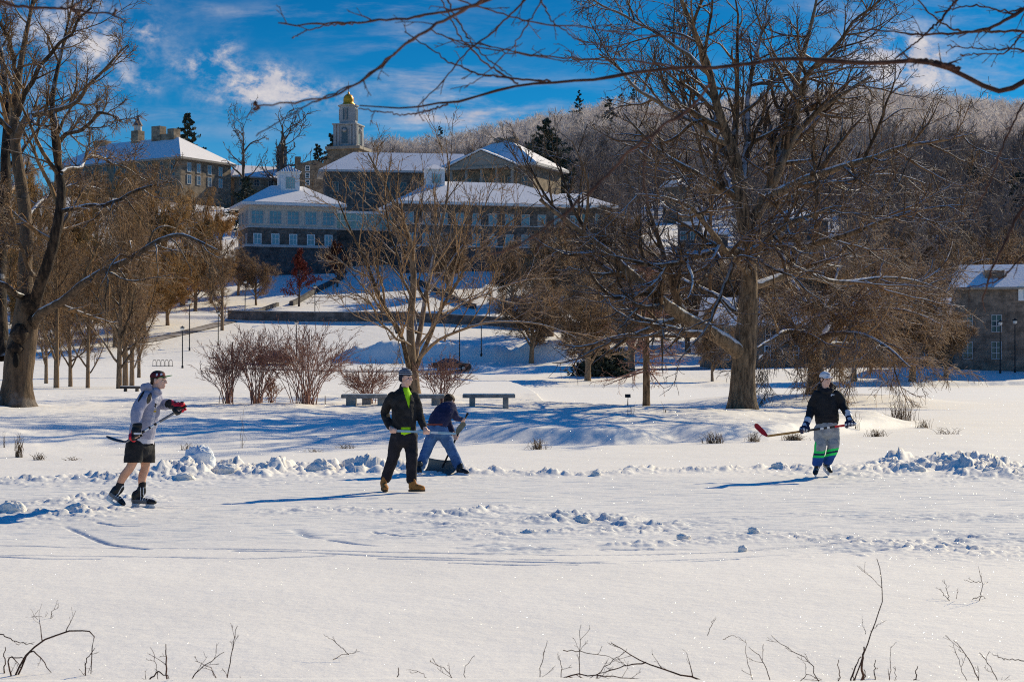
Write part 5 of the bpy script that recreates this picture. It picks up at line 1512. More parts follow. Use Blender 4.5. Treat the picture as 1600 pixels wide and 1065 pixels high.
def part(name, VF, mats, parent, origin, pick=None, keep=None):
    """mesh part; pick(px, py, centres) -> material index per face, keep -> faces kept"""
    V, F = VF
    C = np.array([V[list(f)].mean(0) for f in F])
    px, py = to_px(C)
    if keep is not None:
        k = keep(px, py, C); F = [f for f, t in zip(F, k) if t]
        C = C[k]; px, py = px[k], py[k]
    mi = pick(px, py, C).astype(int) if pick is not None else np.zeros(len(F), int)
    used = sorted({i for f in F for i in f}); mp = {u: i for i, u in enumerate(used)}
    me = bpy.data.meshes.new(name); me.from_pydata([tuple(V[u] - origin) for u in used], [], [tuple(mp[i] for i in f) for f in F])
    for m in (mats if isinstance(mats, list) else [mats]): me.materials.append(m)
    me.polygons.foreach_set('material_index', mi.tolist()); me.polygons.foreach_set('use_smooth', [True] * len(F)); me.update()
    return link(name, me, parent)


def head_pieces(c, Fd, Ud, s=1.0):
    Fd = unit(Fd); Ud = unit(np.asarray(Ud) - Fd * np.dot(Ud, Fd)); Rd = np.cross(Fd, Ud); fr = [Rd, Fd, Ud]
    def at(r, f, u): return np.asarray(c) + (Rd * r + Fd * f + Ud * u) * s
    def e(r, f, u, a, b, d): return ellipsoid(at(r, f, u), (a * s, b * s, d * s), fr, 18, 12)
    ps = [e(0, -.005, .032, .076, .097, .092), e(0, .028, -.045, .058, .066, .072), e(0, .062, -.092, .028, .026, .022),
          e(0, .076, .022, .056, .022, .014), e(0, .104, -.018, .0125, .018, .026), e(0, .112, -.034, .017, .016, .011),
          e(.034, .068, -.024, .022, .02, .02), e(-.034, .068, -.024, .022, .02, .02), e(0, .082, -.066, .024, .014, .008), e(0, .080, -.076, .021, .014, .008),
          e(.080, -.008, -.004, .011, .022, .032), e(-.080, -.008, -.004, .011, .022, .032)]
    return ps, at, fr


def eyes_mouth(t, o, at, fr, s=1.0, smile=False):
    for sg in (1, -1):
        part('eye', tuple(map(lambda a: np.array(a) if not isinstance(a, list) or not isinstance(a[0], tuple) else a, (np.array(ellipsoid(at(sg * .031, .079, .006), (.0135 * s, .008 * s, .0075 * s), fr, 10, 8)[0]), ellipsoid((0, 0, 0), (1, 1, 1), None, 10, 8)[1]))), M['eye'], t, o)
        v, f = ellipsoid(at(sg * .032, .093, .027), (.022 * s, .007 * s, .0045 * s), fr, 10, 8)
        part('eyebrow', (np.array(v), f), M['hair_brown'], t, o)
    v, f = ellipsoid(at(0, .089, -.071), ((.020 if smile else .019) * s, .007 * s, (.0055 if smile else .0035) * s), fr, 12, 8)
    part('mouth', (np.array(v), f), M['teeth'] if smile else M['lips'], t, o)


def grip_hand(c, axis, out, wrist, shaft=.014, fr=.0098, wrap=250, thumb=1, s=1.0):
    """hand closed round a shaft through c along axis; 'out' points from the shaft to the palm"""
    ax = unit(axis); n = unit(np.asarray(out, float) - ax * np.dot(out, ax)); b = np.cross(ax, n); c = np.asarray(c, float)
    ps = []
    rho = shaft + fr * .9
    wd = fr * 2.15
    palm = [c + n * (rho + .004) + ax * (k * wd) for k in (-1.6, -.5, .6, 1.6)]
    ps.append(blob_tube([palm[0], palm[1], palm[2], palm[3]], [(fr * 1.3, fr * 2.6)] * 4, lat=n))
    ps.append(blob_tube([c + n * (rho + .01), c + n * (rho + .02) * .6 + unit(np.asarray(wrist) - c) * .03, wrist], [fr * 2.7, fr * 2.9, fr * 2.6]))
    for i, ln in enumerate((.88, 1.0, .95, .8)):
        o = c + ax * ((i - 1.5) * wd)
        st = R(20); pts = []
        for k in range(7):
            a = st + R(wrap * ln) * k / 6
            rr_ = rho * (1.25 if k == 0 else 1.08 if k in (2, 4) else 1.0)
            pts.append(o + n * rr_ * math.cos(a) + b * rr_ * math.sin(a))
        ps.append(blob_tube(pts, [fr * 1.12, fr * 1.1, fr * 1.12, fr * 1.0, fr * 1.02, fr * .95, fr * .85], lat=ax, K=10, sub=2))
    pts = [c + n * rho + ax * (thumb * wd * 1.5)]
    for k in range(1, 5):
        a = -R(40 + 32 * k); pts.append(c + n * rho * 1.1 * math.cos(a) + b * rho * 1.1 * math.sin(a) + ax * thumb * wd * (1.9 - .25 * k))
    ps.append(blob_tube(pts, [fr * 1.7, fr * 1.35, fr * 1.25, fr * 1.1, fr * .95], K=10, sub=2))
    return ps


M['skin'] = pmat('skin', (.76, .46, .35), .5, .12, 14.0, bump=.1)
M['skin_leg'] = pmat('skin_leg', (.68, .36, .23), .5, .15, 10.0)
M['eye'] = pmat('eye', (.03, .022, .02), .2, .1)
M['lips'] = pmat('lips', (.36, .12, .10), .5, .1)
M['teeth'] = pmat('teeth', (.62, .42, .38), .4, .1)
M['hair_brown'] = pmat('hair_brown', (.045, .022, .012), .7, .4, 60)
M['hoodie_grey'] = pmat('hoodie_grey', (.34, .34, .44), .95, .12, 7, bump=.35, bscale=26)
M['black_cloth'] = pmat('black_cloth', (.020, .019, .021), .85, .3, 8, bump=.3, bscale=24)
M['fleece'] = pmat('fleece', (.028, .026, .026), .95, .4, 10, bump=.5, bscale=60)
M['trouser_black'] = pmat('trouser_black', (.022, .020, .025), .9, .3, 6, bump=.3, bscale=20)
M['shirt_white'] = pmat('shirt_white', (.58, .56, .62), .9, .08, 8)
M['neon'] = pmat('neon', (.42, .80, .01), .8, .08, 8)
M['navy'] = pmat('navy', (.025, .028, .075), .95, .25, 9, bump=.4, bscale=30)
M['denim'] = pmat('denim', (.075, .17, .36), .9, .35, 7, bump=.3, bscale=26, col2=(.04, .10, .24))
M['sweat_grey'] = pmat('sweat_grey', (.34, .355, .37), .95, .2, 9, bump=.3, bscale=24)
M['stripe_green'] = pmat('stripe_green', (.02, .72, .14), .8, .1)
M['stripe_navy'] = pmat('stripe_navy', (.012, .022, .10), .85, .15)
M['hem_blue'] = pmat('hem_blue', (.015, .075, .30), .85, .2)
M['glove_black'] = pmat('glove_black', (.014, .014, .016), .5, .3, 20)
M['glove_red'] = pmat('glove_red', (.70, .012, .03), .45, .15, 20)
M['glove_white'] = pmat('glove_white', (.62, .62, .66), .5, .1, 20)
M['glove_navy'] = pmat('glove_navy', (.014, .018, .055), .5, .3, 20)
M['skate_black'] = pmat('skate_black', (.018, .018, .020), .35, .3, 14)
M['skate_grey'] = pmat('skate_grey', (.16, .165, .17), .4, .2, 14)
M['skate_white'] = pmat('skate_white', (.70, .70, .70), .35, .05)
M['steel'] = pmat('steel', (.55, .55, .57), .25, .1, metal=1.0)
M['boot_tan'] = pmat('boot_tan', (.46, .19, .045), .75, .3, 14, bump=.2)
M['boot_sole'] = pmat('boot_sole', (.10, .06, .03), .8, .2)
M['cap_red'] = pmat('cap_red', (.12, .012, .02), .8, .2, 12)
M['cap_green'] = pmat('cap_green', (.015, .25, .06), .7, .1)
M['cap_white'] = pmat('cap_white', (.70, .70, .74), .8, .08, 10)
M['knit_light'] = pmat('knit_light', (.34, .35, .40), .95, .2, 40)
M['knit_dark'] = pmat('knit_dark', (.03, .03, .045), .95, .2, 40)
M['print_black'] = M['black_cloth']
M['print_gold'] = pmat('print_gold', (.50, .33, .02), .8, .1)
M['shaft_grey'] = pmat('shaft_grey', (.20, .20, .21), .35, .15, 10)
M['shaft_black'] = pmat('shaft_black', (.015, .015, .016), .35, .2, 10)
M['tape_white'] = pmat('tape_white', (.7, .7, .7), .8, .1)
M['shaft_blue'] = pmat('shaft_blue', (.34, .50, .58), .35, .12, 10)
M['blade_olive'] = pmat('blade_olive', (.13, .135, .11), .6, .2, 14)
M['blade_red'] = pmat('blade_red', (.42, .012, .022), .5, .25, 12)
M['blade_dark'] = pmat('blade_dark', (.05, .055, .065), .5, .25, 12)
M['shaft_red'] = pmat('shaft_red', (.62, .02, .03), .4, .15, 10)
M['wood_yellow'] = pmat('wood_yellow', (.42, .22, .06), .5, .25, 14, stretch=(1, 1, 6))
M['shovel_grey'] = pmat('shovel_grey', (.11, .125, .125), .5, .25, 5, bump=.1)
M['orange_wrap'] = pmat('orange_wrap', (.50, .13, .05), .6, .15)
M['belt'] = pmat('belt', (.17, .035, .03), .6, .2)


class Fig:
    def __init__(s, name, label, px, q, dark=None):
        s.D = row_d(q); s.o = np.array([(px - 800) / F_PX * s.D, s.D, 0.0])
        s.k = s.D / F_PX
        s.t = thing(name, label, 'person', s.o)

    def P(s, px, py, off=0.0): return W(px, py, s.D + off)

    def part(s, name, VF, mats, pick=None, keep=None, parent=None): return part(name, VF, mats, parent or s.t, s.o, pick, keep)


def vf(p): return np.array(p[0], float), p[1]


def skate(f, ankle, heel, toe, lift_dir, lace=True):
    """hockey skate: boot, white blade holder, steel runner. heel and toe are points on the runner"""
    heel = np.asarray(heel); toe = np.asarray(toe); d = unit(toe - heel); L = np.linalg.norm(toe - heel)
    up = unit(np.asarray(lift_dir) - d * np.dot(lift_dir, d)); sd = np.cross(d, up)
    def at(a, h, s_=0): return heel + d * a * L + up * h + sd * s_
    ps = [blob_tube([at(.10, .115), at(.35, .11), at(.62, .102), at(.88, .09), at(1.02, .084)], [(.042, .048), (.045, .046), (.047, .042), (.048, .034), (.036, .024)], lat=sd),
          blob_tube([at(.20, .12), at(.20, .19), ankle + up * .0, ankle + up * .06], [(.044, .060), (.044, .056), (.050, .056), (.054, .060)], lat=sd),
          blob_tube([at(.34, .20), at(.40, .27)], [(.036, .02), (.034, .016)], lat=sd)]
    b = f.part('skate', union(ps, .009, 1), [M['skate_black'], M['skate_grey'], M['skate_white']],
               pick=lambda px, py, C: np.where((((C - heel) @ d) / L > .42) & (((C - heel) @ d) / L < .80) & (((C - heel) @ up) > .115) & (np.sin(((C - heel) @ d) * 190) > .55), 2,
                                               np.where((((C - heel) @ up) < .12) & (((C - heel) @ d) / L < .7), 1, 0)))
    h = [blob_tube([at(.06, .062), at(.30, .058)], [(.022, .022)] * 2, lat=sd), blob_tube([at(.64, .056), at(.94, .052)], [(.020, .016)] * 2, lat=sd),
         blob_tube([at(.18, .06), at(.16, .03)], [(.014, .042), (.012, .05)], lat=sd), blob_tube([at(.80, .056), at(.82, .03)], [(.014, .042), (.012, .05)], lat=sd),
         blob_tube([at(.0, .024), at(.5, .022), at(.99, .024)], [(.011, .016)] * 3, lat=sd)]
    f.part('blade_holder', union(h, .006, 1), M['skate_white'], parent=b)
    m = MB(); n_ = 10; vs = []
    for i in range(n_ + 1):
        a = -.02 + 1.05 * i / n_; z0 = .0 + (.010 if i in (0, n_) else .0); 
        for s_ in (-.004, .004): vs += [at(a, z0, s_), at(a, .02, s_)]
    fs = []
    for i in range(n_):
        b0 = 4 * i
        fs += [(b0, b0 + 4, b0 + 5, b0 + 1), (b0 + 2, b0 + 3, b0 + 7, b0 + 6), (b0, b0 + 2, b0 + 6, b0 + 4), (b0 + 1, b0 + 5, b0 + 7, b0 + 3)]
    m.add([v - f.o for v in vs], fs).build('runner', M['steel'], b)
    return b


def glove(f, c, axis, out, wrist, mats, pick, back):
    """padded hockey glove closed round the stick"""
    ps = grip_hand(c, axis, out, wrist, shaft=.018, fr=.0195, wrap=215)
    d = unit(np.asarray(wrist) - np.asarray(c))
    ps.append(blob_tube([np.asarray(c) + np.asarray(back) * .035 + d * .05, np.asarray(wrist), np.asarray(wrist) + d * .035], [.056, .060, .066]))
    n = unit(back)
    for k in (-.5, .5): ps.append(ellipsoid(np.asarray(c) + n * .055 + unit(axis) * k * .07, (.04, .04, .034)))
    return f.part('glove', union(ps, .009, 1), mats, pick=pick)


def stick(name, label, butt, heel, toe, face, bands, blade_mat, hb=.07, curve=.05, w=.011, t=.016):
    """hockey stick: rectangular shaft with bands of colour and a curved blade"""
    butt, heel, toe = map(np.asarray, (butt, heel, toe)); o = (butt + heel) / 2
    th = thing(name, label, 'hockey stick', o)
    d = unit(heel - butt); a = unit(np.cross(d, face)); b = np.cross(d, a)
    L = np.linalg.norm(heel - butt); prev = 0.0
    m = MB(); mats = []
    for fr_, mt in bands:
        p, q = butt + d * L * prev, butt + d * L * fr_
        vs = [x + a * sa * t + b * sb * w - o for x in (p, q) for sa, sb in ((-1, -1), (1, -1), (1, 1), (-1, 1))]
        m.add(vs, [(0, 1, 5, 4), (1, 2, 6, 5), (2, 3, 7, 6), (3, 0, 4, 7), (3, 2, 1, 0), (4, 5, 6, 7)], len(mats)); mats.append(M[mt]); prev = fr_
    m.build('shaft', mats, th)
    bd = toe - heel; bl = np.linalg.norm(bd); bu = unit(bd); fc = unit(np.asarray(face) - bu * np.dot(face, bu)); hh = np.cross(bu, fc)
    vs = []; n = 9
    for i in range(n + 1):
        u = i / n; c = heel + bd * u + fc * curve * (u * u) - d * .0
        h = hb * (.42 + .58 * min(1, u * 3)) * (1 if u < .85 else math.sqrt(max(.12, 1 - ((u - .85) / .16) ** 2)))
        for s_ in (-1, 1):
            for e in (-.5, .5): vs.append(c + hh * s_ * h / 2 + fc * e * .009 - o)
    fs = []
    for i in range(n):
        k = 4 * i
        fs += [(k, k + 4, k + 6, k + 2), (k + 1, k + 3, k + 7, k + 5), (k, k + 1, k + 5, k + 4), (k + 2, k + 6, k + 7, k + 3)]
    fs += [(0, 2, 3, 1), (4 * n, 4 * n + 1, 4 * n + 3, 4 * n + 2)]
    MB().add(vs, fs).build('blade', M[blade_mat], th)
    return th


def brim(at, fr, s, f0, f1, w, u0, u1, mats, f, parent, under=True):
    """curved cap peak"""
    vs, fs = [], []
    n, m_ = 10, 5
    for lay, dz in ((0, .0), (1, -.006)):
        for j in range(m_ + 1):
            for i in range(n + 1):
                x = -1 + 2 * i / n; r = w * x * (1 - .18 * (j / m_) ** 2)
                ff = f0 + (f1 - f0) * (j / m_) * math.sqrt(max(.05, 1 - (x * .92) ** 2)) - (.05 * x * x)
                uu = u0 + (u1 - u0) * (j / m_) - .018 * x * x
                vs.append(at(r, ff, uu + dz))
    st = (m_ + 1) * (n + 1)
    for j in range(m_):
        for i in range(n):
            a = j * (n + 1) + i; fs.append((a, a + 1, a + n + 2, a + n + 1)); fs.append((st + a + 1, st + a, st + a + n + 1, st + a + n + 2))
    for i in range(n): a = m_ * (n + 1) + i; fs.append((a, a + 1, st + a + 1, st + a))
    for j in range(m_):
        a = j * (n + 1); fs.append((a, a + n + 1, st + a + n + 1, st + a)); a += n; fs.append((a + n + 1, a, st + a, st + a + n + 1))
    V = np.array(vs); nf = [0 if all(i < st for i in fc) else 1 for fc in fs]
    arr = np.array(nf)
    return f.part('brim', (V, fs), mats, pick=lambda px, py, C: arr, parent=parent)


# ================= player at the left: grey hoodie, shorts, red gloves
f = Fig('person', 'young skater in grey hoodie, black shorts and red hockey gloves leaning forward', 218, 795)
P = f.P
Fd = unit((.93, -.30, .0)); Rd = np.cross(Fd, UP)                     # his right side faces the camera
pel = P(219, 697, 0); chest = P(233, 632, 0); nk = P(240, 610, 0); hd = P(247.5, 594, -.01)
hipR, hipL = pel + Rd * .10 - UP * .02, pel - Rd * .10 - UP * .02
kneeR, ankR = P(205, 727, -.12), P(184, 762, -.05)
kneeL, ankL = P(227, 728, .10), P(221, 764, .08)
shR, shL = P(228, 620, -.17), P(242, 619, .13)
elR, wrR = P(213, 648, -.32), P(214, 668, -.36)
elL, wrL = P(251, 631, .20), P(267, 632, -.02)
hdF = unit((.97, -.22, .02)); hdU = unit((.10, 0, 1))
hp, at, fr = head_pieces(hd, hdF, hdU)
sdir = unit(P(197, 690, -.40) - P(291, 633.5, -.10))
gR = P(212.5, 680.7, -.36); gL = P(281, 639.5, -.13)
body = hp + [blob_tube([nk - UP * .03, hd - hdU * .06 - hdF * .015], [.058, .054]),
             blob_tube([pel, (pel + chest) / 2, chest, nk - UP * .04], [(.14, .10), (.13, .10), (.16, .11), (.07, .06)], lat=Rd),
             blob_tube([hipR, kneeR, (kneeR * .55 + ankR * .45) - Fd * .018, ankR], [.088, .058, .056, .038]), blob_tube([hipL, kneeL, (kneeL * .55 + ankL * .45) - Fd * .018, ankL], [.088, .058, .056, .038]),
             blob_tube([shR, elR, wrR], [.055, .045, .032]), blob_tube([shL, elL, wrL], [.055, .045, .032])]
body += grip_hand(gR, sdir, -Fd, wrR) + grip_hand(gL, sdir, UP, wrL)
f.part('body', union(body, .0075, 1), [M['skin'], M['skin_leg']], pick=lambda px, py, C: (py > 700) * 1)
eyes_mouth(f.t, f.o, at, fr)
v = union([ellipsoid(at(0, -.012, .02), (.083, .100, .078), fr, 18, 12), ellipsoid(at(0, -.06, -.03), (.07, .05, .05), fr)], .008, 1)
f.part('hair', v, M['hair_brown'], keep=lambda px, py, C: (((C - hd) @ fr[1]) < .03 - np.maximum(0, .02 - ((C - hd) @ fr[2])) * 1.6) & ((C - hd) @ fr[2] > -.06))
cap = union([ellipsoid(at(0, -.010, .050), (.088, .106, .082), fr, 20, 14), ellipsoid(at(0, .03, .075), (.07, .06, .05), fr, 16, 10)], .008, 1)
c_ = f.part('cap', cap, [M['cap_red'], M['black_cloth'], M['cap_white']], keep=lambda px, py, C: ((C - hd) @ fr[2]) > .038,
            pick=lambda px, py, C: np.where((np.abs((C - hd) @ fr[2] - .075) < .016) & (np.sin(((C - hd) @ fr[1]) * 120) > .3) & (((C - hd) @ fr[1]) > -.02), 2, (((C - hd) @ fr[2]) > .098) * 1))
brim(at, fr, 1, .075, .195, .078, .050, .066, [M['cap_red'], M['cap_green']], f, c_)
# hoodie
tor = [P(220, 687, 0), P(223, 672, 0), P(230, 645, 0), P(235, 622, 0), P(238, 611, 0)]
hood = [blob_tube(tor, [(.18, .155), (.19, .168), (.19, .160), (.17, .138), (.09, .08)], lat=Rd),
        blob_tube([shR, P(218, 634, -.26), elR, wrR + (wrR - gR) * .1], [.088, .082, .076, .056]), blob_tube([shL, elL, wrL], [.085, .074, .058]),
        blob_tube([P(232, 604, -.09), P(227, 606, 0), P(232, 603, .09)], [.05, .068, .05]), blob_tube([P(243, 609, -.09), P(249, 613, -.02), P(243, 608, .09)], [.032, .034, .032])]
HV = union(hood, .0105, 2, .013, 8, 3)
def pick_h(px, py, C):
    fw = (C - chest) @ Fd; rt = (C - chest) @ Rd
    g = np.zeros(len(px), int)
    g[(np.hypot((px - 233) / 4.2, (py - 622 + (px - 233) * 1.3) / 7) < 1) & (rt > .03)] = 1
    g[(np.hypot((px - 222 - (py - 616) * -.55) / 2.1, (py - 619) / 9) < 1) & (rt > .03)] = 1
    ed = 246.5 - np.maximum(0, py - 622) * .20
    pr = (fw > .03) & (py > 616) & (py < 664) & (px > ed - 2.6 + .8 * np.sin(py * 1.9)) & (px < ed + 1.6)
    g[pr & (np.sin(py * 2.3 + px) > -.75)] = 2
    g[pr & (np.abs(py - 633) < 3) & (px < ed)] = 1
    g[pr & (np.abs(py - 642) < 3) & (np.sin(py * 3) > -.5)] = 3
    return g
f.part('hoodie', HV, [M['hoodie_grey'], M['black_cloth'], M['shirt_white'], M['print_gold']], pick=pick_h)
f.part('shirt', union([blob_tube([P(220, 694, 0), P(221, 682, 0)], [(.20, .165), (.19, .155)], lat=Rd)], .011, 1, .005, 9, 4), M['shirt_white'], keep=lambda px, py, C: py < 693)
sh = [blob_tube([P(218, 689, 0), P(218, 702, 0)], [(.185, .150), (.19, .165)], lat=Rd),
      blob_tube([hipR + UP * .04, kneeR * .85 + hipR * .15 + UP * .0 + Fd * .01], [.135, .122], lat=Fd), blob_tube([hipL + UP * .04, kneeL * .85 + hipL * .15 + Fd * .02], [.135, .118], lat=Fd)]
f.part('shorts', union(sh, .0105, 2, .012, 7, 8), M['black_cloth'], keep=lambda px, py, C: py < 722.5)
for a, k_, nm in ((ankR, kneeR, 's'), (ankL, kneeL, 's')):
    f.part('sock', union([blob_tube([a - UP * .01, a + unit(k_ - a) * .075], [.048, .050])], .008, 1, .003, 14), M['black_cloth'])
skate(f, ankL + np.array([0, 0, -.05]), P(205.5, 794.6, .08), P(242, 794.4, .02), UP)
skate(f, ankR + np.array([0, 0, -.04]), P(165.5, 780, -.05), P(188, 795.4, -.10), unit((.5, 0, .85)))
glove(f, gR, sdir, -Fd * .4 - UP * .1 + Rd * .6, wrR, [M['glove_black'], M['glove_red'], M['glove_white']], lambda px, py, C: np.where((py > 688.5) | (px < 205.2), 1, np.where((np.abs(py - 677) < 1.3) & (px > 209), 2, 0)), Rd)
glove(f, gL, sdir, UP, wrL, [M['glove_black'], M['glove_red'], M['glove_white']], lambda px, py, C: np.where(((py > 629) & (py < 634.5) & (px > 271)) | ((px > 284) & (py > 634)) | ((px > 268) & (px < 272) & (py < 633)), 1, np.where((np.abs(px - 276) < 1.2) & (py < 628), 2, 0)), UP)
stick('hockey_stick', 'grey hockey stick with dark curved blade, held across the grey-hooded skater', P(291, 633.5, -.10), P(197, 690, -.40), P(165.5, 687, -.44), (0.0, -.35, .95), [(.10, 'shaft_black'), (.45, 'shaft_grey'), (.5, 'tape_white'), (.54, 'shaft_black'), (.6, 'tape_white'), (.63, 'shaft_black'), (.7, 'tape_white'), (.75, 'shaft_black'), (1.0, 'shaft_grey')], 'blade_dark')

# ================= walker in black fleece with the blue-shafted stick
f = Fig('person', 'walking man in black fleece, neon green shirt, striped knit hat and tan boots', 628, 768)
P = f.P
Fd = unit((.62, -.78, .0)); Rd = np.cross(Fd, UP)                    # his right arm is at the picture's left
pel = P(631, 678); chest = P(630, 632); nk = P(632.5, 606); hd = P(634, 590.5, -.01)
hipR, hipL = P(622, 684, -.02), P(641, 684, .03)
kneeR, ankR = P(614.5, 714, .05), P(602.5, 748, .18)
kneeL, ankL = P(643, 715, -.05), P(643, 752, -.02)
shR, shL = P(614, 618.5, -.03), P(646.5, 618.5, .08)
elR, wrR = P(601.5, 646, .06), P(609.5, 667, -.10)
elL, wrL = P(655, 647, .10), P(662.5, 667, -.06)
gR = P(614, 672.8, -.20); gL = P(666, 674.8, -.10)
hdF = unit((.83, -.55, .0)); hdU = UP
hp, at, fr = head_pieces(hd, hdF, hdU)
sdir = unit(P(712, 677, -.02) - gR)
body = hp + [blob_tube([nk - UP * .04, hd - UP * .06 - hdF * .012], [.056, .052]),
             blob_tube([pel, (pel + chest) / 2, chest, nk - UP * .05], [(.15, .11), (.14, .11), (.17, .12), (.07, .06)], lat=Rd),
             blob_tube([hipR, kneeR, ankR], [.085, .058, .04]), blob_tube([hipL, kneeL, ankL], [.085, .058, .04]),
             blob_tube([shR, elR, wrR], [.055, .045, .03]), blob_tube([shL, elL, wrL], [.055, .045, .03])]
body += grip_hand(gR, sdir, unit((-.2, -.8, .5)), wrR + np.array([0, 0, -.0]), fr=.0115) + grip_hand(gL, sdir, unit((.1, -.8, .5)), wrL, fr=.0115)
f.part('body', union(body, .0075, 1), M['skin'])
eyes_mouth(f.t, f.o, at, fr, smile=True)
hat = union([ellipsoid(at(0, -.008, .066), (.092, .112, .088), fr, 20, 14), blob_tube([at(-.085, -.02, .03), at(-.083, -.015, -.05)], [.022, .012]), blob_tube([at(.085, -.02, .03), at(.083, -.015, -.05)], [.022, .012]), ellipsoid(at(0, -.07, -.005), (.07, .045, .06), fr)], .008, 1, .003, 30)
f.part('knit_hat', hat, [M['knit_dark'], M['knit_light']], keep=lambda px, py, C: ((C - hd) @ fr[2] > .035) | (((C - hd) @ fr[1]) < .015), pick=lambda px, py, C: (np.sin(((C - hd) @ fr[2]) * 210 + 1.0) > .05) & (((C - hd) @ fr[2]) > .045))
tor = [P(632, 671.5), P(631, 655), P(630.5, 630), P(630.5, 616), P(632.5, 609)]
J = union([blob_tube(tor, [(.190, .145), (.195, .150), (.200, .150), (.165, .12), (.085, .08)], lat=Rd),
           blob_tube([shR, P(606.5, 631, .0), elR, wrR], [.080, .076, .070, .054]), blob_tube([shL, P(651.5, 632, .1), elL, wrL], [.078, .072, .066, .052]),
           blob_tube([P(625.5, 608, .02), P(628, 601, .08), P(637, 600, .10), P(641.5, 608, .06)], [.03, .032, .03, .024])], .0105, 2, .013, 8, 21)
vx = lambda px, py: (px > 629.6 + np.maximum(0, (py - 608)) * .31) & (px < 643.2 - np.maximum(0, py - 608) * .12) & (py > 605.5) & (py < 638)
lo_ = lambda px, py: (py > 667.5) & (px > 626.5) & (px < 641.5)
front = lambda C: ((C - pel) @ np.array([.35, -.94, 0])) > -.02
f.part('fleece_jacket', J, [M['fleece'], M['black_cloth']], keep=lambda px, py, C: ~((vx(px, py) | lo_(px, py)) & front(C)), pick=lambda px, py, C: (np.abs(px - (640.0 + (py - 615) * .055)) < .9) & front(C))
ts = union([blob_tube([P(631.5, 674), P(631, 655), P(630.5, 630), P(631, 617), P(632.5, 608)], [(.176, .136), (.18, .138), (.186, .138), (.15, .110), (.068, .066)], lat=Rd)], .0105, 2, .004, 8, 22)
f.part('shirt', ts, M['neon'])
tr_ = union([blob_tube([P(630.5, 671), P(631, 688)], [(.168, .130), (.178, .142)], lat=Rd),
             blob_tube([hipR + UP * .03, P(617, 700, .02), kneeR, P(608, 733, .12), ankR], [.118, .104, .090, .082, .078]), blob_tube([hipL + UP * .03, P(642, 700), kneeL, P(642.5, 735, -.03), ankL + UP * .02], [.118, .102, .090, .083, .082])], .0105, 2, .014, 6, 23)
f.part('trousers', tr_, M['trouser_black'])


def boot(f, ank, heel, toe, mat, sole_mat, nm='boot', hi=.11, sh=.03):
    heel = np.asarray(heel); toe = np.asarray(toe); d = unit(toe - heel); L = np.linalg.norm(toe - heel); sd = np.cross(d, UP); up = np.cross(sd, d)
    def at_(a, h): return heel + d * a * L + up * h
    ps = [blob_tube([at_(.16, .055), at_(.45, .062), at_(.75, .052), at_(.9, .046)], [(.042, .05), (.045, .054), (.052, .044), (.044, .036)], lat=sd),
          blob_tube([at_(.22, .06), at_(.24, .11), np.asarray(ank) + UP * .03], [(.048, .056), (.05, .058), (.058, .062)], lat=sd),
          blob_tube([at_(.42, .12), at_(.36, .19)], [(.035, .02), (.036, .016)], lat=sd)]
    b = f.part(nm, union(ps, .009, 1, .004, 16), mat)
    vs, fs = [], []
    n = 14
    for h in (0.0, sh):
        for i in range(n):
            a = 2 * math.pi * i / n; u = .5 + .52 * math.cos(a); ww = .053 * math.sin(a) * (.82 + .25 * u)
            vs.append(heel + d * u * L + sd * ww + up * h - f.o)
    fs = [(i, (i + 1) % n, n + (i + 1) % n, n + i) for i in range(n)] + [tuple(range(n - 1, -1, -1)), tuple(range(n, 2 * n))]
    MB().add(vs, fs).build('sole', M[sole_mat], b)
    return b


boot(f, ankL, P(638.5, 767.6, -.04), P(664, 767.2, -.10), M['boot_tan'], 'boot_sole')
boot(f, ankR, P(598, 763, .22), P(603, 768.0, -.03), M['boot_tan'], 'boot_sole')
stick('hockey_stick', 'pale blue hockey stick with grey upturned blade, carried level by the man in fleece', P(609.5, 672.4, -.20), P(712.5, 677.2, -.03), P(725, 659.5, .02), unit((.45, -.85, .1)), [(.06, 'tape_white'), (.62, 'shaft_blue'), (.72, 'tape_white'), (1.0, 'shaft_blue')], 'blade_olive', hb=.085, curve=.03, w=.012, t=.016)

# ================= man bending to the shovel, seen from behind
f = Fig('person', 'man in navy sweatshirt and blue jeans bending over a snow shovel, back turned', 690, 742)
P = f.P
Fd = unit((.62, .78, 0)); Rd = np.cross(Fd, UP)
pel = P(683, 667); shm = P(699, 637, .18); nk = P(701, 633, .24); hd = P(702, 627, .32)
hipL, hipR = P(678, 674, .02), P(689, 673, .0)
kneeL, ankL = P(669, 697, .05), P(657, 727, -.06)
kneeR, ankR = P(702.5, 697, .10), P(717, 729, .05)
shR, shL = P(704.5, 641, .10), P(693, 639, .30)
elR, wrR = P(712.5, 651.5, .14), P(720.5, 655, .22)
elL, wrL = P(700, 660, .42), P(707, 676, .40)
sh_top, sh_bot = P(726, 655.5, .26), P(691, 730, .22)
sdir = unit(sh_bot - sh_top)
gR = P(724.2, 656.5, .25); gL = sh_top + (sh_bot - sh_top) * .36
hdF = unit((.55, .55, -.5)); hdU = unit((.25, .35, .9))
hp, at, fr = head_pieces(hd, hdF, hdU)
body = hp + [blob_tube([nk - UP * .02, hd - hdU * .05], [.056, .054]), blob_tube([pel, (pel + shm) / 2, shm, nk], [(.14, .11), (.14, .11), (.16, .11), (.06, .06)], lat=Rd),
             blob_tube([hipL, kneeL, ankL], [.088, .06, .042]), blob_tube([hipR, kneeR, ankR], [.088, .06, .042]),
             blob_tube([shR, elR, wrR], [.055, .045, .032]), blob_tube([shL, elL, wrL], [.055, .045, .032])]
body += grip_hand(gR, sdir, unit((.2, -.6, .6)), wrR, fr=.0115) + grip_hand(gL, sdir, unit((-.6, -.2, .6)), wrL, fr=.0115)
f.part('body', union(body, .0075, 1), M['skin'])
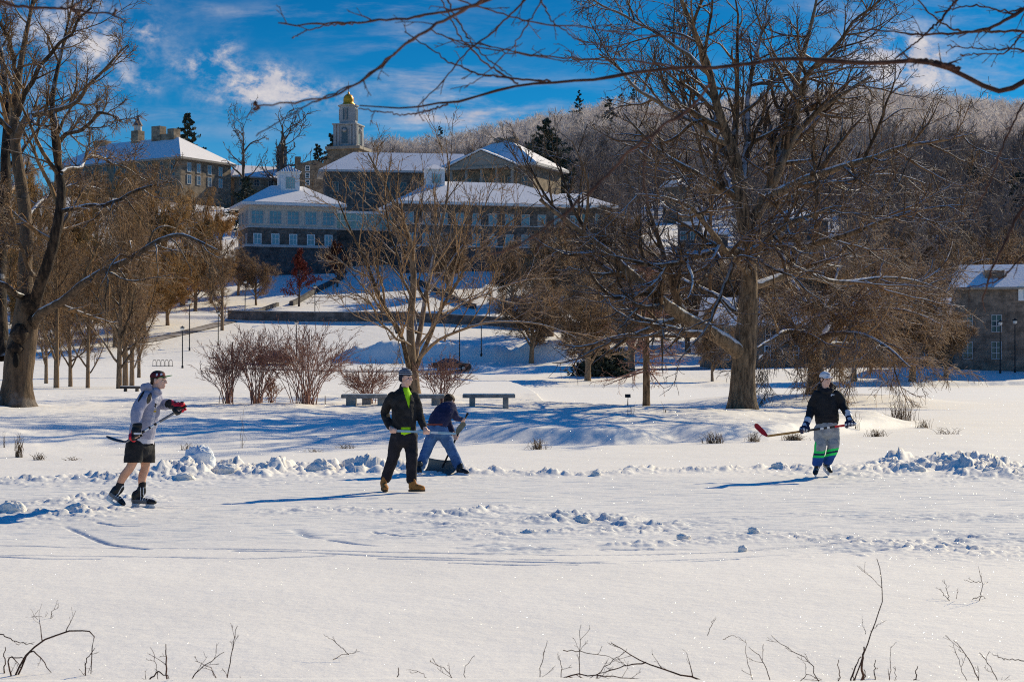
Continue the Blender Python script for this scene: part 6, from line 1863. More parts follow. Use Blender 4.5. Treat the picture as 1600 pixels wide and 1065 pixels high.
eyes_mouth(f.t, f.o, at, fr)
f.part('hair', union([ellipsoid(at(0, -.014, .036), (.090, .108, .096), fr, 20, 14), ellipsoid(at(0, -.06, -.03), (.072, .05, .05), fr)], .008, 1, .004, 40), M['hair_brown'], keep=lambda px, py, C: ((C - hd) @ fr[1]) < .05 - np.maximum(0, .03 - ((C - hd) @ fr[2])) * .9)
J = union([blob_tube([P(683, 663.5, -.01), P(687, 655, .04), P(694, 644, .12), P(699.5, 636.5, .20), P(701, 634, .25)], [(.185, .138), (.20, .15), (.205, .15), (.185, .125), (.09, .08)], lat=Rd),
           blob_tube([shR, P(709, 645.5, .10), elR, wrR], [.086, .074, .064, .048]), blob_tube([shL, elL, wrL], [.084, .070, .05]), blob_tube([P(696.5, 633.5, .22), P(700.5, 630.5, .22), P(705, 634, .24)], [.03, .03, .03])], .0105, 2, .014, 8, 31)
f.part('sweatshirt', J, M['navy'])
f.part('shirt_collar', union([blob_tube([P(698, 632.5, .24), P(701, 629.9, .22), P(704.5, 632.5, .26)], [.03, .028, .03])], .009, 1), M['shirt_white'])
jn = union([blob_tube([P(682.5, 664, -.01), P(683.5, 674, .0)], [(.178, .136), (.19, .16)], lat=Rd),
            blob_tube([hipL + UP * .02, P(674, 685, .04), kneeL, P(662.5, 713, .0), ankL], [.128, .112, .095, .088, .090]), blob_tube([hipR + UP * .02, P(696, 685, .06), kneeR, P(710, 713, .08), ankR], [.130, .112, .095, .088, .090])], .0105, 2, .013, 7, 33)
f.part('jeans', jn, M['denim'])
f.part('belt', union([blob_tube([P(682.3, 663.9, -.01), P(682.5, 661.9, -.005)], [(.186, .146), (.187, .147)], lat=Rd)], .009, 0), M['belt'], keep=lambda px, py, C: (py > 661.6) & (py < 664.3))
boot(f, ankR, P(713, 740.5, .0), P(732, 742.5, -.12), M['skate_black'], 'cap_white', nm='shoe', sh=.04)
boot(f, ankL, P(653.5, 735, -.20), P(655.5, 741, -.45), M['skate_black'], 'cap_white', nm='shoe', sh=.04)
# shovel
o = (sh_top + sh_bot) / 2
t = thing('snow_shovel', 'wide grey plastic snow shovel with dark shaft pushed along the ice', 'shovel', o)
MB().bar(sh_top - o, sh_bot - o, .017, 10).build('shaft', M['shaft_black'], t, True)
m = MB(); g0 = sh_top - sdir * .02; sx_ = unit((.2, -1, .1)); sx_ = unit(sx_ - sdir * np.dot(sx_, sdir))
m.bar(g0 - sx_ * .07 - sdir * .10 - o, g0 + sx_ * .07 - sdir * .10 - o, .015, 8); m.bar(g0 - sx_ * .07 - sdir * .10 - o, g0 - o, .012, 8); m.bar(g0 + sx_ * .07 - sdir * .10 - o, g0 - o, .012, 8)
m.build('handle', M['shaft_black'], t, True)
MB().bar(sh_top + sdir * .50 - o, sh_top + sdir * .58 - o, .021, 10).build('grip_sleeve', M['orange_wrap'], t, True)
# curved scoop, open towards the pusher's left
bu = unit((.80, -.58, 0)); bn = np.cross(bu, UP)               # width and forward axes
c0 = np.array([sh_bot[0], sh_bot[1], 0.0]) + np.array([0, 0, .02])
vs, fs = [], []
nu, nv = 12, 8; hw = .33
prof = [(-.20, .0), (-.12, .004), (-.04, .022), (.02, .06), (.05, .10), (.065, .145), (.068, .19), (.06, .225)]
for lay, th_ in ((0, 0), (1, .010)):
    for j, (a, h) in enumerate(prof):
        for i in range(nu + 1):
            u = -1 + 2 * i / nu; rib = .006 * math.cos(u * 22) + (.05 * (abs(u) > .97)) * 0
            vs.append(c0 + bu * u * hw * (1 - .06 * j / nv) + bn * -(a + th_ + rib - .05 * u * u) + UP * (h + .0 + (.035 * u * u * (j / 7))) - o)
st = (nu + 1) * len(prof)
for j in range(len(prof) - 1):
    for i in range(nu):
        a = j * (nu + 1) + i; fs += [(a, a + 1, a + nu + 2, a + nu + 1), (st + a + 1, st + a, st + a + nu + 1, st + a + nu + 2)]
for i in range(nu):
    a = (len(prof) - 1) * (nu + 1) + i; fs += [(a, a + 1, st + a + 1, st + a), (i + 1, i, st + i, st + i + 1)]
for j in range(len(prof) - 1):
    a = j * (nu + 1); fs += [(a, a + nu + 1, st + a + nu + 1, st + a)]; a += nu; fs += [(a + nu + 1, a, st + a, st + a + nu + 1)]
MB().add(vs, fs).build('scoop', M['shovel_grey'], t, True)

# ================= player at the right in a black hoodie
f = Fig('person', 'skater in white cap and black hoodie, grey sweatpants striped green at the hems', 1284, 746)
P = f.P
Fd = unit((.12, -.99, 0)); Rd = np.cross(Fd, UP)                     # his right hand is at the picture's left
pel = P(1292, 667); chest = P(1291, 628); nk = P(1291, 607); hd = P(1289.8, 592, -.03)
hipR, hipL = P(1283, 673), P(1301, 673)
kneeR, ankR = P(1282, 697, -.05), P(1276.5, 728, .02)
kneeL, ankL = P(1302, 697, -.04), P(1290, 725, .16)
shR, shL = P(1277.5, 616), P(1305.5, 616)
elR, wrR = P(1267.5, 641, .0), P(1261.5, 658, -.22)
elL, wrL = P(1317, 634, -.02), P(1325, 647, -.20)
gR = P(1257.5, 671.5, -.30); gL = P(1328, 662.5, -.30)
hdF = unit((.50, -.86, .0)); hdU = UP
hp, at, fr = head_pieces(hd, hdF, hdU)
sdir = unit(P(1199, 681, -.30) - P(1334, 662.2, -.30))
body = hp + [blob_tube([nk - UP * .04, hd - UP * .06 - hdF * .012], [.060, .056]), blob_tube([pel, (pel + chest) / 2, chest, nk - UP * .05], [(.15, .11), (.14, .11), (.17, .12), (.07, .06)], lat=Rd),
             blob_tube([hipR, kneeR, ankR], [.076, .055, .040]), blob_tube([hipL, kneeL, ankL], [.076, .055, .040]), blob_tube([shR, elR, wrR], [.055, .045, .03]), blob_tube([shL, elL, wrL], [.055, .045, .03])]
body += grip_hand(gR, sdir, unit((-.2, -.7, .5)), wrR) + grip_hand(gL, sdir, unit((.5, -.6, .4)), wrL)
f.part('body', union(body, .0075, 1), M['skin'])
eyes_mouth(f.t, f.o, at, fr)
f.part('hair', union([ellipsoid(at(0, -.016, .022), (.084, .098, .08), fr, 18, 12), ellipsoid(at(0, -.06, -.03), (.07, .045, .045), fr)], .008, 1), M['hair_brown'], keep=lambda px, py, C: (((C - hd) @ fr[1]) < .045 - np.maximum(0, -((C - hd) @ fr[2]) * 1.2)))
cap = union([ellipsoid(at(0, -.012, .048), (.088, .106, .084), fr, 20, 14), ellipsoid(at(0, .032, .074), (.07, .058, .05), fr, 16, 10)], .008, 1)
c_ = f.part('cap', cap, [M['cap_white'], M['knit_light']], keep=lambda px, py, C: ((C - hd) @ fr[2]) > .036, pick=lambda px, py, C: (np.abs((C - hd) @ fr[2] - .085) < .010) & (np.abs((C - hd) @ fr[0]) < .03) & (((C - hd) @ fr[1]) > 0))
brim(at, fr, 1, .070, .200, .080, .046, .030, [M['cap_white'], M['cap_white']], f, c_)
J = union([blob_tube([P(1292, 661), P(1292, 650), P(1291, 630), P(1291, 617), P(1291, 609)], [(.195, .140), (.212, .16), (.200, .15), (.165, .122), (.085, .08)], lat=Rd),
           blob_tube([shR, P(1271, 628, .02), elR, wrR], [.084, .080, .074, .058]), blob_tube([shL, P(1313, 624), elL, wrL], [.084, .080, .072, .058]),
           blob_tube([P(1281, 605, .06), P(1286, 601, .13), P(1296, 601, .13), P(1302, 605, .05)], [.045, .05, .05, .045]), blob_tube([P(1282, 606, .0), P(1287, 611, -.08), P(1292, 613, -.10), P(1298, 610, -.08), P(1301, 605, .0)], [.034, .03, .028, .03, .034])], .0105, 2, .013, 8, 41)
f.part('hoodie', J, [M['black_cloth'], M['cap_white']], pick=lambda px, py, C: (np.abs(py - 616.6 + (px - 1301.5) * .1) < 1.5) & (np.abs(px - 1301.5) < 3.4) & (np.sin(px * 3.0) > -.5) & (C[:, 1] < chest[1]))
pt = union([blob_tube([P(1292, 659.5), P(1292, 675)], [(.185, .135), (.200, .155)], lat=Rd),
            blob_tube([hipR + UP * .03, P(1282, 685), kneeR, P(1279, 713, -.01), P(1277, 723, .02)], [.122, .108, .097, .088, .086]), blob_tube([hipL + UP * .03, P(1302, 685), kneeL, P(1297.5, 712, .08), P(1293, 720, .14)], [.122, .108, .097, .088, .084])], .0105, 2, .015, 6, 43)
def pick_p(px, py, C):
    sl = py + (px - 1280) * .18 * (px > 1288) + .0
    g = np.zeros(len(px), int)
    g[(sl > 704.5) & (sl < 708.2)] = 1; g[(sl >= 708.2) & (sl < 711.2)] = 2; g[(sl >= 711.2) & (sl < 715)] = 1; g[sl >= 715] = 3
    g[(px < 1275.6 + (py - 690) * -.02) & (py > 690) & (py < 705) & (C[:, 1] < pel[1] + .02)] = 1
    return g
f.part('sweatpants', pt, [M['sweat_grey'], M['stripe_green'], M['stripe_navy'], M['hem_blue']], pick=pick_p)
skate(f, ankR + np.array([0, 0, -.02]), P(1276.5, 741.5, .14), P(1273.8, 747.0, -.13), UP)
skate(f, ankL + np.array([0, 0, -.02]), P(1286, 733, .30), P(1294.5, 743, .05), unit((.35, 0, .9)))
def gpat(g_, w_):
    d_ = unit(w_ - g_)
    def fn(px, py, C):
        a = (C - g_) @ d_; s_ = (C - g_) @ unit(sdir)
        return np.where((a > .135) | ((a > .035) & (a < .095) & (np.abs(s_) < .03)) | ((np.abs(a + .03) < .014) & (np.abs(np.sin(s_ * 60)) > .5)), 1, 0)
    return fn
glove(f, gR, sdir, unit((-.3, -.6, .5)), wrR, [M['glove_navy'], M['glove_white'], M['glove_white']], gpat(gR, wrR), unit((-.5, -.8, .2)))
glove(f, gL, sdir, unit((.5, -.6, .4)), wrL, [M['glove_navy'], M['glove_white'], M['glove_white']], gpat(gL, wrL), unit((.5, -.8, .2)))
stick('hockey_stick', 'red, black and wood hockey stick with upturned red blade, held low by the white-capped skater', P(1334, 662.2, -.30), P(1199, 681, -.30), P(1179, 663.5, -.24), unit((.4, -.9, -.15)), [(.22, 'shaft_red'), (.28, 'shaft_black'), (.31, 'tape_white'), (.35, 'shaft_black'), (.39, 'tape_white'), (.55, 'shaft_black'), (.62, 'tape_white'), (1.0, 'wood_yellow')], 'blade_red', hb=.085, curve=.05)
# ------------------------------------------------------------------ benches, shrubs, lamps, cars, weeds, near branches
M['concrete'] = pmat('concrete', (.34, .30, .26), .9, .3, 5, bump=.3, bscale=30)
M['bench_top'] = pmat('bench_top', (.30, .265, .235), .9, .3, 5, bump=.3, bscale=30)
M['plank'] = pmat('plank', (.12, .095, .075), .8, .4, 4, stretch=(.4, 3, 3))


def bench(label, xl, xr, q, top_q, legs, legw, wood=False):
    g = ground_at((xl + xr) / 2, q); d = g[1]; k = d / F_PX
    h = (q - top_q) * k; L = (xr - xl) * k
    t = thing('bench', label, 'bench', g, 0, 'low slab benches on the island')
    m = MB(); m.box(-L / 2, L / 2, -.25, .25, h - .11, h); 
    me = m.build('seat', M['plank' if wood else 'bench_top'], t)
    MB().box(-L / 2 + .02, L / 2 - .02, -.23, .23, h + .003, h + .03).build('snow_cover', M['snow_clump'], me)
    for lx in legs:
        x = (lx - (xl + xr) / 2) * k
        MB().box(x - legw * k / 2, x + legw * k / 2, -.2, .2, -.3, h - .113).build('leg', M['plank' if wood else 'concrete'], t)
    return t


bench('stone slab bench partly hidden by the walker in fleece, left of him', 534, 607, 635, 616.5, (549, 598), 15)
bench('stone slab bench behind the walker, its right leg between him and the bending man', 556, 695, 633.5, 616.8, (573, 681), 13)
bench('stone slab bench standing clear right of the bending man', 723, 805, 636, 616, (738, 790), 9)
bench('little dark plank bench beside the trio of tall trees', 189, 221, 611.5, 603.5, (196, 214), 3, True)


def shrub(label, px, q, hpx, wpx, n, seed, group='red-stemmed bare shrubs on the lawn'):
    rg = np.random.default_rng(seed); g = ground_at(px, q); k = g[1] / F_PX
    H, Wd = hpx * k, wpx * k
    P = 9; base = np.zeros((n, 3)); base[:, :2] = rg.normal(size=(n, 2)) * Wd * .045
    az = rg.uniform(0, 2 * np.pi, n); sp_ = np.sqrt(rg.random(n)) * Wd * .5; hh = H * rg.uniform(.62, 1.05, n) * (1 - .28 * (sp_ / (Wd * .5)) ** 2)
    s = np.linspace(0, 1, P)[None, :, None]
    tip = np.stack([np.cos(az) * sp_, np.sin(az) * sp_, hh], -1)
    pts = base[:, None, :] + np.concatenate([(tip[:, None, :2]) * (.55 * s + .45 * s ** 2.2), tip[:, None, 2:] * (1.25 * s - .25 * s ** 2)], -1)
    pts[:, 1:] += np.cumsum(rg.normal(size=(n, P - 1, 3)) * .03, 1)
    pts[:, 0, 2] = -.25
    rad = np.linspace(1, .35, P)[None] * rg.uniform(.010, .018, (n, 1))
    a1, r1 = grow(pts, rad, 8, .42, 1.0, 36, .34, 6, .6, .008, .3, .13, rg, 0)
    a2, r2 = grow(a1, r1, 4, .25, 1.0, 36, .5, 4, .7, .0075, .2, .13, rg, 0)
    t = thing('bare_shrub', label, 'shrub', g, 0, group)
    V, Q, at_ = pack([(pts, rad, 5)], rg, [.1]); link('stems', mesh_np('stems', V, Q, M['stem_red'], attrs=at_), t)
    V, Q, at_ = pack([(a1, r1, 3), (a2, r2, 3)], rg, [.2, .1]); link('twigs', mesh_np('twigs', V, Q, M['stem_red'], attrs=at_), t)


shrub('red-stemmed bare shrub, leftmost of the row, leaning out to the left', 356, 632, 105, 105, 34, 1)
shrub('red-stemmed bare shrub in the middle of the row, in front of the parked truck', 400, 632, 120, 100, 36, 2)
shrub('largest red-stemmed bare shrub, fan-shaped, right end of the row', 478, 632, 125, 165, 54, 3)
shrub('thin red shrub behind the left end of the stone benches', 576, 630, 62, 90, 40, 4)
shrub('thin red shrub between the walker and the bending man, behind the bench', 690, 630, 72, 95, 34, 5)
shrub('small low red shrub tuft between the two bigger shrubs', 425, 631, 40, 30, 14, 6)

# ---- lamp posts
lamp = None
LAMPS = [(296, 470, 548, 'lamp post at the left foot of the bare path, tallest of the pair'), (285, 512, 575, 'lamp post nearer the bike rack, left of the red shrubs'),
         (341, 488, 540, 'lamp post beside the bare path, left of the small slope tree'), (383, 440, 487, 'lamp post in the blue shade left of the stair wall'),
         (463, 503, 560, 'lamp post standing behind the big fan-shaped shrub'), (492, 447, 494, 'lamp post in the blue shade right of the red oak'),
         (718, 508, 567, 'lamp post right of the vase-shaped tree, near the snow-covered car'), (752, 505, 556, 'lamp post by the ploughed snowbank'),
         (1189, 552, 580, 'short post with a small sign left of the far trunk'), (1563, 503, 583, 'tall lamp post before the gabled stone hall, left of a pair'),
         (1586, 501, 582, 'tall lamp post before the gabled stone hall, right of a pair'), (1527, 505, 574, 'lamp post further back before the gabled stone hall'),
         (765, 455, 498, 'lamp post above the retaining wall behind the vase-shaped tree')]
M['lamp_glass'] = pmat('lamp_glass', (.75, .72, .66), .3, .05)
for px, qt, qb, lab in LAMPS:
    g = ground_at(px, qb); h = (qb - qt) * g[1] / F_PX
    if lamp is None:
        lamp = thing('lamp_post', lab, 'lamp post', g, 0, 'lamp posts'); h0 = h
        MB().lathe((0, 0, -.3), [(.13, 0), (.13, .7), (.075, .8), (.06, h0 - .4), (.05, h0 - .1)], 8).build('pole', M['iron'], lamp, True)
        hd_ = MB().lathe((0, 0, h0 - .43), [(.07, 0), (.22, .06), (.26, .4), (.2, .45)], 10).build('lantern', M['lamp_glass'], lamp, True)
        MB().lathe((0, 0, h0 + .02), [(.36, 0), (.33, .06), (.1, .2), (.03, .32)], 10).build('lantern_cap', M['iron'], hd_, True)
    elif 'sign' in lab:
        t = thing('signpost', lab, 'sign', g)
        MB().lathe((0, 0, -.3), [(.05, 0), (.04, h + .3)], 8).build('pole', M['iron'], t, True)
        MB().box(-.25, .25, -.07, -.043, h - .75, h - .1).build('sign_plate', M['white_paint'], t)
    else:
        s = h / h0
        dup(lamp, lab, g, 0, (1, 1, s), 'lamp posts').name = 'lamp_post'

# ---- vehicles
M['car_red'] = pmat('car_red', (.085, .022, .018), .35, .3, 2.0)
M['car_brown'] = pmat('car_brown', (.075, .035, .028), .35, .3, 2.0)
M['tyre'] = pmat('tyre', (.012, .012, .012), .9, .2)
M['rim'] = pmat('rim', (.3, .3, .3), .4, .1, metal=.8)


def vehicle(name, label, px, q, prof, glass, wheels, L, wd, mat, snow=None):
    """side profile (x, z) swept across the width, rounded in at the roof"""
    g = ground_at(px, q); t = thing(name, label, 'car', g)
    n = len(prof); vs = []
    top = max(z for x, z in prof)
    for y, ins in ((-wd / 2, .0), (-wd / 2 + .08, 1), (wd / 2 - .08, 1), (wd / 2, 0)):
        for x, z in prof:
            tum = max(0, (z - .9) / (top - .9)) * .16
            yy = y + (tum if y < 0 else -tum)
            vs.append((x * (1 if ins else .985), yy, z * (1 if ins else .985) + .008))
    fs = [(j * n + i, j * n + (i + 1) % n, (j + 1) * n + (i + 1) % n, (j + 1) * n + i) for j in range(3) for i in range(n)]
    fs += [tuple(range(n - 1, -1, -1)), tuple(range(3 * n, 4 * n))]
    b = MB().add(vs, fs).build('body', mat, t, False)
    for poly in glass:
        p2 = []
        for x, z in poly:
            tum = max(0, (z - .9) / (top - .9)) * .16
            p2.append((x, -wd / 2 + tum - .012, z))
        MB().add(p2, [tuple(range(len(p2)))]).build('window', M['glass_dark'], t)
        MB().add([(x, -y, z) for x, y, z in p2], [tuple(range(len(p2) - 1, -1, -1))]).build('window', M['glass_dark'], t)
    for x in wheels:
        for sy in (-1, 1):
            m = MB(); r = .34
            y0, y1 = sorted((sy * (wd / 2 - .2), sy * (wd / 2 + .02)))
            ring = [(x + rr * math.cos(2 * math.pi * k / 18), y, .34 + rr * math.sin(2 * math.pi * k / 18)) for y, rr in ((y0, r), (y1, r)) for k in range(18)]
            m.add(ring, [(k, (k + 1) % 18, 18 + (k + 1) % 18, 18 + k) for k in range(18)] + [tuple(range(17, -1, -1)), tuple(range(18, 36))])
            w_ = m.build('wheel', M['tyre'], t)
            yo = sy * (wd / 2 + .028)
            MB().add([(x + .2 * math.cos(2 * math.pi * k / 12), yo, .34 + .2 * math.sin(2 * math.pi * k / 12)) for k in range(12)], [tuple(range(12))]).build('rim', M['rim'], w_)
    if snow:
        MB().box(*snow).build('snow_cover', M['snow_clump'], t)
    for x, mt in ((prof[0][0], 'lamp_glass'), (min(p[0] for p in prof), 'blade_red')):
        for sy in (-1, 1): MB().box(x - .03, x + .03, sy * wd * .36 - .12, sy * wd * .36 + .12, .68, .82).build('headlight' if mt == 'lamp_glass' else 'tail_light', M[mt], t)
    return t


truck = [(2.35, .35), (2.4, .6), (2.35, .95), (1.2, 1.08), (.55, 1.72), (-.55, 1.76), (-.75, 1.15), (-2.4, 1.12), (-2.45, .5), (-2.3, .35)]
vehicle('pickup_truck', 'dark red pickup truck parked beyond the red-stemmed shrubs', 430, 569, truck, [[(1.0, 1.1), (.5, 1.6), (.05, 1.62), (.05, 1.1)], [(-.05, 1.1), (-.05, 1.62), (-.5, 1.62), (-.62, 1.1)]], (1.5, -1.5), 4.8, 1.9, M['car_red'])
sed = [(2.2, .35), (2.25, .55), (2.1, .85), (1.1, .95), (.4, 1.42), (-.9, 1.44), (-1.7, 1.0), (-2.2, .95), (-2.25, .5), (-2.15, .35)]
vehicle('sedan', 'brown sedan with snow on its bonnet, parked behind the vase-shaped tree', 706, 580, sed, [[(.95, .97), (.4, 1.34), (-.2, 1.36), (-.2, .97)], [(-.28, .97), (-.28, 1.36), (-.9, 1.36), (-1.45, 1.0)]], (1.35, -1.35), 4.5, 1.8, M['car_brown'], (1.2, 2.05, -.6, .6, .93, 1.02))

# ---- bicycle rack, posts, plant label
g = ground_at(254, 572); t = thing('bicycle_rack', 'row of small metal bicycle hoops in the snow at the slope foot', 'rack', g)
m = MB()
for i in range(5):
    x = (i - 2) * .5
    pr = [(x + .2 * math.cos(a), 0, .5 + .3 * math.sin(a)) for a in np.linspace(0, math.pi, 9)]
    pr = [(x + .2, 0, -.1)] + pr + [(x - .2, 0, -.1)]
    for a, b_ in zip(pr[:-1], pr[1:]): m.bar(a, b_, .035, 6)
m.build('hoops', M['iron'], t, True)
MB().bar((-1.3, 0, .05), (1.3, 0, .05), .03, 6).build('rail', M['iron'], t, True)
g = ground_at(980, 635); t = thing('plant_label', 'small dark plant label on a thin stake left of the bare larch', 'sign', g)
MB().bar((0, 0, -.1), (.03, 0, .33), .012, 6).build('stake', M['iron'], t)
MB().add([(-.07, -.03, .30), (.11, -.03, .30), (.11, .02, .40), (-.07, .02, .40), (-.07, -.02, .29), (.11, -.02, .29), (.11, .03, .39), (-.07, .03, .39)], [(0, 1, 2, 3), (7, 6, 5, 4), (0, 4, 5, 1), (1, 5, 6, 2), (2, 6, 7, 3), (3, 7, 4, 0)]).build('plate', M['iron'], t)
for px, qt, qb, lab in ((363, 534, 628, 'thin dark wooden stake rising among the red-stemmed shrubs'), (508, 618, 632, 'short thin stick standing in the snow left of the first stone bench')):
    g = ground_at(px, qb); h = (qb - qt) * g[1] / F_PX
    thing('stake', lab, 'stake', g, me=MB().cone((0, 0), .035 if h > 1 else .02, .03 if h > 1 else .012, -.2, h, 8).mesh('stake', M['plank'], True))

# ---- loose lumps of snow and the upright ice block
M['ice'] = snowmat('ice_chunk', False, False, (.80, .84, .90), .02, 8)


def lump(label, px, q, wpx, hpx, seed, nm='snow_lump', yd=.8, blk=0.0, grp='lumps of shovelled snow on the ice'):
    rg = np.random.default_rng(seed); d = row_d(q); k = d / F_PX
    v, fs = ellipsoid((0, 0, 0), (1, 1, 1), None, 36, 22); v = np.array(v)
    if blk:
        v = np.sign(v) * np.abs(v) ** (1 - blk)
    n_ = noise3(v, 1.7, seed) * .34 - np.abs(noise3(v, 3.6, seed + 1)) * .42 + .1 + noise3(v, 9.0, seed + 2) * .16 - np.abs(noise3(v, 7.0, seed + 4)) * .18
    v = v * (1 + n_)[:, None] * np.array([wpx * k / 2 * (1 if blk else .72), wpx * k / 2 * yd * (1 if blk else .72), hpx * k * .70]) + np.array([0, 0, hpx * k * (.34 if blk else .26)])
    me = bpy.data.meshes.new(nm); me.from_pydata([tuple(p) for p in v], [], fs); me.materials.append(M['snow_clump'] if not blk else M['ice']); me.polygons.foreach_set('use_smooth', [True] * len(fs)); me.update()
    return thing(nm, label, 'snow lump', ((px - 800) / F_PX * d, d, 0), 0, grp, me)


lump('upright jagged block of ice standing in the shovelled ridge right of the grey-hooded skater', 311, 741, 48, 40, 1, 'ice_block', .5, .35, None)
for k_, (px, q, w_, h_, lab) in enumerate((
        (286, 752, 52, 14, 'broad snow chunk at the left foot of the ice block'), (352, 744, 58, 20, 'large snow chunk right of the ice block'), (415, 741, 46, 18, 'snow chunk in the middle of the ridge behind the skaters'),
        (502, 740, 60, 22, 'big clod in the ridge left of the walker in fleece'), (548, 737, 50, 24, 'tallest clod of the ridge just left of the walker in fleece'), (590, 734, 40, 18, 'clod of the ridge behind the walker in fleece'),
        (932, 744, 22, 9, 'small pointed lump midway along the far thin ridge'), (1218, 734, 36, 12, 'smooth rounded lump under the red stick blade'), (1092, 735, 28, 7, 'flat lump in the far thin ridge left of the red stick'),
        (1420, 741, 70, 20, 'left shoulder of the big right-hand snow pile'), (1492, 736, 100, 26, 'crest of the big right-hand snow pile'), (1555, 744, 60, 15, 'right-hand clod of the big snow pile'), (1400, 725, 24, 7, 'small lump behind the big right-hand snow pile'),
        (826, 836, 40, 9, 'rounded lump alone on the near ice, left of the scuffed patch'), (863, 835, 22, 9, 'smaller lump beside the rounded one on the near ice'), (1068, 842, 28, 10, 'lump at the left end of the near low ridge'),
        (1178, 833, 26, 10, 'knobby lump at the right end of the near low ridge'), (1160, 860, 20, 9, 'little block alone in front of the near low ridge'), (765, 838, 10, 6, 'tiny lump left of the scuffed patch'),
        (20, 803, 60, 22, 'blue-shaded lump at the left edge of the near ice'), (120, 803, 60, 18, 'lump left of the grey-hooded skater skates'), (1030, 822, 16, 7, 'tiny lump right of the scuffed patch'), (910, 816, 44, 12, 'clod in the middle of the scuffed patch'))):
    lump(lab, px, q, w_, h_, 10 + k_)

# ---- dry grass tufts and weeds
M['straw'] = pmat('straw', (.32, .20, .095), .8, .4, 12, col2=(.10, .06, .032))
M['weed'] = pmat('weed', (.085, .038, .022), .8, .4, 12, col2=(.03, .015, .011))


def tuft(label, px, q, wpx, hpx, n, seed, lean=0.0, nm='dry_grass_tuft', dead=False):
    n = int(n * 2.2) if n > 8 else n
    rg = np.random.default_rng(seed); g = ground_at(px, q); k = g[1] / F_PX
    Wd, H = wpx * k, hpx * k; P = 6
    base = np.stack([rg.normal(size=n) * Wd * .22, rg.normal(size=n) * Wd * .12, np.full(n, -.05)], -1)
    az = rg.uniform(0, 2 * np.pi, n); rr_ = rg.random(n) * Wd * .45
    s = np.linspace(0, 1, P)[None, :, None]; hh = H * rg.uniform(.35, 1.0, n)
    tip = np.stack([np.cos(az) * rr_ + lean * Wd, np.sin(az) * rr_ * .6, hh], -1)[:, None]
    pts = base[:, None] + np.concatenate([tip[..., :2] * s ** 1.7, tip[..., 2:] * (1.35 * s - .35 * s ** 3)], -1) + np.array([0, 0, 0])
    pts[:, 2:] += rg.normal(size=(n, P - 2, 3)) * H * .03
    rad = np.linspace(1, .4, P)[None] * rg.uniform(.004, .008, (n, 1)) * max(1, k / .018)
    V, Q = tubes(pts, rad, 3)
    thing(nm, label, 'dry grass', g, 0, 'dry grass tufts on the snowy bank', mesh_np(nm, V, Q, M['straw'])) if not dead else None


for k_, a in enumerate(((30, 714, 14, 42, 16, 'tuft with one tall stalk at the far left of the bank'), (61, 718, 22, 16, 18, 'short tuft on the bank, second from the left frame edge'), (113, 719, 26, 10, 16, 'low flattened tuft left of the grey-hooded skater'),
                        (6, 700, 6, 38, 4, 'few tall thin stalks at the left frame edge'), (378, 700, 10, 74, 3, 'single tall thin stalk behind the ice block'), (292, 703, 22, 16, 16, 'dark tuft at the bank edge left of the ice block'),
                        (540, 700, 30, 12, 18, 'low tuft at the bank edge left of the walker'), (840, 702, 34, 22, 30, 'tuft at the undercut bank right of the bending man'), (1115, 692, 34, 22, 40, 'brown tuft at the bank edge left of the red stick blade'),
                        (1178, 690, 26, 20, 26, 'dark tuft behind the red stick blade'), (1240, 688, 30, 15, 70, 'wide brown fringe under the red and wood stick'), (1370, 682, 30, 16, 34, 'straw tuft right of the white-capped skater'),
                        (1410, 655, 40, 34, 46, 'upright tuft on the island tip'), (1442, 668, 26, 18, 22, 'small tuft at the very end of the island'), (1480, 678, 50, 14, 16, 'sparse stalks in the ice beyond the island tip'),
                        (985, 650, 14, 26, 6, 'few twigs in the snow near the plant label'), (1040, 645, 12, 22, 6, 'few twigs in the snow right of the larch'), (490, 706, 24, 10, 14, 'tiny flattened tuft at the bank edge behind the ridge'), (1340, 672, 14, 46, 8, 'tall bent stalks beside the right-hand hockey glove'))):
    tuft(a[5], *a[:5], 400 + k_)


def weed(label, stems, seed, d_off=0.0, group='dry weeds on the near shore'):
    """stems set from their picture points, at the depth where the first one meets the snow"""
    rg = np.random.default_rng(seed)
    q0 = max(p[1] for s_ in stems for p in s_[0]); d = max(8.6, row_d(min(q0, 1150))) + d_off
    o = np.array([(stems[0][0][0][0] - 800) / F_PX * d, d, ground_z(0, d)])
    Vs, Qs, b = [], [], 0
    for path, w, kids in stems:
        off = rg.uniform(-.25, .25)
        pts = np.array([W(px, py, d + off * (i / max(1, len(path) - 1))) for i, (px, py) in enumerate(path)])
        if path[0][1] >= 1040: pts[0, 2] = -.1
        p, r = resample(pts, np.linspace(w, w * .4, len(pts)) * .82 / 2 / F_PX * d, 14)
        p[1:-1] += rg.normal(size=(12, 3)) * .004
        L = [(p[None], r[None])]
        if kids:
            a, ra = grow(p[None], r[None], kids, .25, 1.0, 42, .32, 6, .6, .0016, .3, .12, rg, 0); L.append((a, ra))
            a2, ra2 = grow(a, ra, 2, .3, 1.0, 40, .5, 4, .7, .0012, .3, .14, rg, 0); L.append((a2, ra2))
        for p_, r_ in L:
            V, Q = tubes(p_, r_, 5); Vs.append(V - o); Qs.append(Q + b); b += len(V)
    return thing('dry_weed', label, 'weed', o, 0, group, mesh_np('dry_weed', np.concatenate(Vs), np.concatenate(Qs), M['weed']))


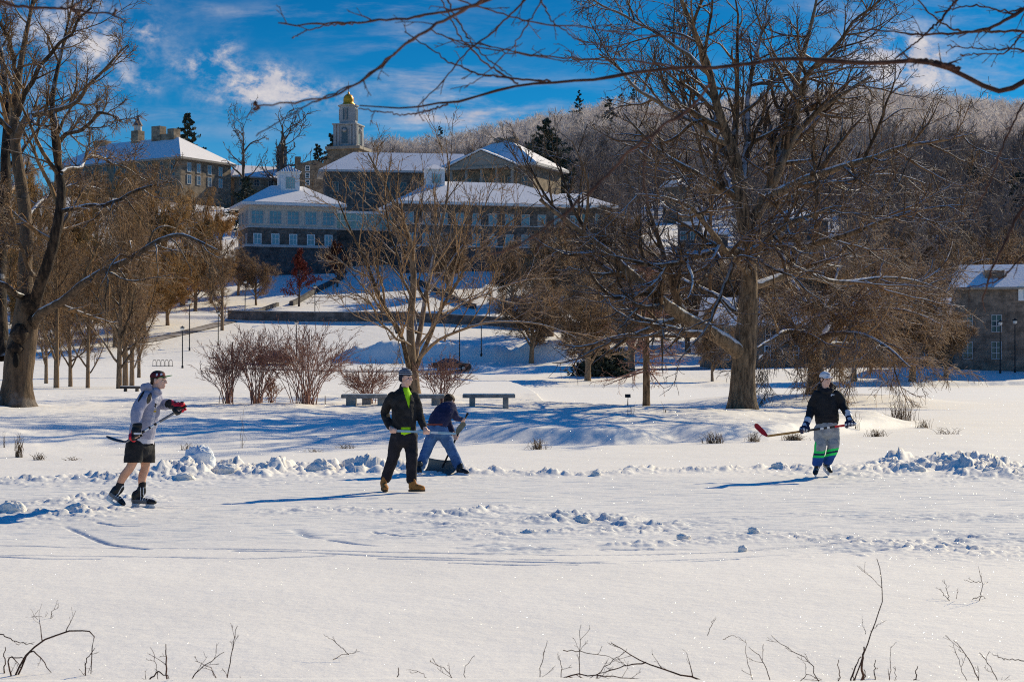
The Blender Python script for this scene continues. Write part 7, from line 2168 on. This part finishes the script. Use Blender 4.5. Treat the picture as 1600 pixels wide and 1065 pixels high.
weed('tall arching dry stem with a drooping seed head at the left edge', [([(12, 1050), (40, 1015), (80, 992), (120, 980), (155, 979), (150, 1000), (138, 1030), (142, 1052)], 4, 3), ([(18, 1050), (48, 1010), (60, 1020), (80, 1050)], 4, 2), ([(5, 1050), (8, 1010)], 4, 0), ([(0, 990), (28, 1002), (52, 1006)], 2.5, 3), ([(25, 1050), (10, 1025), (40, 1028)], 4, 2), ([(136, 1052), (133, 1030), (148, 1012)], 3, 3)], 1)
weed('fine branching twig standing over the arching stem at the left edge', [([(88, 1005), (76, 980), (80, 955), (92, 948)], 1.6, 5), ([(38, 965), (60, 962), (78, 965)], 1.4, 3), ([(70, 1000), (62, 975), (52, 960)], 1.2, 3)], 2, 1.2)
weed('dark broken stalk with a bent twig in the left foreground', [([(262, 1058), (259, 1030), (259, 1006)], 4, 2), ([(218, 1056), (245, 1046), (264, 1060)], 4, 1), ([(250, 1050), (240, 1020), (234, 1010)], 1.5, 2)], 3)
weed('spray of crossed thin twigs in the left foreground', [([(280, 1064), (310, 1046), (350, 1018)], 3, 3), ([(348, 1062), (362, 1018), (371, 977)], 2.5, 4), ([(350, 1058), (330, 1042), (305, 1032)], 2, 3), ([(362, 1040), (375, 1056)], 2, 1)], 4)
weed('two thin straws lying on the snow left of centre', [([(545, 1022), (522, 1000), (506, 990)], 1.6, 1), ([(516, 1032), (535, 1022), (562, 1017)], 1.6, 1)], 5)
weed('little reddish stub and straws at the bottom centre', [([(621, 1062), (622, 1042)], 3.5, 0), ([(600, 1060), (615, 1058)], 3, 0), ([(720, 1064), (700, 1046), (672, 1030)], 2, 4), ([(728, 1056), (725, 1040), (738, 1026)], 1.6, 2), ([(690, 1060), (660, 1048), (635, 1046)], 1.5, 2)], 6)
weed('long low branch with many twigs lying right of centre in the foreground', [([(1160, 1066), (1080, 1055), (1035, 1045), (1005, 1033), (980, 1018), (955, 1004)], 4, 5), ([(1010, 1034), (970, 1040), (920, 1060)], 3, 4), ([(840, 1062), (846, 1030), (855, 1000)], 2, 2), ([(905, 1062), (906, 1015), (908, 975)], 2, 3), ([(840, 1058), (890, 1050), (950, 1056), (1000, 1060)], 3.5, 5), ([(880, 1015), (920, 1018), (965, 1030)], 2, 3), ([(910, 1060), (945, 1040), (975, 1018)], 2.4, 4), ([(870, 1058), (880, 1040), (872, 1022)], 2, 3)], 7)
weed('slender curved stem rising from a dark clump at the right', [([(1330, 1058), (1350, 1015), (1362, 985), (1375, 960), (1383, 930), (1380, 895), (1370, 872)], 3, 1), ([(1345, 1050), (1350, 1010)], 7, 0), ([(1318, 1043), (1338, 1040), (1345, 1025)], 4, 1), ([(1326, 1064), (1335, 1045)], 4, 3), ([(1352, 1060), (1350, 1045)], 4, 1), ([(1312, 1062), (1310, 1030)], 3, 1), ([(1360, 985), (1385, 968)], 1.4, 0), ([(1352, 990), (1347, 962)], 1.2, 0)], 8)
weed('straggle of thin twigs left of the curved stem', [([(1290, 1062), (1265, 1030), (1230, 1012), (1205, 992)], 2.2, 4), ([(1210, 1050), (1190, 1024), (1170, 1010)], 2, 2), ([(1180, 1056), (1168, 1030), (1164, 998)], 1.6, 2), ([(1225, 1064), (1260, 1052), (1285, 1062)], 2, 3), ([(1105, 992), (1112, 975), (1116, 966)], 1.4, 1), ([(1130, 998), (1140, 993), (1154, 994)], 1.4, 0)], 9)
weed('stubs and grass blades right of the dark clump', [([(1366, 1062), (1368, 1030)], 3.5, 1), ([(1424, 1060), (1434, 1040)], 4, 1), ([(1388, 1062), (1392, 1010)], 2, 2), ([(1400, 1062), (1398, 1040)], 2, 2)], 10)
weed('diagonal twig and grasses in the right-hand corner', [([(1540, 1055), (1512, 1022), (1490, 1000)], 2.6, 3), ([(1570, 1062), (1550, 1042), (1532, 1020)], 2.2, 4), ([(1520, 1058), (1500, 1035), (1494, 1012)], 1.5, 2), ([(1600, 1032), (1570, 1030), (1550, 1020)], 2, 2), ([(1610, 1062), (1580, 1062), (1560, 1066)], 3, 2)], 11)
weed('small branching seedling sticking out of the snow at the right', [([(1530, 938), (1536, 912), (1530, 890)], 1.6, 3), ([(1520, 936), (1534, 930), (1545, 938)], 1.5, 1), ([(1534, 908), (1518, 910), (1506, 904)], 1.4, 1)], 12)
weed('thin forked seedling left of the branching one', [([(1484, 938), (1478, 918), (1475, 904)], 1.5, 2), ([(1482, 936), (1468, 920)], 1.2, 1), ([(1494, 935), (1497, 918)], 1.2, 0)], 13)

# ---- branches hanging into the top of the picture, close to the camera
def near_branch(label, d, stems, seed):
    rg = np.random.default_rng(seed)
    o = W(stems[0][0][0][0], stems[0][0][0][1], d); t = thing('overhanging_branch', label, 'branch', o)
    for n_, (path, w0, w1, kids) in enumerate(stems):
        offs = np.cumsum(rg.uniform(-.05, .05, len(path))); offs -= offs[0]
        pts = np.array([W(px, py, d + o_) for (px, py), o_ in zip(path, offs)])
        p, r = resample(pts, np.linspace(w0, w1, len(pts)) * .88 / 2 / F_PX * d, 40)
        p[1:-1] += rg.normal(size=(38, 3)) * .0018
        r = r * (1 + .28 * (rg.random(40) > .86))                      # buds and nodes
        L = [(p[None], r[None], 8)]
        if kids:
            a, ra = grow(p[None], r[None], kids, .1, 1.0, 40, .13, 8, .6, .0016, -.1, .10, rg, 0, Lmin=.05, Lmax=.5)
            a2, ra2 = grow(a, ra, 2, .2, 1.0, 40, .5, 5, .7, .0013, -.1, .14, rg, 0); L += [(a, ra, 5), (a2, ra2, 5)]
        V, Q, at_ = pack(L, rg, [0] * len(L)); nm = 'limb' if n_ == 0 else 'side_branch'
        link(nm, mesh_np(nm, V - o, Q, M['branch_near'], attrs=at_), t)


near_branch('long wavy reddish branch crossing the sky from the right edge', 5.2, [
    ([(1700, 40), (1640, 90), (1575, 155), (1545, 142), (1500, 108), (1430, 92), (1340, 101), (1250, 90), (1190, 96), (1130, 106), (1060, 105), (1000, 112), (930, 126), (860, 128), (810, 131), (740, 152), (690, 164), (640, 172), (600, 168), (562, 165)], 10.5, 2.2, 0),
    ([(1500, 108), (1460, 96), (1420, 92)], 8, 6, 4), ([(860, 128), (800, 122), (745, 116), (700, 95), (665, 72), (632, 50)], 4, 1.8, 4), ([(1190, 96), (1170, 70), (1145, 45)], 4, 2, 2),
    ([(810, 131), (760, 100), (720, 60), (690, 0), (680, -30)], 3.6, 2.4, 3), ([(700, 163), (660, 176), (630, 180), (560, 170)], 3.4, 2, 2), ([(1060, 105), (1010, 96), (900, 92), (850, 88), (780, 76), (700, 60)], 3.6, 1.8, 5)], 1)
near_branch('thin branch reaching left and down in front of the gold dome', 4.6, [
    ([(800, -40), (740, 10), (700, 28), (660, 50), (630, 72), (590, 105), (560, 130), (520, 152), (470, 160), (400, 166)], 6.5, 2.6, 3), ([(640, 62), (610, 92), (560, 130), (510, 150), (470, 170), (440, 187), (400, 213)], 3.4, 2, 2), ([(400, 166), (398, 160), (405, 170), (396, 170)], 4.5, 3.5, 0)], 2)
near_branch('slim branch running level to the left high in the sky', 4.8, [
    ([(830, -40), (770, 0), (730, 12), (690, 20), (620, 30), (580, 34), (520, 36), (470, 39), (435, 36)], 6, 2.4, 4), ([(570, 35), (510, 40), (480, 48), (456, 60)], 2.6, 2.2, 1)], 3)
near_branch('crossing pair of thin twigs right of the tower', 5.0, [
    ([(850, -30), (810, 10), (770, 50), (730, 80), (690, 130), (650, 168)], 4.2, 1.8, 5), ([(860, -20), (840, 10), (820, 45), (800, 75), (760, 115), (725, 138)], 3, 1.6, 4), ([(690, -20), (710, 25), (735, 65), (760, 92), (800, 120)], 3.4, 2, 4), ([(690, -10), (760, 15), (830, 35), (900, 42), (1000, 55), (1080, 60)], 3.2, 2, 6), ([(840, -10), (860, 30), (900, 62), (960, 75)], 3, 1.8, 4), ([(670, 45), (720, 68), (790, 82), (880, 95), (950, 100)], 2.6, 1.6, 5)], 4)
near_branch('small forked branch in the upper left corner', 5.0, [
    ([(-60, -20), (20, 8), (60, 13), (112, 13), (140, 20), (178, 23), (197, 36)], 6, 2.4, 3), ([(112, 13), (125, 3), (135, -10)], 3.5, 2, 0), ([(178, 23), (181, 16)], 4, 3, 0), ([(112, 14), (122, 24), (130, 32)], 3, 2, 0)], 5)
near_branch('group of dark twigs crowding the upper right corner', 6.0, [
    ([(1680, -30), (1600, 15), (1545, 45), (1500, 52), (1440, 55), (1395, 50), (1340, 44)], 7, 2, 10), ([(1660, 60), (1590, 48), (1530, 50), (1490, 48), (1450, 20), (1420, -20)], 5, 2.4, 9), ([(1640, 90), (1590, 76), (1545, 78), (1480, 72)], 4, 1.8, 8), ([(1520, -30), (1470, 30), (1440, 60), (1400, 90)], 5, 2.2, 8), ([(1650, -10), (1580, 20), (1520, 8), (1460, 20)], 4, 2, 8), ([(1640, 0), (1600, 50), (1570, 85), (1500, 85)], 4, 2, 8)], 6)
near_branch('drooping brown branch hanging down at the right edge', 6.0, [
    ([(1690, 240), (1625, 300), (1590, 335), (1570, 380), (1550, 420), (1535, 470)], 7, 3, 9), ([(1640, 130), (1600, 160), (1570, 220), (1545, 290), (1520, 340)], 4, 2, 10), ([(1660, 330), (1600, 400), (1560, 440), (1500, 450)], 4, 2, 8)], 7)
near_branch('blurred tan branch slanting through the middle of the picture', 3.6, [
    ([(1110, 130), (1075, 175), (1040, 195), (1000, 222), (960, 262), (920, 300), (880, 335), (840, 365), (800, 390), (760, 398)], 6, 3, 3), ([(1030, 200), (1008, 235), (1005, 275), (1012, 320)], 4, 3, 1), ([(900, 318), (860, 360), (845, 380), (835, 395)], 3, 2, 0)], 8)
